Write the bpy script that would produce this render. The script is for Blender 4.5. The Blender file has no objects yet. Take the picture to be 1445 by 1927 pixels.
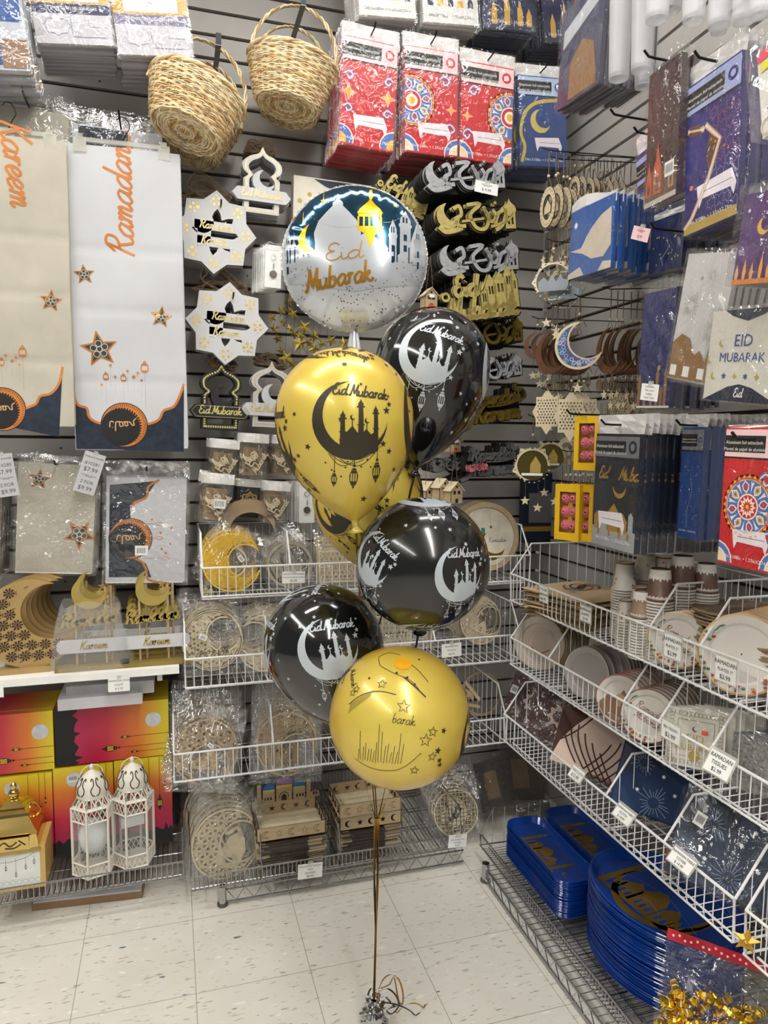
import bpy, math, random
from math import sin, cos, pi, radians, atan2, hypot, sqrt
from mathutils import Vector, Matrix
from mathutils.geometry import tessellate_polygon
random.seed(7)
SC = bpy.context.scene
COL = SC.collection
# ------------------------------------------------------------ camera, world, exposure
PW, PH, FPX = 1445.0, 1927.0, 1343.788
YAW, PITCH, ROLL, CAMH = 0.29143, 0.09293, 0.00831, 1.43975
_fw = Vector((sin(YAW)*cos(PITCH), cos(YAW)*cos(PITCH), -sin(PITCH)))
_r0 = Vector((cos(YAW), -sin(YAW), 0)); _u0 = _r0.cross(_fw)
_rt = _r0*cos(ROLL) + _u0*sin(ROLL); _up = _u0*cos(ROLL) - _r0*sin(ROLL)
CAMP = Vector((0, 0, CAMH))
cam_d = bpy.data.cameras.new('camera'); cam = bpy.data.objects.new('camera', cam_d); COL.objects.link(cam)
cam_d.sensor_fit = 'HORIZONTAL'; cam_d.sensor_width = 36.0; cam_d.lens = 36.0*FPX/PW; cam_d.clip_start = 0.02
cam.matrix_world = Matrix(((_rt.x, _up.x, -_fw.x, 0), (_rt.y, _up.y, -_fw.y, 0), (_rt.z, _up.z, -_fw.z, CAMH), (0, 0, 0, 1)))
SC.camera = cam
w = bpy.data.worlds.new('world'); SC.world = w; w.use_nodes = True
bg = w.node_tree.nodes['Background']; bg.inputs[0].default_value = (0.93, 0.96, 1.0, 1); bg.inputs[1].default_value = 0.15
SC.view_settings.view_transform = 'Standard'; SC.view_settings.look = 'None'; SC.view_settings.gamma = 1.0
SC.view_settings.exposure = -0.02; SC.view_settings.use_curve_mapping = False
SC.cycles.transparent_max_bounces = 24; SC.cycles.max_bounces = 7
LAMPS = ((0.2, 1.55, 1.15, 0.09, 0), (0.45, -1.7, 0.12, 2.4, 0), (-2.1, 0.0, 0.12, 2.6, 0))   # ceiling light x, y, half size x/y
LAMP_POWER = (22.0, 29.0, 25.0)
BACK, RIGHT, CEIL = 2.66, 1.47, 3.35

# ------------------------------------------------------------ pixel -> place on a real plane
def ray(px, py): return _fw + _rt*((px-PW/2)/FPX) - _up*((py-PH/2)/FPX)
def on(px, py, ax, v):
    d = ray(px, py); t = (v - CAMP[ax])/d[ax]; return CAMP + d*t
def B(px, py, off=0.0): return on(px, py, 1, BACK-off)
def RW(px, py, off=0.0): return on(px, py, 0, RIGHT-off)
def ZP(px, py, z=0.0): return on(px, py, 2, z)

# ------------------------------------------------------------ materials
_mc = {}
def srgb(h):
    if isinstance(h, str):
        h = h.lstrip('#'); c = [int(h[i:i+2], 16)/255 for i in (0, 2, 4)]
    else: c = list(h)
    return tuple((x/12.92 if x <= .04045 else ((x+.055)/1.055)**2.4) for x in c)
def mat(name, col, rough=.5, metal=0., bump=0., bscale=60., var=0.08, vscale=12., coat=0., alpha=None, emit=None, trans=0., stretch=None, spec=None, aniso=0.):
    if name in _mc: return _mc[name]
    m = bpy.data.materials.new(name); m.use_nodes = True; nt = m.node_tree; b = nt.nodes['Principled BSDF']
    c = srgb(col); tc = nt.nodes.new('ShaderNodeTexCoord')
    nz = nt.nodes.new('ShaderNodeTexNoise'); nz.inputs['Scale'].default_value = vscale; nz.inputs['Detail'].default_value = 3
    mp = nt.nodes.new('ShaderNodeMapping'); nt.links.new(tc.outputs['Object'], mp.inputs[0]); nt.links.new(mp.outputs[0], nz.inputs['Vector'])
    if stretch: mp.inputs['Scale'].default_value = stretch
    rp = nt.nodes.new('ShaderNodeValToRGB'); e = rp.color_ramp.elements
    e[0].position = .3; e[1].position = .7
    e[0].color = (*[x*(1-var) for x in c], 1); e[1].color = (*[min(1, x*(1+var)) for x in c], 1)
    nt.links.new(nz.outputs['Fac'], rp.inputs[0]); nt.links.new(rp.outputs[0], b.inputs['Base Color'])
    b.inputs['Roughness'].default_value = rough; b.inputs['Metallic'].default_value = metal
    if coat: b.inputs['Coat Weight'].default_value = coat; b.inputs['Coat Roughness'].default_value = .08
    if trans: b.inputs['Transmission Weight'].default_value = trans
    if spec is not None: b.inputs['Specular IOR Level'].default_value = spec
    if alpha is not None: b.inputs['Alpha'].default_value = alpha
    if emit: b.inputs['Emission Color'].default_value = (*c, 1); b.inputs['Emission Strength'].default_value = emit
    if bump:
        n2 = nt.nodes.new('ShaderNodeTexNoise'); n2.inputs['Scale'].default_value = bscale; n2.inputs['Detail'].default_value = 4
        nt.links.new(mp.outputs[0], n2.inputs['Vector'])
        bp = nt.nodes.new('ShaderNodeBump'); bp.inputs['Strength'].default_value = bump; bp.inputs['Distance'].default_value = .01
        nt.links.new(n2.outputs['Fac'], bp.inputs['Height']); nt.links.new(bp.outputs[0], b.inputs['Normal'])
    _mc[name] = m; return m
def film(name, amount=.02, rough=.09, bump=.7, bscale=16., tint=(1, 1, 1), haze=.006):
    """clear crinkled plastic film: see-through, with glossy creases and a little milkiness"""
    if name in _mc: return _mc[name]
    m = bpy.data.materials.new(name); m.use_nodes = True; nt = m.node_tree; nt.nodes.clear()
    o = nt.nodes.new('ShaderNodeOutputMaterial'); t = nt.nodes.new('ShaderNodeBsdfTransparent'); g = nt.nodes.new('ShaderNodeBsdfGlossy'); d = nt.nodes.new('ShaderNodeBsdfDiffuse')
    t.inputs[0].default_value = (*tint, 1); g.inputs['Roughness'].default_value = rough; d.inputs[0].default_value = (.85, .85, .85, 1)
    tc = nt.nodes.new('ShaderNodeTexCoord'); n = nt.nodes.new('ShaderNodeTexNoise'); n.inputs['Scale'].default_value = bscale; n.inputs['Detail'].default_value = 3; n.inputs['Distortion'].default_value = 1.2
    nt.links.new(tc.outputs['Object'], n.inputs['Vector'])
    bp = nt.nodes.new('ShaderNodeBump'); bp.inputs['Strength'].default_value = bump; bp.inputs['Distance'].default_value = .02
    nt.links.new(n.outputs['Fac'], bp.inputs['Height']); nt.links.new(bp.outputs[0], g.inputs['Normal'])
    fr = nt.nodes.new('ShaderNodeFresnel'); fr.inputs[0].default_value = 1.4
    mn = nt.nodes.new('ShaderNodeMath'); mn.operation = 'MINIMUM'; mn.inputs[1].default_value = .07; nt.links.new(fr.outputs[0], mn.inputs[0])
    ad = nt.nodes.new('ShaderNodeMath'); ad.operation = 'ADD'; ad.inputs[1].default_value = amount; nt.links.new(mn.outputs[0], ad.inputs[0])
    m1 = nt.nodes.new('ShaderNodeMixShader'); nt.links.new(ad.outputs[0], m1.inputs[0]); nt.links.new(t.outputs[0], m1.inputs[1]); nt.links.new(g.outputs[0], m1.inputs[2])
    m2 = nt.nodes.new('ShaderNodeMixShader'); m2.inputs[0].default_value = haze; nt.links.new(m1.outputs[0], m2.inputs[1]); nt.links.new(d.outputs[0], m2.inputs[2])
    nt.links.new(m2.outputs[0], o.inputs[0]); _mc[name] = m; return m
def C(h, rough=.55, **k): return mat('colour_%s_%d' % (h, rough*100), h, rough, **k)
WHITE = mat('white_paper', '#e9e9e6', .6); BLACK = mat('black_ink', '#0d0d0e', .5, var=0); GREYINK = C('#55565a')
WIRE = mat('white_coated_wire', '#dedede', .35, var=.04); CHROME = mat('chrome_wire', '#b9b9b8', .22, metal=1., var=.05)
HOOK = mat('black_hook_wire', '#1b1b1c', .35, metal=.6)
GOLD = mat('gold_foil', '#d9ae3c', .25, metal=1., var=.15); GOLDP = mat('gold_paint', '#c9ac5e', .38, metal=.55)
WOOD = mat('plywood', '#b39d7b', .6, var=.14, vscale=30, stretch=(1, 1, 6)); WOODL = mat('light_plywood', '#cbbd9e', .6, var=.1, vscale=30); WOODD = mat('dim_wood', '#8d7758', .65, var=.15)
BURNT = mat('burnt_wood_edge', '#3b2517', .7)
NAVY = mat('navy_print', '#14213d', .45, var=.2); BLUE = mat('blue_print', '#1d4f93', .4, var=.12); RED = mat('red_foil_print', '#c8202a', .3, var=.12, coat=.3)
CREAM = mat('cream_print', '#e6dfcf', .6); FILM = film('clear_film'); FILMH = film('clear_film_heavy', .07, .10, 1., 13., haze=.01); FILME = mat('film_edge', '#a9a9ab', .3, var=.3, vscale=60)

# ------------------------------------------------------------ 2D art
def catmull(p, n=5, closed=False):
    if len(p) < 3: return list(p)
    o = []; N = len(p); rng = range(N if closed else N-1)
    for i in rng:
        a = p[(i-1) % N] if (closed or i > 0) else p[0]; b = p[i]; c = p[(i+1) % N]
        d = p[(i+2) % N] if (closed or i < N-2) else p[-1]
        for k in range(n):
            t = k/n
            o.append(tuple(.5*((2*b[j]) + (c[j]-a[j])*t + (2*a[j]-5*b[j]+4*c[j]-d[j])*t*t + (3*b[j]-a[j]-3*c[j]+d[j])*t**3) for j in range(len(b))))
    if not closed: o.append(tuple(p[-1]))
    return o
def circ(cx, cz, r, n=20, rz=None, a0=0): return [(cx+r*cos(a0+2*pi*i/n), cz+(rz or r)*sin(a0+2*pi*i/n)) for i in range(n)]
def starpts(cx, cz, r, k=5, q=.42, a=0): return [(cx+(r if i % 2 == 0 else r*q)*sin(a+pi*i/k), cz+(r if i % 2 == 0 else r*q)*cos(a+pi*i/k)) for i in range(2*k)]
def rect(x0, z0, x1, z1): return [(x0, z0), (x1, z0), (x1, z1), (x0, z1)]
def crescent(cx, cz, r, ox, oz, r2, n=26):
    d = hypot(ox, oz); a = atan2(oz, ox); x = (r*r-r2*r2+d*d)/(2*d); h = sqrt(max(0, r*r-x*x)); al = atan2(h, x); be = atan2(h, x-d)
    o = [(cx+r*cos(a+al+(2*pi-2*al)*i/n), cz+r*sin(a+al+(2*pi-2*al)*i/n)) for i in range(n+1)]
    o += [(cx+ox+r2*cos(a-be-(2*pi-2*be)*i/n), cz+oz+r2*sin(a-be-(2*pi-2*be)*i/n)) for i in range(1, n)]
    return o
GL = {
 'a': (1.15, [[(.85,.9),(.5,1.),(.1,.6),(.15,.1),(.45,0),(.8,.4),(.9,.95)], [(.9,.95),(.85,.3),(1.,0),(1.25,.25)]]),
 'd': (1.15, [[(.85,.9),(.5,1.),(.1,.6),(.15,.1),(.45,0),(.8,.4),(.9,.95)], [(1.05,2.1),(.92,1.),(.88,.3),(1.,0),(1.25,.25)]]),
 'm': (1.4, [[(0,.8),(.15,1.),(.2,.6),(.15,0)], [(.18,.5),(.45,1),(.62,.8),(.58,0)], [(.6,.5),(.87,1),(1.04,.8),(1.,.2),(1.14,0),(1.4,.25)]]),
 'n': (1.0, [[(0,.8),(.15,1.),(.2,.6),(.15,0)], [(.18,.5),(.45,1),(.65,.8),(.62,.2),(.76,0),(1.02,.25)]]),
 'r': (.75, [[(0,.7),(.2,1.05),(.2,.5),(.18,0)], [(.2,.5),(.4,.95),(.68,.95)]]),
 'e': (.9, [[(0,.4),(.45,.45),(.7,.75),(.5,1.),(.15,.75),(.1,.3),(.4,0),(.92,.3)]]),
 'u': (1.05, [[(0,.95),(.05,.3),(.3,0),(.65,.3),(.75,.95)], [(.75,.95),(.72,.3),(.88,0),(1.12,.25)]]),
 'b': (.95, [[(.15,2.1),(.05,1.),(.1,.2),(.4,0),(.75,.35),(.65,.85),(.3,.9),(.1,.6)]]),
 'k': (1.0, [[(.15,2.1),(.07,1),(.05,0)], [(.08,.4),(.5,1.),(.55,.75),(.12,.5)], [(.15,.5),(.5,.1),(.8,.02),(1.02,.3)]]),
 'i': (.45, [[(0,.9),(.05,.3),(.2,0),(.48,.25)], [(.06,1.4),(.1,1.46)]]),
 'R': (1.3, [[(.25,1.9),(.15,1.),(0,-.1)], [(-.15,1.4),(.3,2.05),(.9,1.95),(.95,1.4),(.6,1.1),(.2,1.05)], [(.45,1.05),(.7,.5),(1.,0),(1.35,.2)]]),
 'K': (1.2, [[(.2,2.1),(.12,1),(0,-.1)], [(1.1,2.1),(.6,1.4),(.15,1.)], [(.35,1.15),(.6,.6),(.9,0),(1.25,.2)]]),
 'M': (1.5, [[(-.2,.2),(0,.0),(.2,1),(.35,2.1)], [(.35,2.1),(.5,1.),(.68,.3)], [(.68,.3),(.95,1.2),(1.2,2.1)], [(1.2,2.1),(1.15,1),(1.22,.1),(1.5,.15)]]),
 'E': (1.1, [[(.95,1.75),(.6,2.1),(.2,1.8),(.2,1.3),(.6,1.1)], [(.6,1.1),(.1,.9),(0,.4),(.3,0),(.75,.05),(1.1,.45)]]),
 ' ': (.6, [])}
_tc = {}
def text_tris(s, bold=False):
    k = s
    if k in _tc: return _tc[k]
    cu = bpy.data.curves.new('t', 'FONT'); cu.body = s; cu.size = 1.0; cu.resolution_u = 2; cu.align_x = 'CENTER'; cu.align_y = 'CENTER'
    ob = bpy.data.objects.new('t', cu); me = bpy.data.meshes.new_from_object(ob)
    me.calc_loop_triangles()
    vs = [(v.co.x, v.co.y) for v in me.vertices]; tr = [tuple(t.vertices) for t in me.loop_triangles]
    bpy.data.objects.remove(ob); bpy.data.curves.remove(cu); bpy.data.meshes.remove(me)
    _tc[k] = (vs, tr); return _tc[k]
class Art:
    """flat drawing: triangles in (x, z) with a material and a layer number"""
    def __init__(s): s.t = []; s.loops = []; s.L = 0
    def poly(s, *loops, m=None, l=None):
        l = s.L if l is None else l
        loops = [list(q) for q in loops]; s.loops.append((loops, m, l))
        fl = [p for q in loops for p in q]
        for tr in tessellate_polygon([[Vector((p[0], p[1], 0)) for p in q] for q in loops]):
            a, b, c = [fl[i] for i in tr]
            if (b[0]-a[0])*(c[1]-a[1])-(b[1]-a[1])*(c[0]-a[0]) < 0: b, c = c, b
            s.t.append((a, b, c, m, l))
        return s
    def tri(s, a, b, c, m, l):
        if (b[0]-a[0])*(c[1]-a[1])-(b[1]-a[1])*(c[0]-a[0]) < 0: b, c = c, b
        s.t.append((a, b, c, m, l))
    def stroke(s, p, w, m=None, l=None, smooth=0, closed=False, taper=False):
        l = s.L if l is None else l
        if smooth: p = catmull(p, smooth, closed)
        p = list(p)
        if closed: p = p+[p[0]]
        L = []; R = []; n = len(p)
        for i in range(n):
            a = p[max(0, i-1)]; b = p[min(n-1, i+1)]
            if closed and i in (0, n-1): a = p[-2]; b = p[1]
            dx, dz = b[0]-a[0], b[1]-a[1]; q = hypot(dx, dz) or 1; ww = w*(.35+.65*sin(pi*i/(n-1))) if taper else w
            L.append((p[i][0]-dz/q*ww/2, p[i][1]+dx/q*ww/2)); R.append((p[i][0]+dz/q*ww/2, p[i][1]-dx/q*ww/2))
        for i in range(n-1): s.tri(L[i], R[i], R[i+1], m, l); s.tri(L[i], R[i+1], L[i+1], m, l)
        s.loops.append(([L+R[::-1]], m, l)) if not closed else None
        return s
    def text(s, st, x, z, size, m=None, l=None, rot=0., sx=1.):
        l = s.L+1 if l is None else l
        vs, tr = text_tris(st); c, d = cos(rot), sin(rot)
        P = [(x+(a*sx*c-b*d)*size, z+(a*sx*d+b*c)*size) for a, b in vs]
        for t in tr: s.tri(P[t[0]], P[t[1]], P[t[2]], m, l)
        return s
    def script(s, st, x, z, h, m=None, w=.22, l=None, rot=0., slant=.15, curve=0., sp=1., n=4):
        """handwriting: h is the x-height; x, z the middle of the word's baseline"""
        l = s.L+1 if l is None else l
        tot = sum(GL[c][0] for c in st)*sp; cx = -tot/2
        for ch in st:
            adv, S = GL[ch]
            for q in S:
                p = [(cx+a*sp+b*slant, b) for a, b in q]
                p = catmull(p, n)
                p = [(a*h, (b + curve*(a*a-tot*tot/4)/tot)*h) for a, b in p]
                s.stroke([(x+a*cos(rot)-b*sin(rot), z+a*sin(rot)+b*cos(rot)) for a, b in p], w*h, m, l)
            cx += adv*sp
        return s
    def add(s, o, sc=1., rot=0., dx=0., dz=0., m=None, dl=0, sx=1.):
        c, d = cos(rot), sin(rot); f = lambda p: (dx+(p[0]*sx*c-p[1]*d)*sc, dz+(p[0]*sx*d+p[1]*c)*sc)
        for a, b, cc, mm, l in o.t: s.tri(f(a), f(b), f(cc), m or mm, l+dl)
        for lp, mm, l in o.loops: s.loops.append(([[f(p) for p in q] for q in lp], m or mm, l+dl))
        return s
    def clip(s, fn):
        s.t = [t for t in s.t if fn((t[0][0]+t[1][0]+t[2][0])/3, (t[0][1]+t[1][1]+t[2][1])/3)]; return s

# ------------------------------------------------------------ mesh builder
class MB:
    def __init__(s): s.v = []; s.f = []; s.m = []; s.T = None
    def _add(s, vs, fs, m):
        o = len(s.v)
        if s.T is not None: vs = [tuple(s.T @ Vector(p)) for p in vs]
        s.v += [tuple(p) for p in vs]; s.f += [tuple(o+i for i in f) for f in fs]; s.m += [m]*len(fs); return s
    def box(s, x0, x1, y0, y1, z0, z1, m):
        return s._add([(x0,y0,z0),(x1,y0,z0),(x1,y1,z0),(x0,y1,z0),(x0,y0,z1),(x1,y0,z1),(x1,y1,z1),(x0,y1,z1)],
                      [(0,3,2,1),(4,5,6,7),(0,1,5,4),(1,2,6,5),(2,3,7,6),(3,0,4,7)], m)
    def quad(s, a, b, c, d, m): return s._add([a, b, c, d], [(0, 1, 2, 3)], m)
    def tube(s, pts, r, m, n=6, closed=False, cap=True):
        pts = [Vector(p) for p in pts]; N = len(pts); vs = []; prev = None
        for i, p in enumerate(pts):
            if closed: d = pts[(i+1) % N]-pts[i-1]
            else: d = pts[min(N-1, i+1)]-pts[max(0, i-1)]
            if d.length < 1e-9: d = Vector((0, 0, 1))
            d.normalize()
            if prev is None:
                a = Vector((0, 0, 1)) if abs(d.z) < .9 else Vector((1, 0, 0)); u = d.cross(a).normalized()
            else:
                u = prev-d*prev.dot(d); u = u.normalized() if u.length > 1e-6 else d.orthogonal().normalized()
            prev = u; w = d.cross(u); rr = r(i/(N-1)) if callable(r) else r
            vs += [p+(u*cos(2*pi*k/n)+w*sin(2*pi*k/n))*rr for k in range(n)]
        fs = []
        for i in range(N if closed else N-1):
            j = (i+1) % N
            for k in range(n): fs.append((i*n+k, i*n+(k+1) % n, j*n+(k+1) % n, j*n+k))
        if cap and not closed: fs += [tuple(range(n))[::-1], tuple((N-1)*n+k for k in range(n))]
        return s._add(vs, fs, m)
    def lathe(s, prof, m, n=24, c=(0, 0, 0), ax='z', cap=False):
        vs = []; fs = []
        for r, z in prof:
            for k in range(n):
                a = 2*pi*k/n; p = (r*cos(a), r*sin(a), z)
                if ax == 'y': p = (p[0], -p[2], p[1])
                vs.append((c[0]+p[0], c[1]+p[1], c[2]+p[2]))
        for i in range(len(prof)-1):
            for k in range(n): fs.append((i*n+k, i*n+(k+1) % n, (i+1)*n+(k+1) % n, (i+1)*n+k))
        if cap: fs += [tuple(range(n))[::-1], tuple((len(prof)-1)*n+k for k in range(n))]
        return s._add(vs, fs, m)
    def sheet(s, fn, nu, nv, m, u0=0, u1=1, v0=0, v1=1, closed=False):
        vs = [fn(u0+(u1-u0)*i/nu, v0+(v1-v0)*j/nv) for j in range(nv+1) for i in range(nu+1)]
        return s._add(vs, [(j*(nu+1)+i, j*(nu+1)+i+1, (j+1)*(nu+1)+i+1, (j+1)*(nu+1)+i) for j in range(nv) for i in range(nu)], m)
    def art(s, a, fn=None, edge=None, eps=.0004):
        fn = fn or (lambda x, z, l: (x, -l*eps, z))
        idx = {}; vs = []; byf = {}
        def V(p, l):
            k = (round(p[0], 6), round(p[1], 6), l)
            if k not in idx: idx[k] = len(vs); vs.append(fn(p[0], p[1], l))
            return idx[k]
        st = list(a.t)
        while st:
            A, B_, C_, m, l = st.pop()
            if edge:
                e = [(hypot(A[0]-B_[0], A[1]-B_[1]), 0), (hypot(C_[0]-B_[0], C_[1]-B_[1]), 1), (hypot(A[0]-C_[0], A[1]-C_[1]), 2)]
                q = max(e)
                if q[0] > edge:
                    if q[1] == 0: M_ = ((A[0]+B_[0])/2, (A[1]+B_[1])/2); st += [(A, M_, C_, m, l), (M_, B_, C_, m, l)]
                    elif q[1] == 1: M_ = ((C_[0]+B_[0])/2, (C_[1]+B_[1])/2); st += [(A, B_, M_, m, l), (A, M_, C_, m, l)]
                    else: M_ = ((A[0]+C_[0])/2, (A[1]+C_[1])/2); st += [(A, B_, M_, m, l), (M_, B_, C_, m, l)]
                    continue
            t = (V(A, l), V(B_, l), V(C_, l))
            if len(set(t)) == 3: byf.setdefault(m, []).append(t)
        o = len(s.v)
        if s.T is not None: vs = [tuple(s.T @ Vector(p)) for p in vs]
        s.v += [tuple(p) for p in vs]
        for m, fs in byf.items(): s.f += [tuple(o+i for i in f) for f in fs]; s.m += [m]*len(fs)
        return s
    def plate(s, a, t, me=None, y=0.):
        """cut-out board: the art's triangles front and back plus edges round every loop"""
        for A, B_, C_, m, l in a.t:
            s._add([(A[0], y, A[1]), (B_[0], y, B_[1]), (C_[0], y, C_[1])], [(0, 1, 2)], m)
        for lp, m, l in a.loops:
            for q in lp:
                n = len(q)
                s._add([(p[0], y, p[1]) for p in q]+[(p[0], y+t, p[1]) for p in q], [(i, (i+1) % n, n+(i+1) % n, n+i) for i in range(n)], me or m)
        return s
    def build(s, name, parent=None, loc=None, rot=None, smooth=False, T=None):
        me = bpy.data.meshes.new(name); me.from_pydata(s.v, [], s.f)
        ms = []
        for m in s.m:
            if m not in ms: ms.append(m)
        for m in ms: me.materials.append(m or WHITE)
        ix = {m: i for i, m in enumerate(ms)}
        me.polygons.foreach_set('material_index', [ix[m] for m in s.m])
        if smooth: me.polygons.foreach_set('use_smooth', [True]*len(s.f))
        me.update()
        if smooth == 'auto':
            try: me.set_sharp_from_angle(angle=radians(40))
            except Exception: pass
        o = bpy.data.objects.new(name, me); COL.objects.link(o)
        if parent is not None: o.parent = parent
        if loc is not None: o.location = loc
        if rot is not None: o.rotation_euler = rot
        return o
def tag(o, label=None, cat=None, group=None, kind=None):
    if label: o['label'] = label
    if cat: o['category'] = cat
    if group: o['group'] = group
    if kind: o['kind'] = kind
    return o
def empty(name, loc=(0, 0, 0), rot=(0, 0, 0), label=None, cat=None, group=None):
    o = bpy.data.objects.new(name, None); o.empty_display_size = .02; COL.objects.link(o); o.location = loc; o.rotation_euler = rot
    return tag(o, label, cat, group)
def dup(o, loc=None, rot=None, label=None, group=None, _p=None):
    c = o.copy(); COL.objects.link(c)
    if _p is not None: c.parent = _p
    if loc is not None: c.location = loc
    if rot is not None: c.rotation_euler = rot
    if label: c['label'] = label
    if group: c['group'] = group
    for ch in KIDS.get(o.name, ()): dup(ch, _p=c)
    return c
KIDS = {}
def kids(o):
    KIDS[o.name] = [x for x in COL.objects if x.parent == o]
    for k in KIDS[o.name]: kids(k)
def fit(tl, tr, bl, off, wall='b'):
    """a flat thing's place from three corners seen on a plane in front of a wall -> (location of top middle, roll, width, height)"""
    F = B if wall == 'b' else RW
    a, b, c = F(*tl, off), F(*tr, off), F(*bl, off)
    ux = (b-a); wd = ux.length; ht = (c-a).length
    h = Vector((1, 0, 0)) if wall == 'b' else Vector((0, -1, 0))
    ang = atan2(ux.z, ux.dot(h)); return (a+b)/2, (0, -ang, 0 if wall == 'b' else -pi/2), wd, ht
def stack(first, n, step, label, group, jit=0.0, jr=0.0, sag=0.0):
    """copies of a hanging thing on the same hook behind the first"""
    kids(first); out = []
    first['group'] = group
    for k in range(1, n+1):
        l = Vector(first.location)+Vector(step)*k+Vector((random.uniform(-jit, jit), 0, random.uniform(-jit, jit) - sag*k))
        if abs(step[0]) > abs(step[1]): l.x = first.location.x+step[0]*k; l.y = first.location.y+random.uniform(-jit, jit)
        e = first.rotation_euler
        out.append(dup(first, l, (e.x, e.y+random.uniform(-jr, jr), e.z), label, group))
    return out
# ------------------------------------------------------------ the room
def slat_material():
    m = mat('grey_slat_panel', '#a3a09b', .45, var=.07, vscale=5, bump=.03); return m
SLAT = slat_material(); GROOVE = mat('brown_groove', '#3a2620', .6)
def slatwall(name, x0, x1, z0, z1, rot, loc):
    mb = MB(); k0 = int((z0-1.535)/.0767)-1; g = .0085
    mb.box(x0, x1, .012, .05, z0, z1, GROOVE)
    z = 1.535+k0*.0767; zs = [z0]
    while z < z1:
        if z > z0: zs.append(z)
        z += .0767
    zs.append(z1)
    for a, b in zip(zs, zs[1:]):
        a2 = a+(g/2 if a > z0 else 0); b2 = b-(g/2 if b < z1 else 0)
        if b2-a2 < .004: continue
        e = .0015
        mb._add([(x0, 0, a2+e), (x1, 0, a2+e), (x1, 0, b2-e), (x0, 0, b2-e), (x0, .012, a2), (x1, .012, a2), (x1, .012, b2), (x0, .012, b2)],
                [(0, 1, 2, 3), (4, 5, 1, 0), (3, 2, 6, 7)], SLAT)
    return tag(mb.build(name, loc=loc, rot=rot), kind='structure')
wb = slatwall('wall_back', -2.2, RIGHT, 0, CEIL, (0, 0, 0), (0, BACK, 0))
wr = slatwall('wall_right', -BACK, 2.5, 0, CEIL, (0, 0, -pi/2), (RIGHT, 0, 0))
# screw holes in rows between the grooves of the back wall
mb = MB()
for i in range(30):
    for zz in (2.635, 2.04, 1.42, .96):
        if random.random() < .8: mb.lathe([(.0, .0012), (.0035, .0012)], BLACK, 8, (-1.15+i*.0795+random.uniform(-.004, .004), BACK-.0005, zz+random.uniform(-.002, .002)), ax='y')
tag(mb.build('trim_1'), kind='structure')
# floor: vinyl composition tile with thin seams and fine flecks
fm = bpy.data.materials.new('vinyl_floor_tile'); fm.use_nodes = True; nt = fm.node_tree; b = nt.nodes['Principled BSDF']
tc = nt.nodes.new('ShaderNodeTexCoord')
def fnode(t, **k):
    n = nt.nodes.new(t)
    for a, v in k.items():
        try: setattr(n, a, v)
        except Exception: n.inputs[a].default_value = v
    return n
def flecks(scale, stretch, lo, hi, rotz):
    mp = nt.nodes.new('ShaderNodeMapping'); mp.inputs['Scale'].default_value = stretch; mp.inputs['Rotation'].default_value = (0, 0, rotz)
    n = nt.nodes.new('ShaderNodeTexNoise'); n.inputs['Scale'].default_value = scale; n.inputs['Detail'].default_value = 2.5
    r = nt.nodes.new('ShaderNodeValToRGB'); r.color_ramp.elements[0].position = lo; r.color_ramp.elements[1].position = hi
    nt.links.new(tc.outputs['Object'], mp.inputs[0]); nt.links.new(mp.outputs[0], n.inputs['Vector']); nt.links.new(n.outputs['Fac'], r.inputs[0]); return r.outputs[0]
def mix(f, a, bcol):
    n = nt.nodes.new('ShaderNodeMixRGB'); nt.links.new(f, n.inputs[0])
    if isinstance(a, tuple): n.inputs[1].default_value = (*a, 1)
    else: nt.links.new(a, n.inputs[1])
    n.inputs[2].default_value = (*bcol, 1); return n.outputs[0]
base = mix(flecks(6, (1, 1, 1), .3, .75, 0), srgb('#d2cec4'), srgb('#dcd8cf'))
base = mix(flecks(42, (.55, 1.8, 1), .62, .70, -.12), base, srgb('#b0aca1'))
base = mix(flecks(60, (.45, 2.2, 1), .665, .70, .1), base, srgb('#8b8980'))
base = mix(flecks(33, (.6, 1.6, 1), .64, .72, .3), base, srgb('#e6e2d8'))
base = mix(flecks(17, (.8, 2.0, 1), .745, .76, .2), base, srgb('#5b6671'))
sep = nt.nodes.new('ShaderNodeSeparateXYZ'); nt.links.new(tc.outputs['Object'], sep.inputs[0])
def seam(sock, off):
    a = nt.nodes.new('ShaderNodeMath'); a.operation = 'ADD'; a.inputs[1].default_value = -off+30*.3048+.1524; nt.links.new(sock, a.inputs[0])
    c = nt.nodes.new('ShaderNodeMath'); c.operation = 'MODULO'; c.inputs[1].default_value = .3048; nt.links.new(a.outputs[0], c.inputs[0])
    d = nt.nodes.new('ShaderNodeMath'); d.operation = 'SUBTRACT'; d.inputs[1].default_value = .1524; nt.links.new(c.outputs[0], d.inputs[0])
    e = nt.nodes.new('ShaderNodeMath'); e.operation = 'ABSOLUTE'; nt.links.new(d.outputs[0], e.inputs[0])
    g = nt.nodes.new('ShaderNodeMath'); g.operation = 'LESS_THAN'; g.inputs[1].default_value = .0009; nt.links.new(e.outputs[0], g.inputs[0]); return g.outputs[0]
base = mix(seam(sep.outputs[0], -.2645), base, srgb('#8a857b')); base = mix(seam(sep.outputs[1], 2.122), base, srgb('#8a857b'))
nt.links.new(base, b.inputs['Base Color']); b.inputs['Roughness'].default_value = .38
mb = MB(); mb.box(-4, 3, -6, 2.8, -.05, 0, fm); tag(mb.build('floor'), kind='structure')
mb = MB(); mb.box(-4, 3, -6, 2.8, CEIL, CEIL+.05, mat('ceiling_tile', '#d9d7d0', .8)); tag(mb.build('ceiling'), kind='structure')
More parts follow.
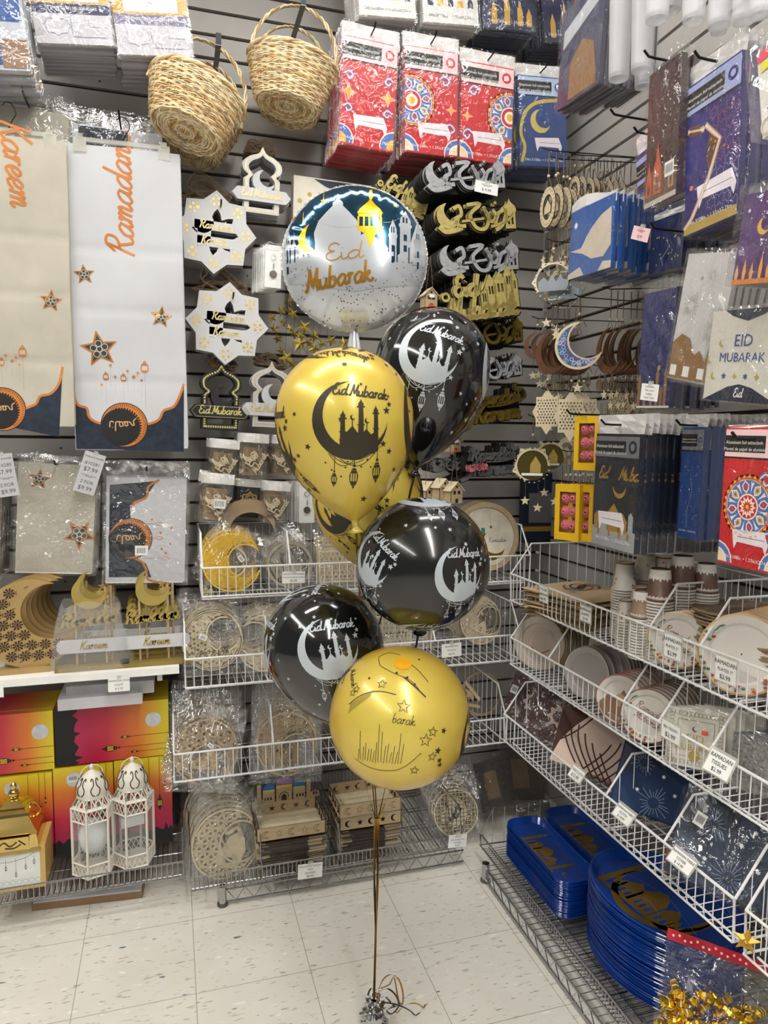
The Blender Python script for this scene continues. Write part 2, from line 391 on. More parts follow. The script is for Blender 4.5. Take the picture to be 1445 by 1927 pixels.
for i, (x, y, hx, hy, _) in enumerate(LAMPS):
    t = empty('ceiling_light', (x, y, CEIL), label=['long fluorescent ceiling light across the aisle in front of the back wall', 'fluorescent ceiling light running down the aisle behind the viewer', 'fluorescent ceiling light over the neighbouring aisle'][i], cat='ceiling light')
    mb = MB(); mb.box(-hx-.03, hx+.03, -hy-.03, hy+.03, -.07, -.001, C('#dcdcd8')); mb.build('housing', t)
    mb = MB(); mb.box(-hx, hx, -hy, hy, -.085, -.0705, mat('lamp_tube_diffuser_%d' % i, '#fffdf8', .5, emit=LAMP_POWER[i], var=0)); mb.build('diffuser', t)
# scuffs and litter on the floor
mb = MB()
for px, py, wd, cl in ((230, 1783, 9, '#49637d'), (290, 1767, 5, '#49637d'), (172, 1748, 3, '#1a1a1a'), (347, 1872, 6, '#7487a0'), (538, 1738, 5, '#3d4a5c'), (824, 1866, 5, '#2b2b28'), (868, 1662, 4, '#3f3a33'), (942, 1771, 4, '#332d28'), (388, 1756, 4, '#4a3c33')):
    p = ZP(px, py, .0006); mb._add([(p.x+a*wd/1900, p.y+b*wd/1900, .0006) for a, b in ((-2.5, 0), (-1, .7), (1.5, .5), (2.5, -.2), (.5, -.8))], [(0, 1, 2, 3, 4)], C(cl))
tag(mb.build('trim_2'), kind='structure')
# ------------------------------------------------------------ printed art shared by the latex balloons
def lantern_art(m=None):
    a = Art(); a.poly(circ(0, -.05, .03, 8)); a.poly([(-.03, -.1), (.03, -.1), (.05, -.14), (-.05, -.14)])
    a.poly([(-.05, -.15), (.05, -.15), (.085, -.24), (.075, -.36), (.04, -.44), (-.04, -.44), (-.075, -.36), (-.085, -.24)], *[[(x-.013, -.2), (x+.013, -.2), (x+.016, -.36), (x-.016, -.36)] for x in (-.045, 0, .045)])
    a.poly([(-.03, -.45), (.03, -.45), (0, -.52)]); return a
LANT = lantern_art()
def minaret(a, x, z0, z1, w, l=0):
    a.poly([(x-w*.62, z0), (x+w*.62, z0), (x+w*.45, z1-.2), (x-w*.45, z1-.2)], l=l)
    a.poly([(x-w*.8, z1-.2), (x+w*.8, z1-.2), (x+w*.8, z1-.16), (x-w*.8, z1-.16)], l=l)
    a.poly([(x-w*.5, z1-.16), (x+w*.5, z1-.16), (x+w*.55, z1-.1), (x+w*.2, z1-.04), (x, z1+.03), (x-w*.2, z1-.04), (x-w*.55, z1-.1)], l=l)
    for k in (.35, .6): zz = z0+(z1-.2-z0)*k; a.poly(rect(x-w*.75, zz, x+w*.75, zz+.025), l=l)
def eid_art(filled=True):
    a = Art(); a.poly(crescent(0, 0, 1, .15, .14, .87))
    for x, z1, w in ((-.2, .16, .12), (.26, .46, .13), (.66, .3, .12)): minaret(a, x, -.8, z1+.05, w)
    a.poly([(-.16, -.85), (.64, -.85), (.6, -.32), (.52, -.36), (.4, -.22), (.27, -.36), (.16, -.3), (.04, -.14), (-.08, -.28), (-.16, -.32)])
    for x, z in ((.04, -.14), (.41, -.22)):
        a.poly(rect(x-.012, z-.02, x+.012, z+.13)); a.poly(crescent(x+.01, z+.2, .07, .03, .02, .055, 8))
    a.script('Eid Mubarak', .28, .60, .145, w=.3, l=1, rot=-.08, sp=.95)
    a.poly(starpts(.28, .93, .06)); a.poly(starpts(-.55+.3, .0, .08)); a.poly(starpts(.98, .25, .12)); a.poly(starpts(1.08, .42, .09)); a.poly(starpts(.88, -.62, .1))
    for x0, x1, z0, z1, d in ((-.5, .35, -.88, -1., .16), (-.25, .75, -.98, -.72, .3), (0, .8, -1., -.68, .1), (-.55, .1, -.86, -1.02, .22)):
        a.stroke([(x0+(x1-x0)*t/8, z0+(z1-z0)*t/8-d*sin(pi*t/8)) for t in range(9)], .016)
    for x, z, zz in ((-.38, -.9, -.42), (.12, -1., -.12), (.72, -.78, -.22)):
        a.stroke([(x, z), (x, z+zz)], .018); a.add(LANT, 1.35 if x > 0 else .95, 0, x, z+zz+.04)
    for x, z in ((-.62, -1.12), (-.45, -1.3), (-.1, -1.2), (.3, -1.18), (.55, -1.2), (-.2, -1.45), (-.05, -1.05), (.45, -1.0)): a.poly(circ(x, z, .026, 6))
    return a
EID = eid_art()
def print_field(seed, n=26, clear=1.25):
    """loose stars around the print"""
    a = Art(); r = random.Random(seed); pts = []
    while len(pts) < n:
        x, z = r.uniform(-3., 3.), r.uniform(-2.6, 2.4)
        if hypot(x, z+.15) < clear*1.02 or any(hypot(x-p, z-q) < .42 for p, q in pts): continue
        if abs(x) < .9 and -1.9 < z < -.9: continue
        pts.append((x, z)); a.poly(starpts(x, z, r.choice((.06, .08, .1)), a=r.random()))
    return a
class Latex:
    def __init__(s, R, k=1.0):
        # profile from crown to neck: (radius, height below centre positive down)
        P = [(0, -1.), (.30, -.955), (.58, -.815), (.80, -.60), (.94, -.33), (1., 0), (.975, .30), (.88, .62), (.72, .92), (.52, 1.17), (.32, 1.36), (.15, 1.48), (.075, 1.53)]
        P = [(a, b if b < 0 else b*k) for a, b in P]; P = catmull(P, 4); s.P = [(max(0, a)*R, b*R) for a, b in P]; s.R = R
        s.tab = [(atan2(a, -b), hypot(a, b)) for a, b in s.P]
    def rho(s, th):
        t = s.tab
        if th <= t[0][0]: return t[0][1]
        for i in range(len(t)-1):
            if t[i][0] <= th <= t[i+1][0]:
                f = (th-t[i][0])/((t[i+1][0]-t[i][0]) or 1); return t[i][1]+(t[i+1][1]-t[i][1])*f
        return t[-1][1]
def latex(name, c, y, rpx, down, colm, inkm, prints, label, k=1.0, group='latex Eid balloons', tip=None, sketch=False, seed=0, kinkm=None, stretch=1.0):
    """c: pixel of the ball's centre; down: pixel the neck points to plus how far behind or in front"""
    cen = on(c[0], c[1], 1, y); zd = (cen-CAMP).dot(_fw); R = rpx/FPX*zd
    kn = on(down[0], down[1], 1, y+down[2]); ax = (cen-kn).normalized()      # local +z = crown
    X = Vector((1, 0, 0)); X = (X-ax*X.dot(ax)).normalized(); Y = ax.cross(X)
    rotm = Matrix((X, Y, ax)).transposed(); L = Latex(R, k); inv = rotm.inverted()
    root = empty(name, cen, rotm.to_euler(), label, 'balloon', group)
    mb = MB(); mb.lathe([(a, -b) for a, b in L.P], colm, 56)
    # decals
    def decal(art, d0, rot, sc, ink):
        z0 = d0.normalized(); up = Vector((0, 0, 1)); up = inv @ (up - (rotm @ z0)*up.dot(rotm @ z0)); up = up.normalized(); side = up.cross(z0).normalized()
        cu, su = cos(rot), sin(rot); ex = side*cu+up*su; ez = up*cu-side*su
        if (rotm @ ex).dot(_rt) < 0 and (rotm @ z0).dot(_fw) < 0: ex = -ex
        def fn(x, z, l):
            x *= sc; z *= sc; r = hypot(x, z); a = min(r, 2.6)
            d = z0 if r < 1e-6 else z0*cos(a)+(ex*x+ez*z)*(sin(a)/r)
            th = math.acos(max(-1, min(1, d.normalized().z))); q = L.rho(th)+.0006+.0002*l
            return tuple(d.normalized()*q)
        t = Art(); t.t = [(A, B_, C_, ink, l) for A, B_, C_, m, l in art.t]
        mb.art(t, fn, edge=.09/sc)
    def dirpx(px, py):
        d = ray(px, py).normalized(); oc = CAMP-cen; bq = d.dot(oc); disc = bq*bq-(oc.dot(oc)-R*R)
        p = CAMP+d*(-bq-sqrt(max(0, disc))); return inv @ (p-cen)
    for px, py, rr, rot, art in prints: decal(art, dirpx(px, py), rot, rr/rpx, inkm)
    body = mb.build('balloon_skin', root, smooth=True)
    zb = L.P[-1][1]
    nk = MB(); r0 = L.P[-1][0]
    nk.lathe([(r0, -zb), (r0*.6, -zb-.006), (r0*.75, -zb-.010), (r0*.5, -zb-.013), (r0*.9, -zb-.019), (r0*1.5, -zb-.026), (r0*1.3, -zb-.027)], kinkm or colm, 18); nk.build('knot', root, smooth=True)
    if tip: t = MB(); t.lathe([(0.001, R+.0015), (R*.03, R+.001), (R*.09, R*.9975), (R*.12, R*.9935)], tip, 20); t.build('crown_tip', root, smooth=True)
    knot = cen-ax*(zb+.012)
    return root, cen, knot, R
def latex_mat(name, col, edgecol, rough, metal, coat):
    m = mat(name, col, rough, metal=metal, coat=coat, var=.02, vscale=3, bump=.015, bscale=40)
    nt = m.node_tree; b = nt.nodes['Principled BSDF']; src = b.inputs['Base Color'].links[0].from_socket
    lw = nt.nodes.new('ShaderNodeLayerWeight'); lw.inputs[0].default_value = .35
    mx = nt.nodes.new('ShaderNodeMixRGB'); nt.links.new(lw.outputs['Facing'], mx.inputs[0]); nt.links.new(src, mx.inputs[1]); mx.inputs[2].default_value = (*srgb(edgecol), 1)
    nt.links.new(mx.outputs[0], b.inputs['Base Color']); return m
LY = latex_mat('yellow_pearl_latex', '#d6c055', '#c89d20', .3, .15, .35)
LK = latex_mat('black_pearl_latex', '#141414', '#0c0c0a', .12, .0, .8)
LKP = latex_mat('smoky_black_latex', '#1b1b1b', '#14120c', .2, .15, .5)
INKB = mat('dark_balloon_ink', '#2e2614', .5, var=.05); INKW = mat('silver_white_ink', '#b9c0c7', .35, metal=.15, var=.05)
f1, f2, f3, f4 = print_field(3, 30), print_field(5, 30), print_field(8, 32), print_field(12, 30)
KN = {}
r_, c_, KN['y1'], _ = latex('latex_balloon', (648, 786), 1.46, 130, (668, 975, .0), LY, INKB,
    [(660, 790, 68, 0, EID), (660, 790, 68, 0, f1), (520, 830, 68, 0, EID), (790, 790, 68, .05, EID), (640, 652, 68, pi+.1, EID)],
    'yellow balloon with black crescent and mosque print, directly below the round foil balloon', k=.98)
r_, c_, KN['k1'], _ = latex('latex_balloon', (813, 690), 1.68, 109, (784, 872, .0), LK, INKW,
    [(806, 661, 55, -.22, EID), (806, 661, 55, -.2, f2), (930, 700, 55, -.1, EID), (817, 590, 26, 0, LANT), (846, 594, 26, .1, LANT), (786, 594, 26, -.1, LANT)],
    'uppermost black balloon with silver crescent print, right of the yellow balloon', k=1.12)
r_, c_, KN['y2'], _ = latex('latex_balloon', (692, 930), 1.80, 104, (693, 1075, .0), LY, INKB,
    [(800, 880, 52, .3, EID), (690, 900, 52, 2.6, EID), (690, 900, 52, .3, f3), (620, 960, 45, .4, EID)],
    'yellow balloon mostly hidden behind the big yellow and the round black balloons', k=.9)
r_, c_, KN['k2'], _ = latex('latex_balloon', (795, 1062), 1.48, 126, (788, 1230, .10), LKP, INKW,
    [(868, 1082, 50, .05, EID), (696, 1050, 50, -.42, EID), (800, 937, 50, -.12, EID), (800, 1070, 50, 0, f3), (800, 1290, 50, 0, EID)],
    'large black balloon with three silver crescents, directly above the lowest yellow one', k=.72)
r_, c_, KN['k3'], _ = latex('latex_balloon', (608, 1211), 1.66, 112, (668, 1375, .0), LK, INKW,
    [(618, 1222, 55, .17, EID), (618, 1222, 55, .1, f4), (570, 1098, 55, .2, EID), (488, 1205, 55, .1, EID)],
    'black balloon with one tilted silver crescent, lower left of the bunch', k=1.02)
# smeared print of the lowest balloon: outlines and rubbed strokes
SK = Art(); rr = random.Random(4)
for x, z, r, f in ((.05, .15, .09, 0), (.35, -.28, .09, 0), (.45, -.17, .07, 0), (.62, -.16, .05, 1), (.55, -.44, .06, 1), (.47, -.52, .07, 0), (.22, -.72, .07, 0), (.6, -.6, .05, 1), (.62, -.68, .05, 1), (-.25, .45, .07, 0), (-.7, .35, .06, 0), (-.64, .4, .06, 0)):
    SK.poly(starpts(x, z, r, a=.2)) if f else SK.stroke(starpts(x, z, r, a=.1), .012, closed=True)
for i in range(17):
    x = -.62+i*.04; SK.stroke([(x, -.62+.02*rr.random()), (x+.04, -.45+.15*rr.random()+(.25 if i in (1, 8, 9, 15) else 0))], .007)
for i in range(12): x = -.75+i*.03; SK.stroke([(x, .05+i*.02), (x+.05, .2+.015*i)], .006)
SK.stroke([(-.75, .18), (-.55, .3), (-.3, .35), (-.05, .3)], .012, smooth=4); SK.stroke([(-.7, -.6), (-.4, -.72), (.0, -.7), (.3, -.45)], .008, smooth=4)
SK.script('barak', .05, -.07, .06, w=.14, rot=-.12); SK.script('Mubarak', -.8, .6, .05, w=.2, rot=-1.2)
SK.stroke([(-.3, .75), (-.35, .95), (-.2, 1.05), (0, .98)], .01, smooth=4); SK.stroke([(-.3, .75), (-.1, .62), (.15, .5), (.3, .32)], .01, smooth=4)
SK.stroke([(.0, .85), (.2, .75), (.4, .5)], .01, smooth=4); SK.stroke([(.05, .55), (.2, .42), (.35, .28)], .02, smooth=4)
for a_, b_ in ((-.05, .62), (.1, .55), (.2, .45), (.3, .9), (-.45, .55)): SK.poly(circ(a_, b_, .02, 6))
r_, c_, KN['y3'], _ = latex('latex_balloon', (752, 1349), 1.44, 132, (742, 1520, .12), LY, INKB,
    [(752, 1352, 132, 0, SK), (893, 1385, 48, .1, EID), (640, 1240, 30, .9, EID)],
    'lowest balloon of the bunch, yellow with a smeared and faded print', k=.72, tip=mat('orange_latex_tip', '#e8a21a', .3))
# ------------------------------------------------------------ foil balloon
FY = 1.70; fc = on(667, 487, 1, FY); fz = (fc-CAMP).dot(_fw); FR = 137/FPX*fz
def fp(px, py): return ((px-667)/137*FR, -(py-487)/137*FR)
def ftop(x, z):
    r = min(1, hypot(x, z)/FR); a = atan2(z, x); h = .34*FR*(1-r**2.6)**.62
    wr = (max(0, r-.62)/.38)**1.5*(1-r)**.3
    return h + FR*.011*wr*(sin(a*31)+.6*sin(a*47+1)+.5*sin(a*19+2)) + FR*.012*(max(0, r-.45))*sin(a*11+3)
FOILW = mat('white_foil', '#cfd2d6', .22, metal=.4, var=.03, coat=.5, bump=.02, bscale=20); TEAL = mat('teal_foil', '#0e4561', .14, metal=.75, var=.35, vscale=9, coat=.6)
MOSQ = mat('pale_grey_print', '#b2b6bc', .25, metal=.25, var=.02, coat=.4); GOLDB = mat('bright_gold_print', '#f0b41c', .22, metal=.7, var=.1, coat=.4); GOLDD = mat('brown_gold_print', '#a8781f', .3, metal=.5, var=.2)
root = empty('foil_balloon', fc, (radians(-4), 0, radians(-16)), 'round white and teal foil balloon with gold Eid Mubarak writing, top of the bunch', 'balloon')
mb = MB()
mb.sheet(lambda u, v: (FR*v*cos(2*pi*u), -ftop(FR*v*cos(2*pi*u), FR*v*sin(2*pi*u)), FR*v*sin(2*pi*u)), 190, 40, FOILW)
mb.sheet(lambda u, v: (FR*v*cos(-2*pi*u), ftop(FR*v*cos(2*pi*u), FR*v*sin(2*pi*u)), FR*v*sin(-2*pi*u)), 120, 24, FOILW)
A = Art()
def P_(l): return [fp(*q) for q in l]
rim = [(667+131*cos(radians(a)), 487-131*sin(radians(a))) for a in range(28, 178, 5)]
A.poly(P_(rim+[(533, 470), (548, 487), (566, 470), (590, 492), (700, 480), (748, 492), (770, 470)]), m=TEAL, l=0)
def dome(cx, zb, w, h, m=MOSQ, l=2, spike=18):
    A.poly(P_([(cx-w, zb), (cx-w, zb-h*.35), (cx-w*1.05, zb-h*.55), (cx-w*.85, zb-h*.8), (cx-w*.45, zb-h*1.0), (cx-w*.1, zb-h*1.17), (cx, zb-h*1.2-spike), (cx+w*.1, zb-h*1.17), (cx+w*.45, zb-h*1.0), (cx+w*.85, zb-h*.8), (cx+w*1.05, zb-h*.55), (cx+w, zb-h*.35), (cx+w, zb)]), m=m, l=l)
dome(637, 505, 41, 92); A.poly(P_([(627, 402), (647, 402), (646, 396), (638, 388), (636, 388), (628, 396)]), m=MOSQ, l=2)
dome(690, 505, 38, 42, spike=6); dome(585, 508, 14, 26); dome(556, 512, 9, 40); dome(608, 500, 14, 14)
for x, zt, w in ((761, 418, 10), (738, 440, 7), (544, 455, 6), (785, 445, 6)):
    A.poly(P_([(x-w, 515), (x+w, 515), (x+w, zt+22), (x+w*1.2, zt+20), (x+w*1.2, zt+15), (x+w, zt+14), (x+w, zt+6), (x+w*.5, zt-4), (x, zt-14), (x-w*.5, zt-4), (x-w, zt+6), (x-w, zt+14), (x-w*1.2, zt+15), (x-w*1.2, zt+20), (x-w, zt+22)]), m=MOSQ, l=2)
    for k in (-.5, .1): A.poly(P_(rect(x+w*k, zt+1, x+w*(k+.3), zt+12)), m=TEAL, l=3)
    for zz in (35, 55): A.poly(P_(rect(x-w*.3, zt+zz, x+w*.3, zt+zz+12)), m=TEAL, l=3)
A.poly(P_([(534, 500), (800, 496), (790, 540), (667, 560), (545, 540)]), m=MOSQ, l=2)
for x in (543, 549, 558, 741, 746, 768): A.poly(P_([(x-1.2, 476), (x+1.2, 476), (x+1, 505), (x-1, 505)]), m=TEAL, l=3)
# lantern
A.poly(P_([(672, 418), (720, 417), (714, 408), (704, 398), (697, 388), (689, 398), (678, 409)]), m=GOLDB, l=4)
A.poly(P_([(674, 419), (718, 418), (716, 424), (676, 425)]), m=GOLDB, l=4)
for x in (675, 685, 695, 706, 716): A.poly(P_(rect(x-1.6, 424, x+1.6, 444)), m=GOLDB, l=4)
A.poly(P_([(670, 443), (722, 442), (716, 450), (706, 458), (699, 476), (697, 482), (694, 476), (688, 458), (677, 451)]), m=GOLDB, l=4)
A.poly(P_([(695, 366), (699, 366), (701, 380), (699, 390), (695, 390), (693, 380)]), m=GOLDB, l=4)
A.poly(P_([(585, 436), (572, 446), (564, 462), (567, 480), (580, 488), (592, 487), (582, 480), (577, 465), (579, 450)]), m=GOLDB, l=4)
for x, y_, r in ((610, 391, 6), (553, 417, 6), (742, 397, 5)): A.poly([fp(x+a, y_-b) for a, b in starpts(0, 0, r)], m=GOLDB, l=4)
for x0, y0, x1, y1, d in ((700, 366, 790, 395, -3), (583, 420, 672, 443, 12), (722, 434, 765, 405, 8)):
    for t in range(0, 17): A.poly(circ(*fp(x0+(x1-x0)*t/16, y0+(y1-y0)*t/16+d*sin(pi*t/16)), .0011, 6), m=MOSQ if d == 8 else GOLDD, l=5)
for x in (610, 573): A.poly(P_([(x-.6, 390-(20 if x == 610 else -20)), (x+.6, 370 if x == 610 else 410), (x+.6, 386 if x == 610 else 436), (x-.6, 386 if x == 610 else 436)]), m=GOLDB, l=4)
rd = random.Random(2)
for i in range(210):
    a = rd.uniform(-pi, 0); q = rd.uniform(.3, .97); x, z = q*cos(a)*FR, q*sin(a)*FR
    if z < -.32*FR or abs(x) > .55*FR: A.poly(circ(x, z-.02*FR, .0016, 6), m=C('#6f5a34'), l=3)
for ch in (('Mubarak', 642, 549, .0225, .28, .15),): A.script(ch[0], *fp(ch[1], ch[2]), ch[3], m=GOLDD, w=ch[4], l=6, rot=ch[5], sp=.92)
A.script('Eid', *fp(650, 503), .0185, m=GOLDD, w=.14, l=6, rot=.1, sp=1.7)
def fmap(x, z, l): return (x, -ftop(x, z)-.0005-.00025*l, z)
A.t = [t for t in A.t]
mb.art(A, fmap, edge=.007); mb.build('foil_skin', root, smooth=True)
mb = MB(); n = 300; e = [(FR*(1+.006*(i % 2)+.012*random.random())) for i in range(n)]
mb._add([(FR*.985*cos(2*pi*i/n), .0, FR*.985*sin(2*pi*i/n)) for i in range(n)]+[(e[i]*cos(2*pi*i/n), .002*sin(i*1.7), e[i]*sin(2*pi*i/n)) for i in range(n)], [(i, (i+1) % n, n+(i+1) % n, n+i) for i in range(n)], FOILW); mb.build('sealed_rim', root)
mb = MB(); mb.sheet(lambda u, v: (.008*(1+u)*(v-.5)*2.2, .003*sin(v*9), -FR*.97-.05*u), 5, 6, FOILW); mb.build('filling_tail', root, smooth=True)
# ------------------------------------------------------------ ribbons and weight
base = ZP(703, 1940, 0); GA = on(709, 1540, 1, 1.60)
RG = mat('gold_ribbon', '#a37a2c', .3, metal=.55, var=.1); RK = mat('black_ribbon', '#17140f', .35, metal=.2)
top_w = Vector((base.x, base.y, .085))
def strip(mb, pts, w, m, tw=0.):
    pts = catmull([tuple(p) for p in pts], 6); vs = []
    for i, p in enumerate(pts):
        a = tw*i/len(pts); vs += [(p[0]-w/2*cos(a), p[1]-w/2*sin(a), p[2]), (p[0]+w/2*cos(a), p[1]+w/2*sin(a), p[2])]
    mb._add(vs, [(2*i, 2*i+1, 2*i+3, 2*i+2) for i in range(len(pts)-1)], m)
for i, (k, m) in enumerate((('y1', RG), ('k1', RK), ('y2', RG), ('k2', RK), ('k3', RK), ('y3', RG))):
    mb = MB(); p = KN[k]; dx = (-.004, -.002, .001, .003, -.003, .004)[i]
    a = Vector((GA.x+dx, GA.y+.004*sin(i*2), GA.z)); q = [p, p.lerp(a, .5)+Vector((.003*sin(i), 0, -.01)), a]
    if k == 'y1': q = [p, on(676, 1100, 1, 1.60), on(683, 1240, 1, 1.62), a]
    if k == 'k1': q = [p, on(720, 1150, 1, 1.64), on(704, 1240, 1, 1.64), a]
    if k == 'y2': q = [p, on(702, 1180, 1, 1.66), a]
    strip(mb, q, .0058, m, 1.0+i*.3); strip(mb, [a, a.lerp(top_w, .3)+Vector((dx*.5, 0, 0)), a.lerp(top_w, .6)+Vector((-dx*.3+.002, 0, 0)), top_w], .0058, m, 2.+i)
    tag(mb.build('balloon_ribbon'), ('gold ribbon from the big yellow balloon under the foil one', 'black ribbon from the uppermost black balloon', 'gold ribbon from the half hidden rear yellow balloon', 'black ribbon from the large round black balloon', 'black ribbon from the lower left black balloon', 'gold ribbon from the lowest yellow balloon')[i], 'ribbon', 'ribbons holding the balloons')
mb = MB(); strip(mb, [fc+Vector((.0, 0, -FR-.05)), on(668, 700, 1, 1.74), on(690, 1240, 1, 1.64), GA, GA.lerp(top_w, .5)+Vector((.004, .002, 0)), top_w], .0055, RG, 1.5)
tag(mb.build('balloon_ribbon'), 'gold ribbon running down from the round foil balloon', 'ribbon', 'ribbons holding the balloons')
wt = empty('balloon_weight', base, label='crumpled silver foil balloon weight with curled ribbons, standing on the floor', cat='balloon weight')
SIL = mat('crumpled_silver_foil', '#c8c8ca', .18, metal=1., var=.1); mb = MB()
rw = random.Random(6)
mb.lathe([(.002, 0), (.026, 0), (.03, .02), (.024, .045), (.010, .062), (.006, .08)], SIL, 12)
for i in range(150):
    a = rw.uniform(0, 2*pi); z = rw.uniform(.004, .085); r = .03*(1-z/.14)+rw.uniform(-.004, .004); c = Vector((r*cos(a), r*sin(a), z)); l = rw.uniform(.008, .016)
    d = Vector((cos(a)+rw.uniform(-.8, .8), sin(a)+rw.uniform(-.8, .8), rw.uniform(-.7, .9))).normalized()*l; e_ = d.cross(Vector((rw.random(), rw.random(), rw.random()))).normalized()*.005
    if (c+d).z < 0.002: d.z = abs(d.z)
    mb._add([c-e_, c+e_, c+d+e_*.8, c+d-e_*.6], [(0, 1, 2, 3)], SIL)
mb.build('foil_wrap', wt)
CURL = ((RG, ((712, 1862), (722, 1842), (736, 1834), (750, 1843), (758, 1868), (757, 1890), (748, 1905), (734, 1915))), (RG, ((716, 1860), (733, 1852), (741, 1838), (747, 1868), (752, 1895))), (RG, ((742, 1916), (756, 1896), (775, 1888), (791, 1892), (800, 1905), (804, 1921))),
    (RK, ((712, 1866), (730, 1861), (745, 1874), (750, 1893), (737, 1908), (728, 1901), (746, 1893))), (RK, ((720, 1886), (748, 1891), (774, 1904), (790, 1924))), (RK, ((708, 1863), (698, 1860), (692, 1873))), (RG, ((711, 1868), (716, 1893), (723, 1916))), (RK, ((726, 1876), (735, 1886), (743, 1895))))
for j, (m, S) in enumerate(CURL):
    pp = catmull([tuple(on(x, y, 1, base.y-.012*j+.05+.02*sin(i*1.3+j))-base) for i, (x, y) in enumerate(S)], 7); vs = []; mb = MB()
    for i, q in enumerate(pp):
        a_ = Vector(pp[max(0, i-1)]); b_ = Vector(pp[min(len(pp)-1, i+1)]); d = (b_-a_).normalized(); o = d.cross(Vector((.35*sin(i*.25+j), 1, .2))).normalized()*.0021; vs += [Vector(q)-o, Vector(q)+o]
    vs = [(v.x, v.y, max(v.z, .001)) for v in vs]; mb._add(vs, [(2*i, 2*i+1, 2*i+3, 2*i+2) for i in range(len(pp)-1)], m); mb.build('curled_ribbon', wt)
# ------------------------------------------------------------ wire shelving
def wire_basket(label, L, D, hf, hb, divs, m, name='wire_basket_shelf', pitch=.0254, r=.0032, rw=.0014, group='white wire basket shelves', slope=.075, base=True):
    """front edge along +x at y=0, shelf going back along +y"""
    t = empty(name, label=label, cat='wire shelf', group=group)
    f = MB(); f.tube([(0, .004, 0), (0, 0, hf), (L, 0, hf), (L, .004, 0)], r, m, 8); f.tube([(0, 0, 0), (L, 0, 0)], r*.85, m, 8)
    n = int(L/pitch)
    for i in range(1, n): x = i*L/n; f.tube([(x, -.001, hf), (x, -.002, .012), (x, .004, -.006), (x, .03, -.012)], rw, m, 5, cap=False)
    f.build('front_rail', t)
    if base:
        b = MB()
        for i in range(1, n): x = i*L/n; b.tube([(x, .03, -.012), (x, D, -.012)], rw, m, 4, cap=False)
        for k in range(4): y = .035+(D-.04)*k/3; b.tube([(0, y, -.015), (L, y, -.015)], r*.8, m, 6)
        b.build('wire_floor', t)
    k_ = MB(); k_.tube([(0, D, hb), (L, D, hb)], r*.9, m, 6)
    for i in range(1, n): x = i*L/n; k_.tube([(x, D, hb), (x, D, -.012)], rw, m, 4, cap=False)
    k_.build('back_grid', t)
    for j, x in enumerate([0, L]+list(divs)):
        s = MB(); s.tube([(x, .002, hf), (x, slope, hb), (x, D, hb)], r*.95, m, 7)
        s.tube([(x, .0, 0), (x, D, -.012)], r*.8, m, 6); q = 9
        for i in range(1, q+1):
            y = D*i/(q+.6); z = hb if y > slope else hf+(hb-hf)*y/slope; s.tube([(x, y, z), (x, y, -.012)], rw, m, 4, cap=False)
        s.build('side_panel' if j < 2 else 'divider', t)
    return t
def put(t, loc, rz=0): t.location = loc; t.rotation_euler = (0, 0, rz); return t
G = .0254
put(wire_basket('uppermost white wire basket shelf on the back wall, holding the round moon board', 1.13, .36, .09, .19, (.275, .53, .79), WIRE), (.09, 2.255, .966))
put(wire_basket('middle white wire basket shelf on the back wall', 1.14, .40, .09, .19, (.255, .55, .82), WIRE), (.034, 2.225, .69))
put(wire_basket('lowest white wire basket shelf on the back wall, above the wooden trays', 1.14, .40, .09, .19, (.31, .62, .9), WIRE), (-.005, 2.24, .385))
put(wire_basket('uppermost white wire basket shelf on the right wall, with cups and plates', 1.40, .35, .09, .19, (.734, .904), WIRE), (1.10, 2.166, .921), -pi/2)
put(wire_basket('middle white wire basket shelf on the right wall, with plates and tissues', 1.32, .37, .09, .19, (.245, .62, .755, .92), WIRE), (1.08, 2.115, .715), -pi/2)
put(wire_basket('lowest white wire basket shelf on the right wall, with folded tablecloths', 1.015, .40, .09, .19, (.578, .803), WIRE), (1.05, 2.09, .465), -pi/2)
put(wire_basket('white wire basket shelf at the right edge holding gold string lights', .40, .40, .09, .19, (), WIRE), (1.05, 1.045, .462), -pi/2)
# chrome wire shelves near the floor
def chrome_base(label, L, D, legs, z0=.012, z1=.052):
    t = empty('chrome_wire_shelf', label=label, cat='wire shelf', group='chrome wire shelves near the floor')
    f = MB(); f.tube([(0, 0, z0), (L, 0, z0)], .003, CHROME, 8); f.tube([(0, 0, z1), (L, 0, z1)], .0032, CHROME, 8)
    n = int(L/.055); p = [(L*i/(2*n), 0, z0 if i % 2 else z1) for i in range(2*n+1)]; f.tube(p, .0018, CHROME, 5); f.build('truss_edge', t)
    g = MB(); n = int(L/.025)
    for i in range(n+1): x = L*i/n; g.tube([(x, 0, z1), (x, D, z1)], .0014, CHROME, 4, cap=False)
    for y in (.1, .2, .3, D): g.tube([(0, y, z1-.004), (L, y, z1-.004)], .0028, CHROME, 6)
    g.build('wire_deck', t)
    for x in legs:
        q = MB(); q.lathe([(.0125, 0), (.0125, .064), (.0105, .064), (.0105, .02)], CHROME, 20, (x, .004, 0)); q.lathe([(.017, .001), (.017, .008)], C('#55524c'), 16, (x, .004, 0), cap=True); q.build('leg_post', t)
    return t
put(chrome_base('chrome wire shelf with zigzag truss edge along the floor by the back wall', .80, .44, (-.012,)), (.145, 2.165, 0))
put(chrome_base('chrome wire shelf with zigzag truss edge along the floor by the right wall', 1.30, .42, (.0,)), (.975, 2.055, 0), -pi/2)
put(wire_basket('chrome wire tray on the floor shelf under the back wall baskets', .895, .46, .043, .13, (.215, .47, .71), CHROME, 'chrome_wire_tray', .0135, .0026, .0011, 'chrome wire trays', .03), (.038, 2.15, .075))
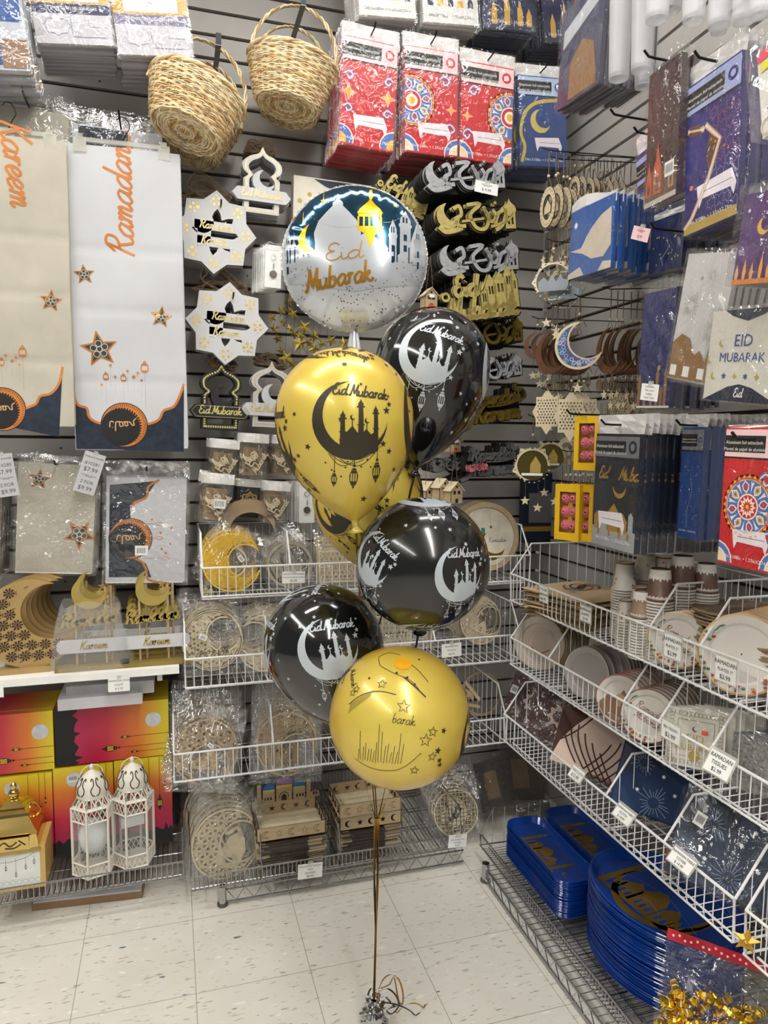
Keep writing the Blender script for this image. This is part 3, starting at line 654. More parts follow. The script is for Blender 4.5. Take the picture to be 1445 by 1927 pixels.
put(wire_basket('chrome wire tray on the floor shelf by the right wall, holding blue trays', 1.15, .44, .043, .13, (.93,), CHROME, 'chrome_wire_tray', .0135, .0026, .0011, 'chrome wire trays', .05), (1.0, 2.15, .07), -pi/2)
put(wire_basket('chrome wire tray at the left under the lantern boxes', 1.1, .42, .048, .14, (), CHROME, 'chrome_wire_tray', .0155, .0028, .0012, 'chrome wire trays', .03), (-1.083, 2.2, .097))
# left shelf board
t = empty('shelf_board', (-1.2, 2.25, .752), label='white laminate shelf board at the left carrying wooden moons and Kareem signs', cat='shelf')
mb = MB(); mb.box(0, 1.216, 0, .40, -.022, 0, C('#e8e7e3', .4)); mb.build('board', t)
mb = MB(); mb.box(1.15, 1.165, .03, .38, -.05, -.0225, C('#c9c7c1', .4)); mb.build('bracket', t)
# upright post between the two bays
mb = MB(); mb.box(-.012, .012, 2.60, 2.655, .06, .95, C('#3b3a38')); tag(mb.build('upright_post'), 'dark metal upright post between the left shelf and the wire baskets', 'post')
# ------------------------------------------------------------ helpers for things hung flat in front of a wall
class Place:
    def __init__(s, tl, tr, bl, off, wall='b'):
        s.off, s.wall = off, wall; s.loc, s.rot, s.w, s.h = fit(tl, tr, bl, off, wall)
    def L(s, px, py):
        p = (B if s.wall == 'b' else RW)(px, py, s.off)-s.loc; x = p.x if s.wall == 'b' else -p.y; a = -s.rot[1]
        return (x*cos(a)+p.z*sin(a), -x*sin(a)+p.z*cos(a))
    def root(s, name, label, cat, group=None, rx=0): return empty(name, s.loc, (rx, s.rot[1], s.rot[2]), label, cat, group)
    def P(s, l): return [s.L(*q) for q in l]
def hook(loc, length, wall, label, tip=.012, r=.0028, m=None):
    """peg hook from the wall to a little past the front item"""
    mb = MB(); m = m or HOOK
    mb.tube([(0, length, 0), (0, .02, .0), (0, 0, .001), (0, -.012, tip)], r, m, 6); mb.box(-.012, .012, length-.003, length, -.03, .012, m)
    o = mb.build('peg_hook', loc=loc, rot=(0, 0, 0 if wall == 'b' else -pi/2)); return tag(o, label, 'hook', 'peg hooks')
def film_bag(w, h, t, top=0., m=None, seed=0, puff=.004, nx=7, nz=9):
    """a clear bag round a flat pack: slightly puffed, crinkled front and back"""
    mb = MB(); r = random.Random(seed); m = m or FILM
    g = [[r.uniform(-1, 1) for _ in range(nx+1)] for _ in range(nz+1)]
    def F(sgn):
        def f(u, v):
            i, j = round(u*nx), round(v*nz); e = 1 if 0 < i < nx and 0 < j < nz else 0
            x = (u-.5)*w + (0 if e else r.uniform(-.0015, .0015)); return (x, sgn*(-t/2-(.0012+puff*(.5+.5*g[j][i]))*e), top-v*h+(0 if e else r.uniform(-.002, .002)))
        return f
    mb.sheet(F(1), nx, nz, m); mb.sheet(F(-1), nx, nz, m)
    for s in (-1, 1): mb.quad((s*w/2, -t/2, top), (s*w/2, t/2, top), (s*w/2, t/2, top-h), (s*w/2, -t/2, top-h), m)
    mb.quad((-w/2, -t/2, top-h), (w/2, -t/2, top-h), (w/2, t/2, top-h), (-w/2, t/2, top-h), m)
    return mb
TAB = mat('white_bag_header', '#d9d6d4', .35, var=.12, vscale=20, bump=.4, bscale=25)
PINKT = C('#f0c9cc')
def table_icon(a, x, z, s, m=None, l=4):
    a.poly([(x-.5*s, z+.22*s), (x+.38*s, z+.26*s), (x+.5*s, z-.02*s), (x+.44*s, z-.22*s), (x+.36*s, z-.06*s), (x-.34*s, z-.04*s), (x-.42*s, z-.2*s), (x-.46*s, z-.02*s)], m=m or C('#e6dde4'), l=l)
    a.stroke([(x-.34*s, z+.08*s), (x+.4*s, z+.08*s)], .012*s, m=GREYINK, l=l+1)
SIZETXT = '54in.X108in. • 1.37mX2.74m'
def tcloth(P, name, label, cat='tablecloth pack', basem=RED, motif=None, band=(.13, .30), t=.016, header=.12, group=None, bag=True, txt=True, bandm=None, sizecol=None, seed=1):
    """packed foil tablecloth: printed block, white header, black title band and clear bag"""
    w, h = P.w, P.h; r = P.root(name, label, cat, group); W2 = w*.47
    mb = MB(); mb.box(-W2, W2, -t/2, t/2, -h*.985, -h*header, basem)
    a = Art(); a.poly(rect(-W2, -h*.985, W2, -h*header), m=basem, l=1)
    if motif: motif(a, w, h, P)
    if txt:
        z0, z1 = -h*band[1], -h*band[0]
        a.poly(rect(-W2, z0, W2, z1), m=bandm or PINKT, l=6); a.poly(rect(-W2, z0+(z1-z0)*.17, W2*.42, z1-(z1-z0)*.22), m=BLACK, l=7)
        a.poly(rect(-W2, z0-h*.012, W2, z0), m=BLACK, l=6)
        zz = z0+(z1-z0)*.52; a.text('Aluminum foil tablecloth', -W2*.32, zz, w*.062, m=WHITE, l=8); a.text('Mantel de papel de aluminio', -W2*.29, zz-w*.085, w*.062, m=WHITE, l=8)
        a.poly(circ(W2*.72, (z0+z1)/2, w*.085, 14), m=basem, l=8); a.poly(circ(W2*.72, (z0+z1)/2, w*.045, 12), m=bandm or PINKT, l=9)
        a.text(SIZETXT, 0, -h*.925, w*.066, m=sizecol or WHITE, l=9)
    mb.T = Matrix.Translation((0, -t/2-.0003, 0)); mb.art(a, eps=.00012); mb.T = None; mb.build('folded_cloth', r)
    mb = MB(); mb.sheet(lambda u, v: ((u-.5)*w, -.002*sin(u*9+v*5), -v*h*header), 6, 3, TAB); mb.build('bag_header', r)
    if bag: film_bag(w, h, t+.004, m=FILM, seed=seed).build('clear_bag', r)
    return r
def motif_red(kind, cx=0.):
    Y = C('#e0a82a'); LB = C('#4d6fb5'); PK = C('#e8a0a0'); CRM = C('#efe3cf')
    def f(a, w, h, P):
        W2 = w*.47
        def curl(x, z, s, q):
            a.stroke([(x, z), (x+.5*s*q, z+.3*s), (x+.9*s*q, z-.1*s), (x+.5*s*q, z-.4*s), (x+.3*s*q, z-.1*s)], .05*w, m=LB, l=3, smooth=4)
            a.stroke([(x, z), (x+.5*s*q, z+.3*s), (x+.9*s*q, z-.1*s), (x+.5*s*q, z-.4*s), (x+.3*s*q, z-.1*s)], .018*w, m=CRM, l=4, smooth=4)
        def fleur(x, z, s):
            a.poly([(x-s, z), (x-.3*s, z+.25*s), (x, z+.9*s), (x+.3*s, z+.25*s), (x+s, z), (x+.3*s, z-.25*s), (x, z-.9*s), (x-.3*s, z-.25*s)], m=PK, l=4); a.poly([(x-.8*s, z), (x-.2*s, z+.18*s), (x, z+.65*s), (x+.2*s, z+.18*s), (x+.8*s, z), (x+.2*s, z-.18*s), (x, z-.65*s), (x-.2*s, z-.18*s)], m=Y, l=5)
        if kind == 0:
            for s in (-1, 1): fleur(s*W2*.72, -h*.56, w*.16); curl(s*W2*.9, -h*.42, w*.16, -s); curl(s*W2*.9, -h*.68, w*.16, -s)
            for s in (-1, 1):
                for f_, m_, l_ in ((.26, CRM, 2), (.24, LB, 3), (.13, Y, 4)): a.poly([(max(-W2, min(W2, q[0])), max(-h*.97, q[1])) for q in circ(s*W2*1.02, -h*.95, w*f_, 18)], m=m_, l=l_)
        else:
            x = cx*w; z = -h*.56
            def cl(p): return [(max(-W2, min(W2, q[0])), max(-h*.97, min(-h*.30, q[1]))) for q in p]
            for rr, m_, l_ in ((.44, RED, 2), (.42, Y, 2), (.40, RED, 3), (.36, CRM, 3), (.345, LB, 4), (.17, CRM, 5), (.15, RED, 6), (.10, CRM, 7), (.06, Y, 8)): a.poly(cl(circ(x, z, rr*w, 30)), m=m_, l=l_)
            for k in range(8):
                an = k*pi/4+.2; rot_ = lambda p, q: (x+w*(q*cos(an)-p*sin(an)), z+w*(q*sin(an)+p*cos(an)))
                if abs(x+.26*w*cos(an)) < W2*.93:
                    for f_, m_, l_ in ((1., CRM, 5), (.72, Y if k % 2 else RED, 6), (.35, LB, 7)): a.poly(cl([rot_(p*f_, .26+q*f_) for p, q in ((0, -.085), (.045, -.04), (.06, .02), (.03, .05), (0, .085), (-.03, .05), (-.06, .02), (-.045, -.04))]), m=m_, l=l_)
                an = k*pi/4+.2+pi/8
                if abs(x+.26*w*cos(an)) < W2*.93: a.poly(cl([rot_(p, .27+q) for p, q in ((0, -.09), (.012, 0), (.03, .06), (0, .045), (-.03, .06), (-.012, 0))]), m=CRM, l=5)
            for k in range(28):
                an = 2*pi*k/28
                if abs(x+.40*w*cos(an)) < W2*.95: a.poly(cl([(x+w*.372*cos(an-.09), z+w*.372*sin(an-.09)), (x+w*.42*cos(an), z+w*.42*sin(an)), (x+w*.372*cos(an+.09), z+w*.372*sin(an+.09))]), m=Y, l=4)
            if abs(x) < W2*.6: a.poly(starpts(x, z, .145*w, 12, .6), m=CRM, l=9); a.poly(starpts(x, z, .1*w, 12, .5), m=RED, l=10); a.poly(circ(x, z, .03*w, 8), m=Y, l=11)
            sd = -1 if cx > 0 else 1
            curl(sd*W2*.3, -h*.36, w*.2, sd); fleur(sd*W2*.75, -h*.6, w*.11); curl(sd*W2*.5, -h*.75, w*.2, sd)
            for s in (-1, 1):
                for f_, m_, l_ in ((.27, CRM, 2), (.25, LB, 3), (.18, CRM, 4), (.16, Y, 4)): a.poly(cl(circ(s*W2*1.05, -h*.97, w*f_, 18)), m=m_, l=l_)
        table_icon(a, .05*w, -h*.80, w*.6)
    return f
def motif_arch(a, w, h, P):
    Y = C('#b9a233'); W2 = w*.47
    a.stroke([(-W2*.95, -h*.95), (-W2*.8, -h*.8), (-W2*.95, -h*.66), (-W2*.75, -h*.48), (-W2*.2, -h*.37), (W2*.9, -h*.33)], .06*w, m=Y, l=3, smooth=5)
    a.poly(crescent(W2*-.1, -h*.55, .2*w, .07*w, .05*w, .165*w), m=C('#c9b45a'), l=3); table_icon(a, .1*w, -h*.78, w*.55)
def motif_night(a, w, h, P):
    W2 = w*.47; Y = C('#c79a3d')
    a.poly(rect(-W2, -h*.7, W2, -h*.4), m=C('#2b2a52'), l=2)
    for x, q in ((-.6, .2), (-.1, .3), (.4, .22), (.75, .16)): a.poly([(x*W2-.05*w, -h*.95), (x*W2-.05*w, -h*(.95-q*.6)), (x*W2, -h*(.95-q)), (x*W2+.05*w, -h*(.95-q*.6)), (x*W2+.05*w, -h*.95)], m=Y, l=3)
    a.stroke([(W2*.3, -h*.15), (W2*.7, -h*.4), (W2*.3, -h*.7)], .03*w, m=C('#b45a3a'), l=4, smooth=4); table_icon(a, 0, -h*.6, w*.6)
# ------------------------------------------------------------ top rows of tablecloth packs on the back wall
def trow(tl, tr, bl, off, label, n, basem, motif, glabel, rest, hk=True, **k):
    P = Place(tl, tr, bl, off); r = tcloth(P, 'tablecloth_pack', label, basem=basem, motif=motif, **k)
    stack(r, n, (0, .019, 0), rest, glabel, jit=.003, jr=.012)
    if hk: hook(P.loc+Vector((0, -.045, -.028)), off+.045, 'b', 'black peg hook carrying the '+label.split(' pack')[0].replace('folded ', '')[:60]+' stack')
    return r
trow((643, 37), (752, 62), (650, 276), .28, 'red foil tablecloth pack with yellow fleurs, leftmost of the red packs on the top row', 10, RED, motif_red(0), 'red fleur tablecloth packs', 'red tablecloth pack stacked behind the leftmost red pack')
trow((757, 57), (863, 75), (759, 290), .28, 'red foil tablecloth pack with half a blue medallion at its left, middle of three', 10, RED, motif_red(1, -.35), 'red medallion tablecloth packs', 'red tablecloth pack stacked behind the middle red pack')
trow((865, 88), (969, 108), (866, 303), .28, 'red foil tablecloth pack with blue medallion at its right, beside the blue crescent pack', 10, RED, motif_red(1, .42), 'red tablecloth packs third in the row', 'red tablecloth pack stacked behind the pack beside the blue crescent pack')
BLUEP = mat('deep_blue_foil', '#123a78', .3, var=.1, coat=.3)
trow((968, 118), (1062, 127), (970, 315), .28, 'blue foil tablecloth pack with gold arch and crescent, beside the red packs', 8, BLUEP, motif_arch, 'blue crescent tablecloth packs', 'blue tablecloth pack stacked behind the blue crescent pack', bandm=C('#a9c0e0'))
PALE = C('#d5d3d0', .35)
def motif_lanterns(a, w, h, P):
    for k in range(5): a.poly([(x*w*.12+(-.34+k*.17)*w, z*h*.1-h*.84) for x, z in ((-.4, 0), (.4, 0), (.4, .5), (0, 1), (-.4, .5))], m=C('#d6a93c') if k % 2 else NAVY, l=3)
trow((655, -190), (770, -175), (668, 32), .30, 'white foil tablecloth pack at the top edge above the leftmost red pack', 8, PALE, motif_lanterns, 'white tablecloth packs at the top edge, left stack', 'white tablecloth pack stacked behind the first white pack at the top edge', hk=False, sizecol=GREYINK)
trow((778, -175), (890, -160), (787, 45), .30, 'white foil tablecloth pack with gold lanterns, second at the top edge', 8, PALE, motif_lanterns, 'white tablecloth packs at the top edge, second stack', 'white tablecloth pack stacked behind the gold lantern pack at the top edge', hk=False, sizecol=GREYINK)
NIGHT = mat('night_blue_foil', '#16204a', .3, var=.2, coat=.3)
trow((895, -165), (1000, -150), (898, 55), .30, 'dark blue night tablecloth pack at the top edge beside the white packs', 8, NIGHT, motif_night, 'night tablecloth packs at the top edge, third stack', 'dark blue pack stacked behind the third pack at the top edge', hk=False)
trow((1003, -150), (1100, -140), (1003, 82), .26, 'dark blue night tablecloth pack at the top edge nearest the corner', 8, NIGHT, motif_night, 'night tablecloth packs at the top edge, fourth stack', 'dark blue pack stacked behind the corner pack at the top edge', hk=False)
for px, py, lb in ((712, 45, 'leftmost red'), (822, 62, 'middle red'), (925, 95, 'third red'), (1018, 122, 'blue crescent')): pass
# ------------------------------------------------------------ colouring-sheet packs
LILAC = C('#7a7692'); GOLDC = C('#c79a4a'); SHEET = mat('white_sheet', '#bfbdc4', .5, var=.05)
def sheetpack(tl, tr, bl, off, label, rest, grp, band, n=11):
    P = Place(tl, tr, bl, off); r = P.root('colouring_sheet_pack', label, 'paper pack'); w, h = P.w, P.h
    mb = MB(); mb.box(-w*.48, w*.48, -.005, .005, -h, 0, SHEET); a = Art(); z = -h*.66
    a.poly(rect(-w*.48, z-h*.04, w*.48, 0), m=GOLDC, l=1); a.poly(rect(-w*.34, z+h*.07, w*.36, -.02), m=WHITE, l=2); a.poly(rect(-w*.48, z-h*.05, w*.48, z+h*.045), m=band, l=3)
    a.text('10 SHEETS/FEUILLES/HOJAS', 0, z-h*.0, w*.055, m=WHITE, l=4)
    q = [(x*w, -h*.83+y_*h*.5) for x, y_ in starpts(-.2, -.0, .18, 8, .82)]; a.stroke(q, .0014, m=LILAC, l=2, closed=True)
    a.stroke([(-.02*w, -h*.73), (-.02*w, -h*.93), (.4*w, -h*.93)], .0014, m=LILAC, l=2); a.stroke([(.2*w, -h*.73), (.2*w, -h*.83), (.42*w, -h*.83)], .0012, m=LILAC, l=2)
    for x in (-.42, .05, .3): a.stroke([(x*w+p*.012, -h*.9+s*.012) for p, s in starpts(0, 0, 1)], .001, m=LILAC, l=2, closed=True)
    rr = random.Random(len(label))
    for i in range(7): a.stroke([(p+rr.uniform(-.25, .25)*w, s+z+h*(.12+.07*i)) for p, s in circ(0, 0, .012, 8)], .0012, m=C('#c86a5a') if i % 2 else LILAC, l=4, closed=True)
    mb.T = Matrix.Translation((0, -.0055, 0)); mb.art(a, eps=.0002); mb.T = None; mb.build('printed_sheets', r)
    film_bag(w, h*1.02, .013, m=FILM, seed=len(rest)).build('clear_bag', r)
    stack(r, n, (0, .0165, 0), rest, grp, jit=.004, jr=.02); return r
sheetpack((36, -120), (190, -108), (47, 80), .33, 'colouring sheet pack with navy strip, left of the two at the upper left', 'white sheet pack stacked behind the navy strip pack', 'colouring sheet packs, left stack', C('#2d3059'))
sheetpack((193, -100), (340, -88), (199, 101), .33, 'colouring sheet pack with lilac strip, right of the two at the upper left', 'white sheet pack stacked behind the lilac strip pack', 'colouring sheet packs, right stack', LILAC)
# blue and white crinkled packs in the upper left corner
P = Place((-150, -60), (38, -45), (-140, 128), .40); r = P.root('decoration_pack', 'crinkled clear pack of blue and white decorations in the upper left corner', 'decoration pack')
mb = MB(); mb.box(-P.w*.48, P.w*.48, -.012, .012, -P.h, -.02, C('#b7bcc6')); a = Art(); a.poly(rect(-P.w*.4, -P.h*.95, P.w*.2, -P.h*.5), m=BLUE, l=1); a.poly(rect(P.w*.2, -P.h*.98, P.w*.48, -P.h*.68), m=C('#8a6a52'), l=1); a.poly(rect(P.w*.1, -P.h*.5, P.w*.45, -P.h*.2), m=BLUE, l=1)
mb.T = Matrix.Translation((0, -.0125, 0)); mb.art(a); mb.T = None; mb.build('card', r); film_bag(P.w, P.h*1.04, .03, m=FILMH, seed=5, puff=.012).build('clear_bag', r)
stack(r, 5, (0, .034, 0), 'crinkled clear pack behind the front one in the upper left corner', 'upper left corner packs', jit=.006, jr=.03)
# ------------------------------------------------------------ table runners on clip hangers
ORG = mat('copper_orange_print', '#c4742c', .5, var=.12, vscale=20); CLIPM = mat('clear_hanger_plastic', '#d6d4c8', .2, alpha=.4)
GEO = mat('teal_star_print', '#173b5c', .5, var=.35, vscale=25); DKN = mat('navy_runner_print', '#1a2536', .75, var=.4, vscale=50)
def jewel(a, x, z, r, rot=0., l=3):
    a.poly([(x+p*r, z+q*r) for p, q in starpts(0, 0, 1.0, a=rot, q=.46)], m=ORG, l=l); a.poly([(x+p*r, z+q*r) for p, q in starpts(0, 0, .86, a=rot, q=.46)], m=GOLDD, l=l+1); a.poly([(x+p*r, z+q*r) for p, q in starpts(0, 0, .74, a=rot, q=.46)], m=GEO, l=l+2)
    for k in range(5): an = rot+k*2*pi/5; a.stroke([(x+p*r, z+q*r) for p, q in circ(.3*sin(an), .3*cos(an), .16, 10)], .035*r, m=C('#d6c08a'), l=l+3, closed=True)
    a.stroke([(x+p*r, z+q*r) for p, q in circ(0, 0, .14, 8)], .035*r, m=C('#d6c08a'), l=l+3, closed=True)
def emblem(a, x, z, r, l=5, rot=0.):
    a.poly(circ(x, z, r, 40), m=BLACK, l=l); a.poly(crescent(x, z, r*.96, -r*.16*cos(rot), -r*.10, r*.83, 30), m=ORG, l=l+1)
    for i in range(64):
        an = 2*pi*i/64+.05; c1 = (x+r*.86*cos(an), z+r*.86*sin(an)); d = hypot(c1[0]-x+r*.16, c1[1]-z+r*.1)
        if d > r*.86: a.stroke([(x+r*.83*cos(an), z+r*.83*sin(an)), (x+r*.93*cos(an), z+r*.93*sin(an))], r*.022, m=BLACK, l=l+2)
    for i in range(22):
        an = -1.3+i*.15; c1 = (x-r*.1+r*.80*cos(an), z-r*.06+r*.8*sin(an)); a.poly(circ(c1[0], c1[1], r*.045, 7), m=BLACK, l=l+3)
    S = [[(.52, .1), (.5, -.12), (.42, -.18), (.34, -.12)], [(.28, .28), (.26, -.1), (.18, -.16)], [(.18, -.16), (.0, -.14), (-.05, .02), (.08, .05), (.1, -.14)], [(-.05, -.14), (-.2, -.15), (-.25, -.0), (-.15, .03), (-.14, -.15), (-.35, -.14)], [(-.35, -.14), (-.42, -.02), (-.52, -.0), (-.5, -.2), (-.62, -.32)], [(.4, .1), (.42, .12)]]
    for s in S: a.stroke([(x-r*.1-p*r*1.0, z-q*r*.95) for p, q in s], r*.05, m=C('#c99a6a'), l=l+4, smooth=3)
def hang_lantern(a, x, z, s, ln, l=3, m=ORG):
    for i in range(int(ln/(s*.16))): a.poly(circ(x, z-s*.6-i*s*.16, s*.03, 5), m=GREYINK, l=l)
    a.stroke([(x+p*s, z+q*s) for p, q in ((-.22, -.45), (-.3, -.25), (-.26, .1), (-.12, .3), (0, .5), (.12, .3), (.26, .1), (.3, -.25), (.22, -.45))], s*.09, m=m, l=l, closed=True); a.poly([(x+p*s, z+q*s) for p, q in ((-.3, -.3), (.3, -.3), (.2, -.48), (-.2, -.48))], m=m, l=l)
    a.poly([(x+p*s, z+q*s) for p, q in ((-.2, .12), (.2, .12), (.1, .32), (-.1, .32))], m=m, l=l)
def runner(P, label, cloth, stars, emb, side_l, side_r, word, seed):
    r = P.root('table_runner', label, 'table runner', 'table runners on hangers'); w, h = P.w, P.h; rr = random.Random(seed)
    ph = rr.uniform(0, 6); folds = (.33, .53, .77)
    def yy(x, z):
        v = -z/h; k = sum(.004*math.exp(-((v-f)/.012)**2) for f in folds)
        return -(.004*sin(x/w*7+ph)*(.4+v*.6)+.003*sin(v*14+x/w*3+ph)-k)
    mb = MB(); mb.sheet(lambda u, v: ((u-.5)*w*(1+.006*sin(v*9)), yy((u-.5)*w, -v*h), -v*h-.002*sin(u*5)*(v > .99)), 24, 60, cloth)
    a = Art(); m_ = lambda x, y_: P.L(x, y_); k = w/220.
    for x, y_, q, ro in stars: jewel(a, *m_(x, y_), q*k, ro)
    for s in (side_l, side_r):
        if s: a.poly([(max(-w*.497, min(w*.497, m_(*q)[0])), m_(*q)[1]) for q in s], m=DKN, l=2); n = len(s)-2; a.stroke(catmull([(max(-w*.495, min(w*.495, m_(*q)[0])), m_(*q)[1]) for q in s[:n]], 4), 5*k, m=ORG, l=3)
    x, y_, q = emb; emblem(a, *m_(x, y_), q*k)
    for dx, dy, s, ln, st in ((-36, -95, 17, 50, 0), (-2, -92, 17, 40, 0), (39, -112, 24, 70, 0), (-27, -115, 4, 50, 1), (-18, -93, 4, 40, 1), (6, -104, 4, 50, 1), (18, -93, 5, 35, 1), (26, -100, 4, 45, 1), (33, -86, 4, 40, 1), (-44, -78, 4, 25, 1)):
        px, py = x+dx*q/47, y_+dy*q/47
        if st: a.poly([(m_(px, py)[0]+p*s*k, m_(px, py)[1]+o*s*k) for p, o in starpts(0, 0, 1)], m=ORG, l=4); [a.poly(circ(m_(px, py)[0], m_(px, py)[1]-(6+i*3)*k, .5*k, 5), m=GREYINK, l=3) for i in range(int(ln/3*.8))]
        else: hang_lantern(a, *m_(px, py), s*k, ln*k)
    wd, wx, wy, sz, ro = word; a.script(wd, *m_(wx, wy), sz*k, m=ORG, w=.2, l=3, rot=ro, slant=.3)
    mb.art(a, lambda X, Z, l: (X, yy(X, Z)-.0006-.00012*l, Z), edge=.014); mb.build('printed_cloth', r, smooth=True)
    b = MB(); b.sheet(lambda u, v: ((u-.5)*w*.98+.006, .014+.003*sin(u*6), -v*h*.985-.004), 8, 12, cloth); b.build('back_layer', r, smooth=True)
    hg = empty('clip_hanger', Vector(P.loc)+Vector((0, .008, .0)), P.rot, 'clear plastic clip hanger holding the '+('white' if 'white' in label else 'beige')+' table runner', 'hanger', 'clip hangers')
    mb = MB(); mb.box(-w*.36, w*.36, -.005, .005, .010, .022, CLIPM); mb.build('bar', hg)
    for s in (-1, 1):
        mb = MB(); mb.box(s*w*.36-.017, s*w*.36+.017, -.012, -.009, -.022, .018, CLIPM); mb.box(s*w*.36-.017, s*w*.36+.017, .009, .012, -.022, .018, CLIPM); mb.box(s*w*.36-.009, s*w*.36+.009, -.014, .014, .014, .028, CLIPM); mb.build('clip', hg)
    mb = MB(); mb.tube(catmull([(0, 0, .02), (.012, 0, .045), (.022, 0, .065), (.012, 0, .088), (-.004, 0, .092), (-.012, 0, .082)], 5), .0013, HOOK, 6); mb.build('hook_wire', hg)
    return r
CLW = mat('white_runner_cloth', '#c3c4c8', .8, var=.02, bump=.05, bscale=300); CLB = mat('beige_runner_cloth', '#b8b2a4', .85, var=.06, bump=.1, bscale=250)
Pw = Place((118, 267), (338, 291), (133, 846), .32)
runner(Pw, 'white table runner printed with Ramadan and a dark moon emblem, on a clip hanger', CLW,
  [(158, 516, 21, -.1), (303, 597, 23, .15), (187, 657, 38, -.15)], (234, 800, 46),
  [(132, 708), (136, 745), (147, 762), (163, 768), (168, 785), (187, 796), (236, 806), (236, 846), (137, 845)],
  [(346, 722), (338, 745), (327, 765), (308, 773), (300, 788), (283, 797), (234, 806), (234, 847), (346, 850)], ('Ramadan', 248, 381, 25, pi/2), 1)
Pb = Place((-100, 241), (124, 268), (-100, 800), .34)
runner(Pb, 'beige table runner printed with Kareem and a dark moon emblem, at the left edge', CLB,
  [(96, 567, 24, .1)], (4, 770, 46), None,
  [(118, 690), (112, 720), (97, 740), (76, 746), (68, 760), (50, 768), (0, 790), (0, 800), (112, 822)], ('Kareem', 10, 308, 27, -pi/2+.1), 2)
# packaged runners behind the hanging ones
def runnerpack(tl, tr, bl, off, label, cloth, artf, rest, grp, n=6, t=.02, step=.026, bm=None, top=.12):
    P = Place(tl, tr, bl, off); r = P.root('packed_table_runner', label, 'packed table runner'); w, h = P.w, P.h
    mb = MB(); mb.box(-w*.46, w*.46, -t/2, t/2, -h*.975, -h*top, cloth); a = Art(); artf(a, P, w, h)
    mb.T = Matrix.Translation((0, -t/2-.0004, 0)); mb.art(a, eps=.00015); mb.T = None
    mb.box(-w*.46, w*.44, -t/2-.0002, t/2, -h*.975-.004, -h*.975, C('#e3e0d6')); mb.build('folded_cloth', r)
    film_bag(w, h, t+.006, m=bm or FILMH, seed=len(label), puff=.007, nx=9, nz=12).build('clear_bag', r)
    stack(r, n, (0, step, 0), rest, grp, jit=.004, jr=.015); return P
runnerpack((-80, 150), (140, 190), (-80, 420), .20, 'clear-bagged beige runner behind the beige runner at the left edge', CLB, lambda a, P, w, h: None, 'bagged beige runner stacked behind at the left edge, above the price cards', 'bagged beige runners, upper stack', 4)
runnerpack((128, 200), (312, 225), (132, 470), .20, 'clear-bagged navy and white runner behind the white runner hanger', CLW, lambda a, P, w, h: (a.poly(rect(-w*.4, -h*.5, w*.1, -h*.13), m=DKN, l=1), a.stroke([(w*.1, -h*.13), (w*.14, -h*.25), (w*.06, -h*.5)], .008, m=ORG, l=2)), 'bagged white runner stacked behind the navy and white one', 'bagged white runners, upper stack', 4)
def art_b(a, P, w, h):
    jewel(a, *P.L(75, 902), .034, .1); jewel(a, *P.L(150, 1005), .05, .6)
def art_w(a, P, w, h):
    m_ = P.L; a.poly([m_(*q) for q in ((207, 912), (295, 905), (278, 930), (262, 945), (245, 950), (250, 1045), (275, 1060), (285, 1085), (205, 1085))], m=DKN, l=1)
    a.stroke(catmull([m_(*q) for q in ((300, 903), (280, 915), (276, 935), (255, 945), (247, 955))], 4), .007, m=ORG, l=2); a.stroke(catmull([m_(*q) for q in ((240, 1045), (265, 1055), (275, 1070), (280, 1090), (320, 1097))], 4), .007, m=ORG, l=2)
    emblem(a, *m_(246, 1013), .066, rot=0)
    for i, (x, y_) in enumerate(((300, 985), (300, 1012), (312, 1050))):
        q = m_(x, y_); a.stroke([(m_(270, y_)), (m_(x-8, y_))], .0008, m=GREYINK, l=3); a.stroke([(q[0]+p*.012, q[1]+s*.009) for p, s in ((-1, 0), (-.4, .6), (.6, .4), (1.1, 0), (.6, -.4), (-.4, -.6))], .0016, m=ORG, l=3, closed=True)
    for x, y_ in ((286, 977), (323, 993), (302, 1002), (320, 1023), (304, 1032), (312, 1040)): q = m_(x, y_); a.poly([(q[0]+p*.006, q[1]+s*.006) for p, s in starpts(0, 0, 1)], m=ORG, l=3)
    a.poly(rect(*m_(254, 1044), *m_(279, 1026)), m=WHITE, l=10); [a.poly(rect(m_(258+i*2.4, 1040)[0], m_(258, 1040)[1], m_(259+i*2.4, 1040)[0], m_(258, 1030)[1]), m=BLACK, l=11) for i in range(7)]
runnerpack((30, 852), (189, 862), (26, 1080), .24, 'clear-bagged beige runner with blue star prints, beside the Table Runner price card', CLB, art_b, 'bagged beige runner stacked behind the lower star print one', 'bagged beige runners, lower stack', 6, top=.07)
runnerpack((195, 866), (358, 872), (196, 1100), .26, 'clear-bagged navy and white runner with moon emblem and barcode, hanging above the Kareem signs', CLW, art_w, 'bagged navy and white runner stacked behind the barcode one', 'bagged white runners, lower stack', 6, top=.13)
runnerpack((-140, 870), (14, 880), (-140, 1090), .26, 'clear-bagged brown runner cut off by the left edge', C('#6a5a50'), lambda a, P, w, h: None, 'bagged runner stacked behind the brown one at the left edge', 'brown bagged runners', 5)
for px, py, lb in ((103, 868, 'beige star runner'), (276, 880, 'navy and white moon runner'), (43, 168, 'bagged beige runner, upper'), (224, 212, 'bagged navy runner, upper')):
    hook(B(px, py, .30)+Vector((0, 0, -.01)), .30, 'b', 'black peg hook carrying the '+lb)
CARD = mat('grey_price_card', '#b9b9bb', .4, var=.03)
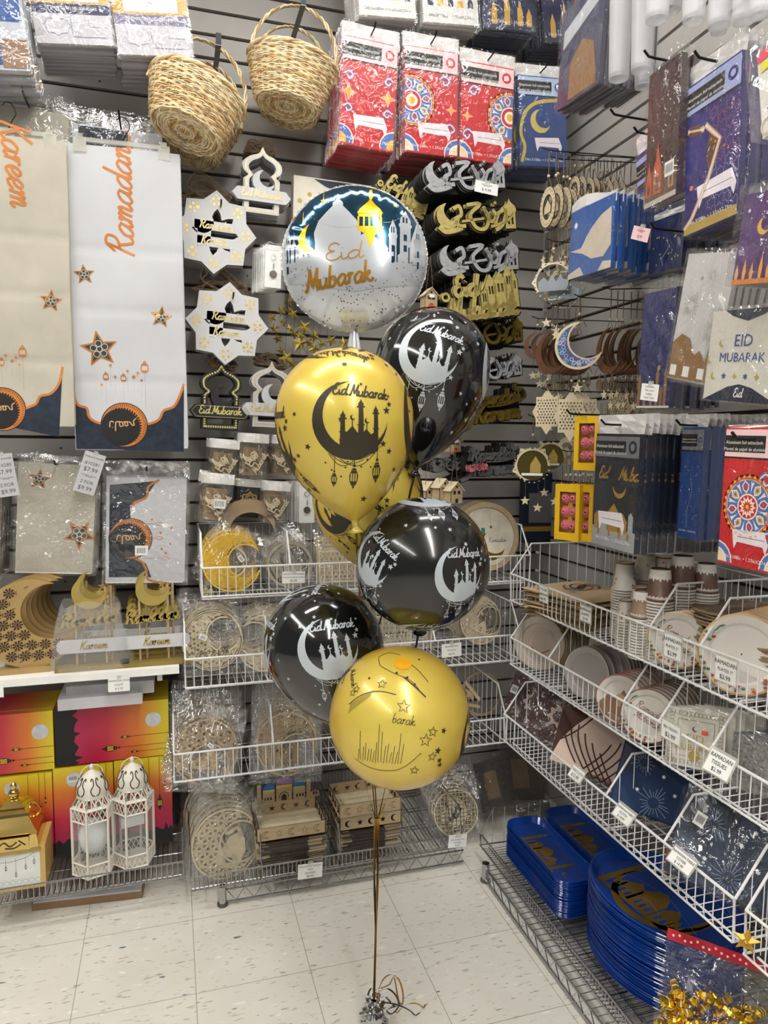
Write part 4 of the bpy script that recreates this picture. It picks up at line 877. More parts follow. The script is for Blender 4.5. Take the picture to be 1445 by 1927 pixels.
def pcard(tl, tr, bl, off, lines, label, m=None, wall='b', name='price_card', grp='price cards', rx=0):
    P = Place(tl, tr, bl, off, wall); r = P.root(name, label, 'price card', grp, rx); mb = MB(); mb.box(-P.w/2, P.w/2, 0, .0012, -P.h, 0, m or CARD); a = Art(); n = len(lines)
    for i, s in enumerate(lines):
        big = s.startswith('!'); s = s.lstrip('!'); sz = min(P.h/(n+.6)*(.95 if big else .75), P.w*1.55/max(4, len(s))); a.text(s, 0, -P.h*(i+.75)/(n+.5), sz, m=GREYINK, l=1)
    mb.T = Matrix.Translation((0, -.0004, 0)); mb.art(a, eps=.0002); mb.T = None; mb.build('printed_card', r)
    cl = MB(); cl.box(-P.w*.1, P.w*.1, -.001, .004, -.004, .006, CLIPM); cl.build('clip', r); return r
pcard((-18, 857), (22, 852), (-4, 937), .34, ['TABLE RUNNER', '#10280', '!$7.99', '***SALE***', '2 FOR', '!$9.99'], 'grey Table Runner price card half cut off by the left edge')
pcard((161, 847), (200, 859), (152, 925), .34, ['TABLE RUNNER', '#10281', '!$7.99', '***SALE***', '2 FOR', '!$9.99'], 'grey Table Runner price card between the two bagged runners')
# ------------------------------------------------------------ wicker baskets
WK = [mat('wicker_pale', '#ead2a8', .5, var=.25, vscale=40), mat('wicker_brown', '#c9a672', .55, var=.3, vscale=40), mat('wicker_straw', '#f0dfba', .5, var=.2, vscale=40)]
def wicker(label, loc, rot, sc, seed):
    t = empty('wicker_basket', loc, rot, label, 'basket', 'wicker baskets with handles'); r = random.Random(seed)
    A0, B0, A1, B1, z0, z1 = .092*sc, .070*sc, .130*sc, .100*sc, -.315*sc, -.185*sc; N = 30
    def pt(an, v, o=0.): k = v**.8; a = A0+(A1-A0)*k+o; b = B0+(B1-B0)*k+o; return (a*cos(an), b*sin(an), z0+(z1-z0)*v)
    mb = MB()
    for row in range(17):
        v = (row+.5)/17
        for ph in (0, 1):
            pts = [pt(2*pi*i/(2*N), v+.012*sin(i*.7+row)+(.012 if ph else -.012), (.0032 if (i//2+row+ph) % 2 else -.0032)*sc*(1 if i % 2 == 0 else 0)) for i in range(2*N)]
            mb.tube(pts, .0020*sc, r.choice(WK), 5, closed=True)
    mb.build('woven_side', t, smooth=True)
    mb = MB()
    for i in range(N): mb.tube([pt(2*pi*i/N, v/5) for v in range(6)], .0019*sc, WK[1], 4)
    mb.build('stakes', t)
    mb = MB()
    for k in range(11):
        f = 1-(k/11); mb.tube([(A0*f*cos(2*pi*i/28), B0*f*sin(2*pi*i/28), z0+(.0025 if (i+k) % 2 else -.0025)) for i in range(28)], .0032*sc, r.choice(WK), 5, closed=True)
    for k in range(7): x = (k-3)/3.6*A0; y = B0*sqrt(1-(x/A0)**2); mb.tube([(x, -y, z0), (x, y, z0)], .0028*sc, WK[0], 5)
    mb.build('woven_bottom', t, smooth=True)
    mb = MB()
    for ph in range(3): mb.tube([(A1*1.02*cos(q)*(1+.02*cos(q*9+ph*2.1)), B1*1.02*sin(q)*(1+.02*cos(q*9+ph*2.1)), z1+.004*sin(q*9+ph*2.1)) for q in [2*pi*i/80 for i in range(80)]], .0036*sc, WK[ph], 5, closed=True)
    mb.build('braided_rim', t, smooth=True)
    mb = MB()
    for ph in range(3):
        pts = []
        for i in range(41):
            q = pi*i/40; x = A1*1.0*cos(q); z = z1-.03+(-z1+.028)*sin(q)**.8; o = .0042*sc
            pts.append((x+o*cos(q*13+ph*2.1), o*sin(q*13+ph*2.1), z+o*cos(q*13+ph*2.1)*.4))
        mb.tube(pts, .0030*sc, WK[ph], 5)
    mb.build('handle', t, smooth=True); return t
STEEL = mat('brushed_steel_hook', '#8b8b8a', .3, metal=1.)
def flat_hook(loc, ln, label):
    t = MB(); t.box(-.0085, .0085, -.004, ln, -.0022, 0, STEEL); t._add([(-.0085, -.004, 0), (.0085, -.004, 0), (.0085, -.014, .028), (-.0085, -.014, .028), (-.0085, -.006, 0), (.0085, -.006, 0), (.0085, -.0162, .028), (-.0085, -.0162, .028)], [(0, 1, 2, 3), (5, 4, 7, 6), (2, 6, 7, 3)], STEEL)
    t.box(-.02, .02, ln-.003, ln, -.035, .02, STEEL); return tag(t.build('flat_hook', loc=loc), label, 'hook', 'flat steel hooks')
b1 = B(410, 86, .22); flat_hook(b1+Vector((0, -.02, -.008)), .24, 'flat steel hook carrying the lower left wicker baskets')
wicker('front wicker basket of the lower left pair, tipped with its round base showing', b1+Vector((-.006, 0, .0)), (radians(-16), radians(20), radians(8)), 1.12, 1)
wicker('rear wicker basket hanging behind the lower left one', b1+Vector((-.012, .115, -.002)), (radians(-10), radians(15), radians(4)), 1.05, 2)
b2 = B(568, 12, .24); flat_hook(b2+Vector((0, -.02, -.008)), .26, 'flat steel hook carrying the upper right wicker baskets')
wicker('front wicker basket of the upper right pair, beside the red tablecloths', b2+Vector((0, 0, .0)), (radians(-8), radians(9), radians(-6)), 1.08, 3)
wicker('rear wicker basket hanging behind the upper right one', b2+Vector((-.004, .12, .0)), (radians(-8), radians(5), 0), 1.0, 4)
# ------------------------------------------------------------ plaques on the back wall
PLW = mat('white_painted_board', '#c6c6c9', .5, var=.03); PLB = mat('black_painted_board', '#17181a', .5); GFL = mat('gold_fleck', '#c7ae5a', .35, metal=.4); PLE = mat('board_edge', '#8f8e88', .6); CORD = mat('jute_cord', '#6d5a45', .9, var=.3, vscale=80)
PC = mat('pale_gold_lettering', '#cdbf8e', .4, metal=.3)
def cord_loop(mb, x, z, r, n=3, seed=0):
    q = random.Random(seed)
    for i in range(n):
        a = q.uniform(-.5, .5); mb.tube(catmull([(x, .01, z), (x-r*q.uniform(.5, 1), .012, z+r*q.uniform(-.1, .5)), (x-r*.2+a*r, .02, z+r*q.uniform(.3, .9)), (x+r*q.uniform(.5, 1), .014, z+r*q.uniform(-.2, .3)), (x, .01, z)], 4), .0011, CORD, 4)
def star_plaque(loc, R, rot, label, rest, grp, n):
    r = empty('star_plaque', loc, (0, rot, 0), label, 'wall plaque'); a = Art()
    out = []
    for i in range(8):
        an = pi/8*2*i; out += [(R*sin(an), R*cos(an))]; an2 = an+pi/8; out += [(R*.86*sin(an+pi/14), R*.86*cos(an+pi/14))] if False else []; out += [(R*.80*sin(an2), R*.80*cos(an2))]
    hole = []
    for i in range(8):
        an = pi/4*i+.06; hole += [(R*.56*sin(an), R*.56*cos(an)), (R*.47*sin(an+.16), R*.47*cos(an+.16)), (R*.33*sin(an+pi/8), R*.33*cos(an+pi/8)), (R*.47*sin(an+pi/4-.16), R*.47*cos(an+pi/4-.16))]
    a.poly(out, hole, m=PLW); mb = MB(); mb.plate(a, .0105, PLE); f = Art()
    rr = random.Random(3)
    for i in range(8):
        an = pi/4*i
        for dx, dz, q in ((-.07, .07, .045), (.05, .09, .038), (-.05, -.06, .04), (.07, -.04, .045), (.0, 0, .018), (.13, .03, .02), (-.14, -.01, .02), (.0, .16, .02)):
            x = .72*sin(an)+dx*cos(an)+dz*sin(an); z = .72*cos(an)-dx*sin(an)+dz*cos(an); f.poly([(R*(x+p), R*(z+s)) for p, s in circ(0, 0, q*rr.uniform(.8, 1.1), 6, a0=rr.random())], m=GFL, l=1)
    mb.T = Matrix.Translation((0, -.0004, 0)); mb.art(f, eps=.0002); mb.T = None; mb.build('board', r)
    mb = MB(); b = Art(); b.poly(rect(-.5*R, .03*R, .52*R, .25*R), m=PLW); b.poly(rect(-.42*R, -.36*R, .46*R, -.12*R), m=PLW, l=0); b.poly(circ(-.3*R, .2*R, .26*R, 18), m=PLW); b.poly(rect(-.42*R, -.3*R, -.1*R, .2*R), m=PLW)
    mb.plate(b, .006, PLE, y=-.0005); f = Art(); f.script('Ramadan', .03*R, .07*R, .095*R, m=PC, w=.32, l=1); f.script('Kareem', .0, -.3*R, .1*R, m=PC, w=.32, l=1)
    mb.T = Matrix.Translation((0, -.001, 0)); mb.art(f, eps=.0002); mb.T = None; mb.build('lettering_panel', r)
    mb = MB(); cord_loop(mb, -R*.2, R*.8, R*.7, 4, 2); mb.build('hanging_cord', r)
    stack(r, n, (0, .0125, 0), rest, grp, jit=.0015, jr=.01); hook(Vector(loc)+Vector((.018, -.02, R*.62)), (BACK-loc[1])+.02, 'b', 'black peg hook through the '+label[:30]); return r
star_plaque(B(405, 437, .24), .131, radians(3), 'white eight-point Ramadan Kareem plaque under the lower left wicker baskets', 'white star plaque stacked behind the upper Ramadan Kareem star', 'upper star plaques', 8)
star_plaque(B(428, 609, .24), .133, radians(4), 'white eight-point Ramadan Kareem plaque above the black arch plaque', 'white star plaque stacked behind the lower Ramadan Kareem star', 'lower star plaques', 5)
def arch_plaque(cx, cy, off, k, label, rest, grp, n, m, trim, letter):
    r = empty('arch_plaque', B(cx, cy, off), (0, radians(2), 0), label, 'wall plaque'); a = Art(); k *= 1.0
    H = [(0, 0), (7, 13), (22, 19), (34, 28), (38, 38), (35, 48), (27, 55), (34, 61), (34, 125)]; out = catmull([(x*k, -y*k) for x, y in H[:8]], 3)+[(34*k, -125*k), (-34*k, -125*k)]+[(-x, z) for x, z in catmull([(x*k, -y*k) for x, y in H[:8]], 3)[::-1]][:-1]
    I = [(0, 16), (6, 22), (20, 29), (26, 38), (24, 46), (17, 54), (24, 63), (24, 80)]; hi = catmull([(x*k, -y*k) for x, y in I], 3); hole = hi+[(-x, z) for x, z in hi[::-1]][:-1]
    a.poly(out, hole, rect(-24*k, -115*k, 24*k, -104*k), m=m); mb = MB(); mb.plate(a, .009, PLE if m is PLW else m)
    f = Art(); bo = catmull([(0, 7), (7, 17), (21, 24), (30, 31), (32, 38), (30, 47), (22, 55), (29, 62), (29, 76)], 3)
    for i in range(0, len(bo), 1):
        x, y = bo[i]
        for s in (-1, 1): f.poly(rect((s*x-1.6)*k, (-y-1.6)*k, (s*x+1.6)*k, (-y+1.6)*k), m=trim, l=1)
    for i in range(4):
        for s in (-1, 1): f.poly(rect((s*29-1.8)*k, -(108+i*4.5)*k, (s*29+1.8)*k, -(105+i*4.5)*k), m=trim, l=1)
    for i in range(13): f.poly(rect((-27+i*4.3)*k, -122*k, (-24+i*4.3)*k, -118*k), m=trim, l=1)
    mb.T = Matrix.Translation((0, -.0004, 0)); mb.art(f, eps=.0002); mb.T = None; mb.build('arch_frame', r)
    mb = MB(); b = Art(); b.poly(crescent(3*k, -64*k, 21*k, 8*k, 7*k, 16*k, 18), m=m); mb.plate(b, .004, m, y=.002); mb.build('crescent', r)
    mb = MB(); b = Art(); b.poly([(x*k, -y*k) for x, y in ((-46, 80), (46, 80), (50, 85), (56, 92), (50, 100), (46, 104), (-46, 104), (-50, 100), (-56, 92), (-50, 85))], m=m); mb.plate(b, .006, PLE if m is PLW else m, y=-.0065); f = Art()
    f.stroke([(x*k, -y*k) for x, y in ((-44, 82), (44, 82), (53, 92), (44, 102), (-44, 102), (-53, 92))], .8*k, m=letter, l=1, closed=True) if m is PLB else None
    f.script('Eid Mubarak', 0, -96*k, 7.2*k, m=letter, w=.3, l=1); mb.T = Matrix.Translation((0, -.0072, 0)); mb.art(f, eps=.0002); mb.T = None; mb.build('banner', r)
    mb = MB(); cord_loop(mb, 0, -8*k, 34*k, 7, n); mb.build('hanging_cord', r); stack(r, n, (0, .011, 0), rest, grp, jit=.002, jr=.012); return r
arch_plaque(495, 276, .24, .00168, 'white arch Eid Mubarak plaque with crescent, beside the lower left wicker baskets', 'white arch plaque stacked behind the one beside the wicker baskets', 'upper arch plaques', 8, PLW, PC, PC)
arch_plaque(417, 682, .22, .00176, 'black arch Eid Mubarak plaque with gold border under the lower star plaque', 'black arch plaque stacked behind the gold-bordered one', 'black arch plaques', 4, PLB, mat('pale_gold_trim', '#c9bd7a', .4, metal=.3), mat('pale_gold_trim', '#c9bd7a', .4))
arch_plaque(512, 680, .22, .00176, 'white arch Eid Mubarak plaque partly hidden by the yellow balloon', 'white arch plaque stacked behind the one beside the yellow balloon', 'lower arch plaques', 6, PLW, PC, PC)
# ------------------------------------------------------------ keychain cards
def keycard(tl, tr, bl, off, label, rest, grp):
    P = Place(tl, tr, bl, off); r = P.root('keychain_card', label, 'keychain'); w, h = P.w, P.h
    mb = MB(); mb.box(-w/2, w/2, 0, .001, -h, 0, WHITE); mb.box(-w*.48, w*.48, -.0008, -.0002, -h*.12, -h*.02, C('#d9d9d9')); mb.build('card', r)
    mb = MB(); mb.tube([(.0+w*.16*cos(q), -.003, -h*.28+w*.16*sin(q)) for q in [2*pi*i/16 for i in range(16)]], .0011, CHROME, 5, closed=True)
    for i in range(5): mb.tube([(.001+.0018*cos(q), -.003-.001*(i % 2), -h*.44-i*.0036+.003*sin(q)) for q in [2*pi*i_/8 for i_ in range(8)]], .0005, CHROME, 4, closed=True)
    mb.build('key_ring', r); mb = MB(); mb.lathe([(.0, .006), (w*.2, .006), (w*.22, .004), (w*.22, .002), (0, .002)], mat('dark_pewter', '#5a534c', .4, metal=.6), 20, (0, 0, -h*.68), ax='y'); mb.build('medallion', r)
    film_bag(w*1.15, h*1.08, .010, top=.008, m=FILM, seed=4).build('clear_bag', r); stack(r, 7, (-.004, .016, 0), rest, grp, jr=.03, jit=.002)
keycard((500, 460), (531, 464), (504, 540), .26, 'white card with round pewter keychain left of the foil balloon', 'keychain card stacked behind the one beside the foil balloon', 'upper keychain cards')
keycard((563, 908), (592, 908), (566, 984), .20, 'white card with round pewter keychain beside the rear yellow balloon', 'keychain card stacked behind the one beside the rear yellow balloon', 'lower keychain cards')
# ------------------------------------------------------------ gold star garland
def facet_star(mb, c, R, rot, m, d=.008, ry=0):
    pts = starpts(0, 0, R, a=rot); o = [(c[0]+x*cos(ry), c[1]+x*sin(ry), c[2]+z) for x, z in pts]
    mb._add(o+[(c[0]-d*sin(ry)*-1, c[1]-d, c[2]), (c[0], c[1]+d, c[2])], [(i, (i+1) % 10, 10) for i in range(10)]+[((i+1) % 10, i, 11) for i in range(10)], m)
SG = mat('matte_gold_star', '#b09a4a', .38, metal=.75); rs = random.Random(9); lab = 'small faceted gold star in the hanging garland below the foil balloon'
for i, (x, y, R) in enumerate(((240, 260, 30), (200, 305, 32), (265, 320, 34), (325, 395, 52), (300, 480, 60), (385, 440, 40), (375, 508, 42), (430, 540, 34), (540, 478, 40), (165, 400, 34), (182, 455, 32), (245, 400, 30), (228, 560, 48), (470, 465, 42), (150, 340, 30), (210, 370, 30), (275, 430, 34), (350, 470, 34), (500, 520, 30), (260, 590, 34), (200, 520, 30), (420, 480, 30), (245, 300, 26), (310, 440, 30))):
    c = B(460+x/2.89, 480+y/2.89, .16+rs.uniform(-.05, .06)); mb = MB(); facet_star(mb, (0, 0, 0), R/2.89*.00172, rs.uniform(-.5, .5), SG, ry=rs.uniform(-.6, .6)); tag(mb.build('gold_star', loc=c), lab, 'star ornament', 'faceted gold stars of the garland')
mb = MB()
for k in range(7): a = B(540+k*13, 500, .17); mb.tube([a, a+Vector((.004*sin(k), 0, -.16)), a+Vector((-.006, .01*cos(k), -.31))], .0005, HOOK, 3)
tag(mb.build('garland_thread'), 'thin dark threads carrying the gold star garland', 'thread')
# ------------------------------------------------------------ small bagged wooden letters
def eidwood(a, s, m=WOODL):
    a.stroke([(x*s, z*s) for x, z in ((-.1, .28), (-.3, .28), (-.3, -.02), (-.1, -.02))], .07*s, m=m); a.stroke([(-.3*s, .13*s), (-.12*s, .13*s)], .06*s, m=m); a.stroke([(0, .28*s), (0, -.02*s)], .07*s, m=m)
    a.stroke([(x*s, z*s) for x, z in ((.1, .28), (.1, -.02), (.2, -.0), (.28, .13), (.2, .27), (.1, .28))], .06*s, m=m); a.poly(crescent(.05*s, .3*s, .28*s, .1*s, .1*s, .22*s, 16), m=m); a.script('Mubarak', 0, -.32*s, .12*s, m=m, w=.35, l=0)
def smallbag(tl, tr, bl, off, label, rest, grp, kind, n=3):
    P = Place(tl, tr, bl, off); r = P.root('small_wood_pack', label, 'wooden letter pack'); w, h = P.w, P.h
    mb = MB(); mb.sheet(lambda u, v: ((u-.5)*w, -.002+.003*sin(u*8), -v*h*.2), 6, 3, TAB); mb.build('bag_header', r)
    mb = MB(); a = Art()
    if kind == 'letters': eidwood(a, w*.85)
    elif kind == 'card':
        mb.box(-w*.45, w*.45, .004, .006, -h, -h*.1, BLACK); a.stroke(starpts(0, 0, w*.36, 8, .8), w*.05, m=GOLDP, closed=True); a.script('Eid', 0, 0, w*.1, m=GOLDP, w=.3, l=0)
        for k_ in range(2): a.stroke([(w*.3*cos(q+k_*.4), w*.3*sin(q+k_*.4)) for q in [pi/2*i for i in range(4)]], w*.03, m=GOLDP, closed=True)
    b = Art(); b.add(a, 1, radians(62) if kind == 'letters' else 0, w*.05, -h*.58); mb.plate(b, .004, WOODD)
    c = Art(); c.add(a, .9, radians(20), -w*.05, -h*.6); c.t = [(p, q, s, WOODD, l) for p, q, s, m_, l in c.t]
    if kind == 'letters': mb.plate(c, .004, WOODD, y=.008); mb.box(-w*.38, w*.3, .016, .02, -h*.93, -h*.3, WOODD)
    mb.build('wooden_letters', r)
    if 'barcode' in label: mb = MB(); mb.box(-w*.1, w*.28, -.012, -.0115, -h*.68, -h*.5, WHITE); [mb.box(w*(-.07+.04*i), w*(-.055+.04*i), -.0124, -.0121, -h*.65, -h*.53, BLACK) for i in range(8)]; mb.build('barcode_sticker', r)
    film_bag(w, h, .018, m=FILM, seed=len(label), puff=.008).build('clear_bag', r); stack(r, n, (-.004, .034, 0), rest, grp, jit=.004, jr=.05)
smallbag((398, 824), (452, 830), (400, 908), .24, 'clear bag of wooden Eid letters under the black arch plaque', 'bag of wooden letters stacked behind the one under the black arch', 'wooden letter bags under the black arch', 'letters')
smallbag((453, 814), (507, 818), (455, 900), .24, 'clear bag of wooden Eid letters under the white arch plaque', 'bag of wooden letters stacked behind the one under the white arch', 'wooden letter bags under the white arch', 'letters')
smallbag((512, 818), (562, 820), (512, 900), .20, 'clear bag of wooden star letters partly behind the big yellow balloon', 'bag of wooden letters stacked behind the one at the yellow balloon', 'wooden letter bags at the yellow balloon', 'letters')
smallbag((384, 888), (442, 894), (384, 984), .28, 'clear bag of wooden letters with white barcode sticker', 'bag of wooden letters stacked behind the barcode one', 'wooden letter bags with barcode', 'letters')
smallbag((446, 900), (494, 904), (446, 972), .20, 'black card pack with gold star medallion between the letter bags', 'black card pack stacked behind the star medallion one', 'black star card packs', 'card', 2)
smallbag((497, 906), (548, 910), (498, 984), .26, 'clear bag of wooden Eid letters beside the lower keychain cards', 'bag of wooden letters stacked behind the one beside the lower keychains', 'wooden letter bags beside the keychains', 'letters')
# ------------------------------------------------------------ glitter cake toppers
SILV = mat('silver_glitter', '#a6a8ab', .4, metal=.25, var=.2, vscale=90); GLG = mat('gold_glitter', '#b9a865', .4, metal=.15, var=.2, vscale=90); GLD = mat('dim_gold_mirror', '#8c7633', .3, metal=.7, var=.25); DARK = mat('topper_edge_and_shade', '#1c1b18', .5)
def callig(m):
    a = Art(); a.poly(crescent(-.37, .02, .15, .07, .06, .12, 20), m=m); a.stroke([(-.5, -.1), (-.42, -.16), (-.3, -.15), (-.2, -.12)], .06, m=m, smooth=4)
    for S, w in (([(-.3, .1), (-.22, .13), (-.2, .03), (-.28, -.02), (-.24, -.1), (-.15, -.1)], .045), ([(-.12, .14), (.06, .15), (-.08, .03), (-.02, -.12), (.1, -.14), (.16, -.02), (.1, .1)], .045), ([(.1, .12), (.18, -.06), (.26, .0), (.22, .08)], .04), ([(.24, -.1), (.3, .04), (.4, .06), (.34, -.1), (.24, -.16)], .045), ([(.18, -.12), (.4, -.06), (.5, .04)], .035), ([(-.2, -.05), (.1, -.02)], .03)): a.stroke(S, w, m=m, smooth=4)
    a.poly([(.38, -.15), (.38, .02), (.36, .07), (.38, .12), (.43, .16), (.45, .21), (.47, .16), (.52, .12), (.54, .07), (.52, .02), (.52, -.15)], [(.415, -.1), (.44, -.1), (.44, .0), (.415, .0)], [(.465, -.1), (.49, -.1), (.49, .0), (.465, .0)], m=m); a.poly(starpts(.26, .16, .03), m=m); return a
def ramkar(m):
    a = Art(); a.script('Ramadan', .05, .06, .095, m=m, w=.4, l=0); a.script('Kareem', .05, -.18, .115, m=m, w=.4, l=0); a.stroke([(-.55, -.26), (-.4, -.2), (-.32, -.02)], .05, m=m, smooth=4); a.stroke([(-.1, .03), (.2, .03), (.5, .1), (.5, .22)], .02, m=m, smooth=4); a.poly(crescent(.42, .26, .07, .03, .03, .055, 12), m=m); return a
def castle(m):
    a = Art(); a.script('Eid', -.18, .02, .115, m=m, w=.45, l=0); a.script('Mubarak', .02, -.26, .125, m=m, w=.45, l=0)
    for x, z, w in ((.05, .12, .05), (.15, .2, .07), (.28, .22, .09), (.4, .3, .06), (.47, .24, .05)): a.poly([(x-w, -.18), (x+w, -.18), (x+w, z-.08), (x+w*.5, z-.01), (x, z+.05), (x-w*.5, z-.01), (x-w, z-.08)], rect(x-w*.4, z-.2, x-.1*w, z-.1), rect(x+w*.15, z-.2, x+w*.45, z-.1), m=m)
    a.poly(rect(-.45, -.28, .5, -.22), m=m); a.poly(circ(-.46, .02, .06, 12), circ(-.46, .02, .03, 10), m=m); return a
TOP = {}
def topper(cx, cy, wpx, off, kind, m, rot, label, rest, n, step=.013):
    c = B(cx, cy, off); s = (B(cx+wpx/2, cy, off)-B(cx-wpx/2, cy, off)).length; r = empty('cake_topper', c, (0, -rot, 0), label, 'cake topper')
    key = (kind, m.name, round(s, 3)); a = Art(); a.add({'c': callig, 'r': ramkar, 'k': castle}[kind](m), s); mb = MB(); mb.plate(a, .003, DARK); mb.build('lettering', r)
    b = MB(); bk = Art(); bk.add({'c': callig, 'r': ramkar, 'k': castle}[kind](DARK), s*1.02, 0, .002, -.002); b.plate(bk, .002, DARK, y=.004); b.build('backing_and_shade_board', r)
    stack(r, 2, (0, step, 0), rest, rest, jit=.003, jr=.02)
    d = empty('cake_topper', c+Vector((0, step*3.2, 0)), (0, -rot, 0), 'shade-coloured '+rest, 'cake topper'); da = Art(); da.add({'c': callig, 'r': ramkar, 'k': castle}[kind](DARK), s*1.03); mb = MB(); mb.plate(da, .004, DARK); mb.build('lettering', d); mb = MB(); mb.box(-s*.46, s*.5, .004, .006, -s*.17, s*.1, DARK); mb.build('backing_and_shade_board', d)  # rear copies and slab all dark: shade between toppers put into the colour
    stack(d, n, (0, step*1.9, 0), 'shade-coloured '+rest, 'shade-coloured '+rest, jit=.004, jr=.02); hook(c+Vector((0, -.02, .012)), off+.02, 'b', 'thin wire peg hook of the '+label[:28], r=.0016)
topper(876, 330, 142, .42, 'c', SILV, .12, 'silver glitter topper with crescent, the top one, beside the SALE card', 'silver topper behind the top one', 9)
topper(897, 408, 142, .42, 'c', GLG, .12, 'gold glitter topper with crescent between the two silver ones', 'gold topper behind the crescent one', 12)
topper(902, 486, 142, .42, 'c', SILV, .12, 'silver glitter topper with crescent above the gold Eid Mubarak one', 'silver topper behind the second silver one', 10)
topper(904, 556, 140, .42, 'k', GLG, .16, 'gold Eid Mubarak skyline topper above the black balloon', 'gold skyline topper behind the Eid Mubarak one', 6, .01)
topper(922, 626, 118, .36, 'c', GLD, .12, 'dim gold mirror topper right of the uppermost black balloon', 'mirror topper behind the dim gold one', 5)
topper(925, 694, 110, .36, 'c', SILV, .16, 'silver topper touching the right side of the uppermost black balloon', 'silver topper behind the one beside the black balloon', 4)
topper(930, 768, 118, .36, 'r', GLD, .14, 'gold Ramadan Kareem topper right below the uppermost black balloon', 'gold topper behind the Ramadan Kareem one', 3)
topper(925, 872, 105, .36, 'r', mat('dull_silver', '#77787a', .4, metal=.5), .05, 'silver Ramadan Kareem topper under the gold one', 'silver topper behind the lower Ramadan Kareem one', 5)
topper(845, 875, 60, .30, 'c', mat('dull_silver', '#77787a', .4), .05, 'dull silver lantern topper beside the coloured one', 'dull silver topper behind the lantern one', 3)
topper(900, 880, 34, .39, 'c', C('#c46a74'), .1, 'small pink and orange topper in front of the lower silver ones', 'pink topper behind the small pink one', 1)
topper(758, 366, 96, .30, 'k', GLG, -.3, 'gold mosque skyline topper behind the upper right rim of the foil balloon', 'gold skyline topper behind the one at the foil balloon', 4)
pcard((895, 338), (938, 348), (897, 360), .47, ['**SALE**', '!$ 9.99'], 'white SALE $ 9.99 price card hanging from the top silver topper', WHITE)
# poster bag behind the foil balloon
P = Place((553, 329), (700, 350), (545, 560), .16); r = P.root('floral_gift_bag', 'white Eid gift bag with blue arch and yellow dots, behind the foil balloon', 'gift bag'); mb = MB(); mb.box(-P.w/2, P.w/2, 0, .05, -P.h, 0, CREAM); a = Art()
a.poly([(x*P.w, z*P.h) for x, z in ((-.25, -.01), (.3, -.01), (.2, -.06), (.05, -.09), (-.1, -.06))], m=NAVY, l=1); [a.poly(circ(x*P.w, z*P.h, .008, 10), m=C('#b9b24a'), l=1) for x, z in ((-.42, -.2), (-.3, -.14), (-.38, -.35), (-.2, -.25))]; a.text('M', -.3*P.w, -.28*P.h, .05, m=NAVY, l=1)
mb.T = Matrix.Translation((0, -.0004, 0)); mb.art(a, eps=.0002); mb.T = None; mb.build('bag_body', r)
# little wooden houses hanging on cords
def house(loc, s, rz, label, grp=None, tagm=None):
    r = empty('wooden_house', loc, (0, 0, rz), label, 'wooden house ornament', grp); mb = MB(); a = Art()
    a.poly([(-.5*s, -1.5*s), (.5*s, -1.5*s), (.5*s, -.6*s), (0, -.1*s), (-.5*s, -.6*s)], rect(-.3*s, -.9*s, -.1*s, -.65*s), rect(.1*s, -.9*s, .3*s, -.65*s), circ(0, -.38*s, .09*s, 8), [(-.12*s, -1.5*s+.01*s), (.12*s, -1.49*s), (.12*s, -1.2*s), (-.12*s, -1.2*s)], m=WOOD); mb.plate(a, .003, BURNT); mb.plate(a, .003, BURNT, y=.8*s)
    for q in (-1, 1): mb.box(*( (q*.5*s-.002, q*.5*s+.002)), .003, .8*s, -1.5*s, -.6*s, WOOD)
    mb.box(-.5*s, .5*s, .0, .8*s, -1.52*s, -1.5*s, WOOD); mb.build('walls', r)
    mb = MB()
    for q in (-1, 1): mb._add([(0, -.1*s, -.06*s), (q*.66*s, -.1*s, -.70*s), (q*.66*s, .9*s, -.70*s), (0, .9*s, -.06*s), (0, -.1*s, -.01*s), (q*.68*s, -.1*s, -.66*s), (q*.68*s, .9*s, -.66*s), (0, .9*s, -.01*s)], [(0, 1, 2, 3), (4, 5, 6, 7), (0, 1, 5, 4), (1, 2, 6, 5), (2, 3, 7, 6)], WOODL)
    mb.build('roof', r); mb = MB()
    for q in (-1, 1): mb.tube([(q*.3*s, .3*s, -.3*s), (0, .3*s, 2.3*s)], .0009, CORD, 4)
    mb.build('hanging_cord', r)
    if tagm: mb = MB(); mb.box(-.2*s, .22*s, -.004, -.003, -.78*s, -.55*s, WHITE); mb.box(-.25*s, .2*s, -.004, -.003, -1.5*s, -1.28*s, C('#e0452a')); mb.build('price_sticker', r)
    return r
house(B(812, 540, .40), .044, .1, 'wooden house ornament with white and orange stickers above the uppermost black balloon', tagm=1)
for i, (x, y) in enumerate(((812, 905), (838, 900), (860, 906))): house(B(x, y, .30+.03*i), .05, .5-.1*i, ('left', 'middle', 'right')[i]+'most wooden house ornament of three under the uppermost black balloon' if i != 1 else 'middle wooden house ornament of three under the uppermost black balloon', 'three wooden house ornaments')
house(B(858, 815, .26), .045, .2, 'wooden house ornament with orange sticker half hidden at the lower right of the black balloon', tagm=1)
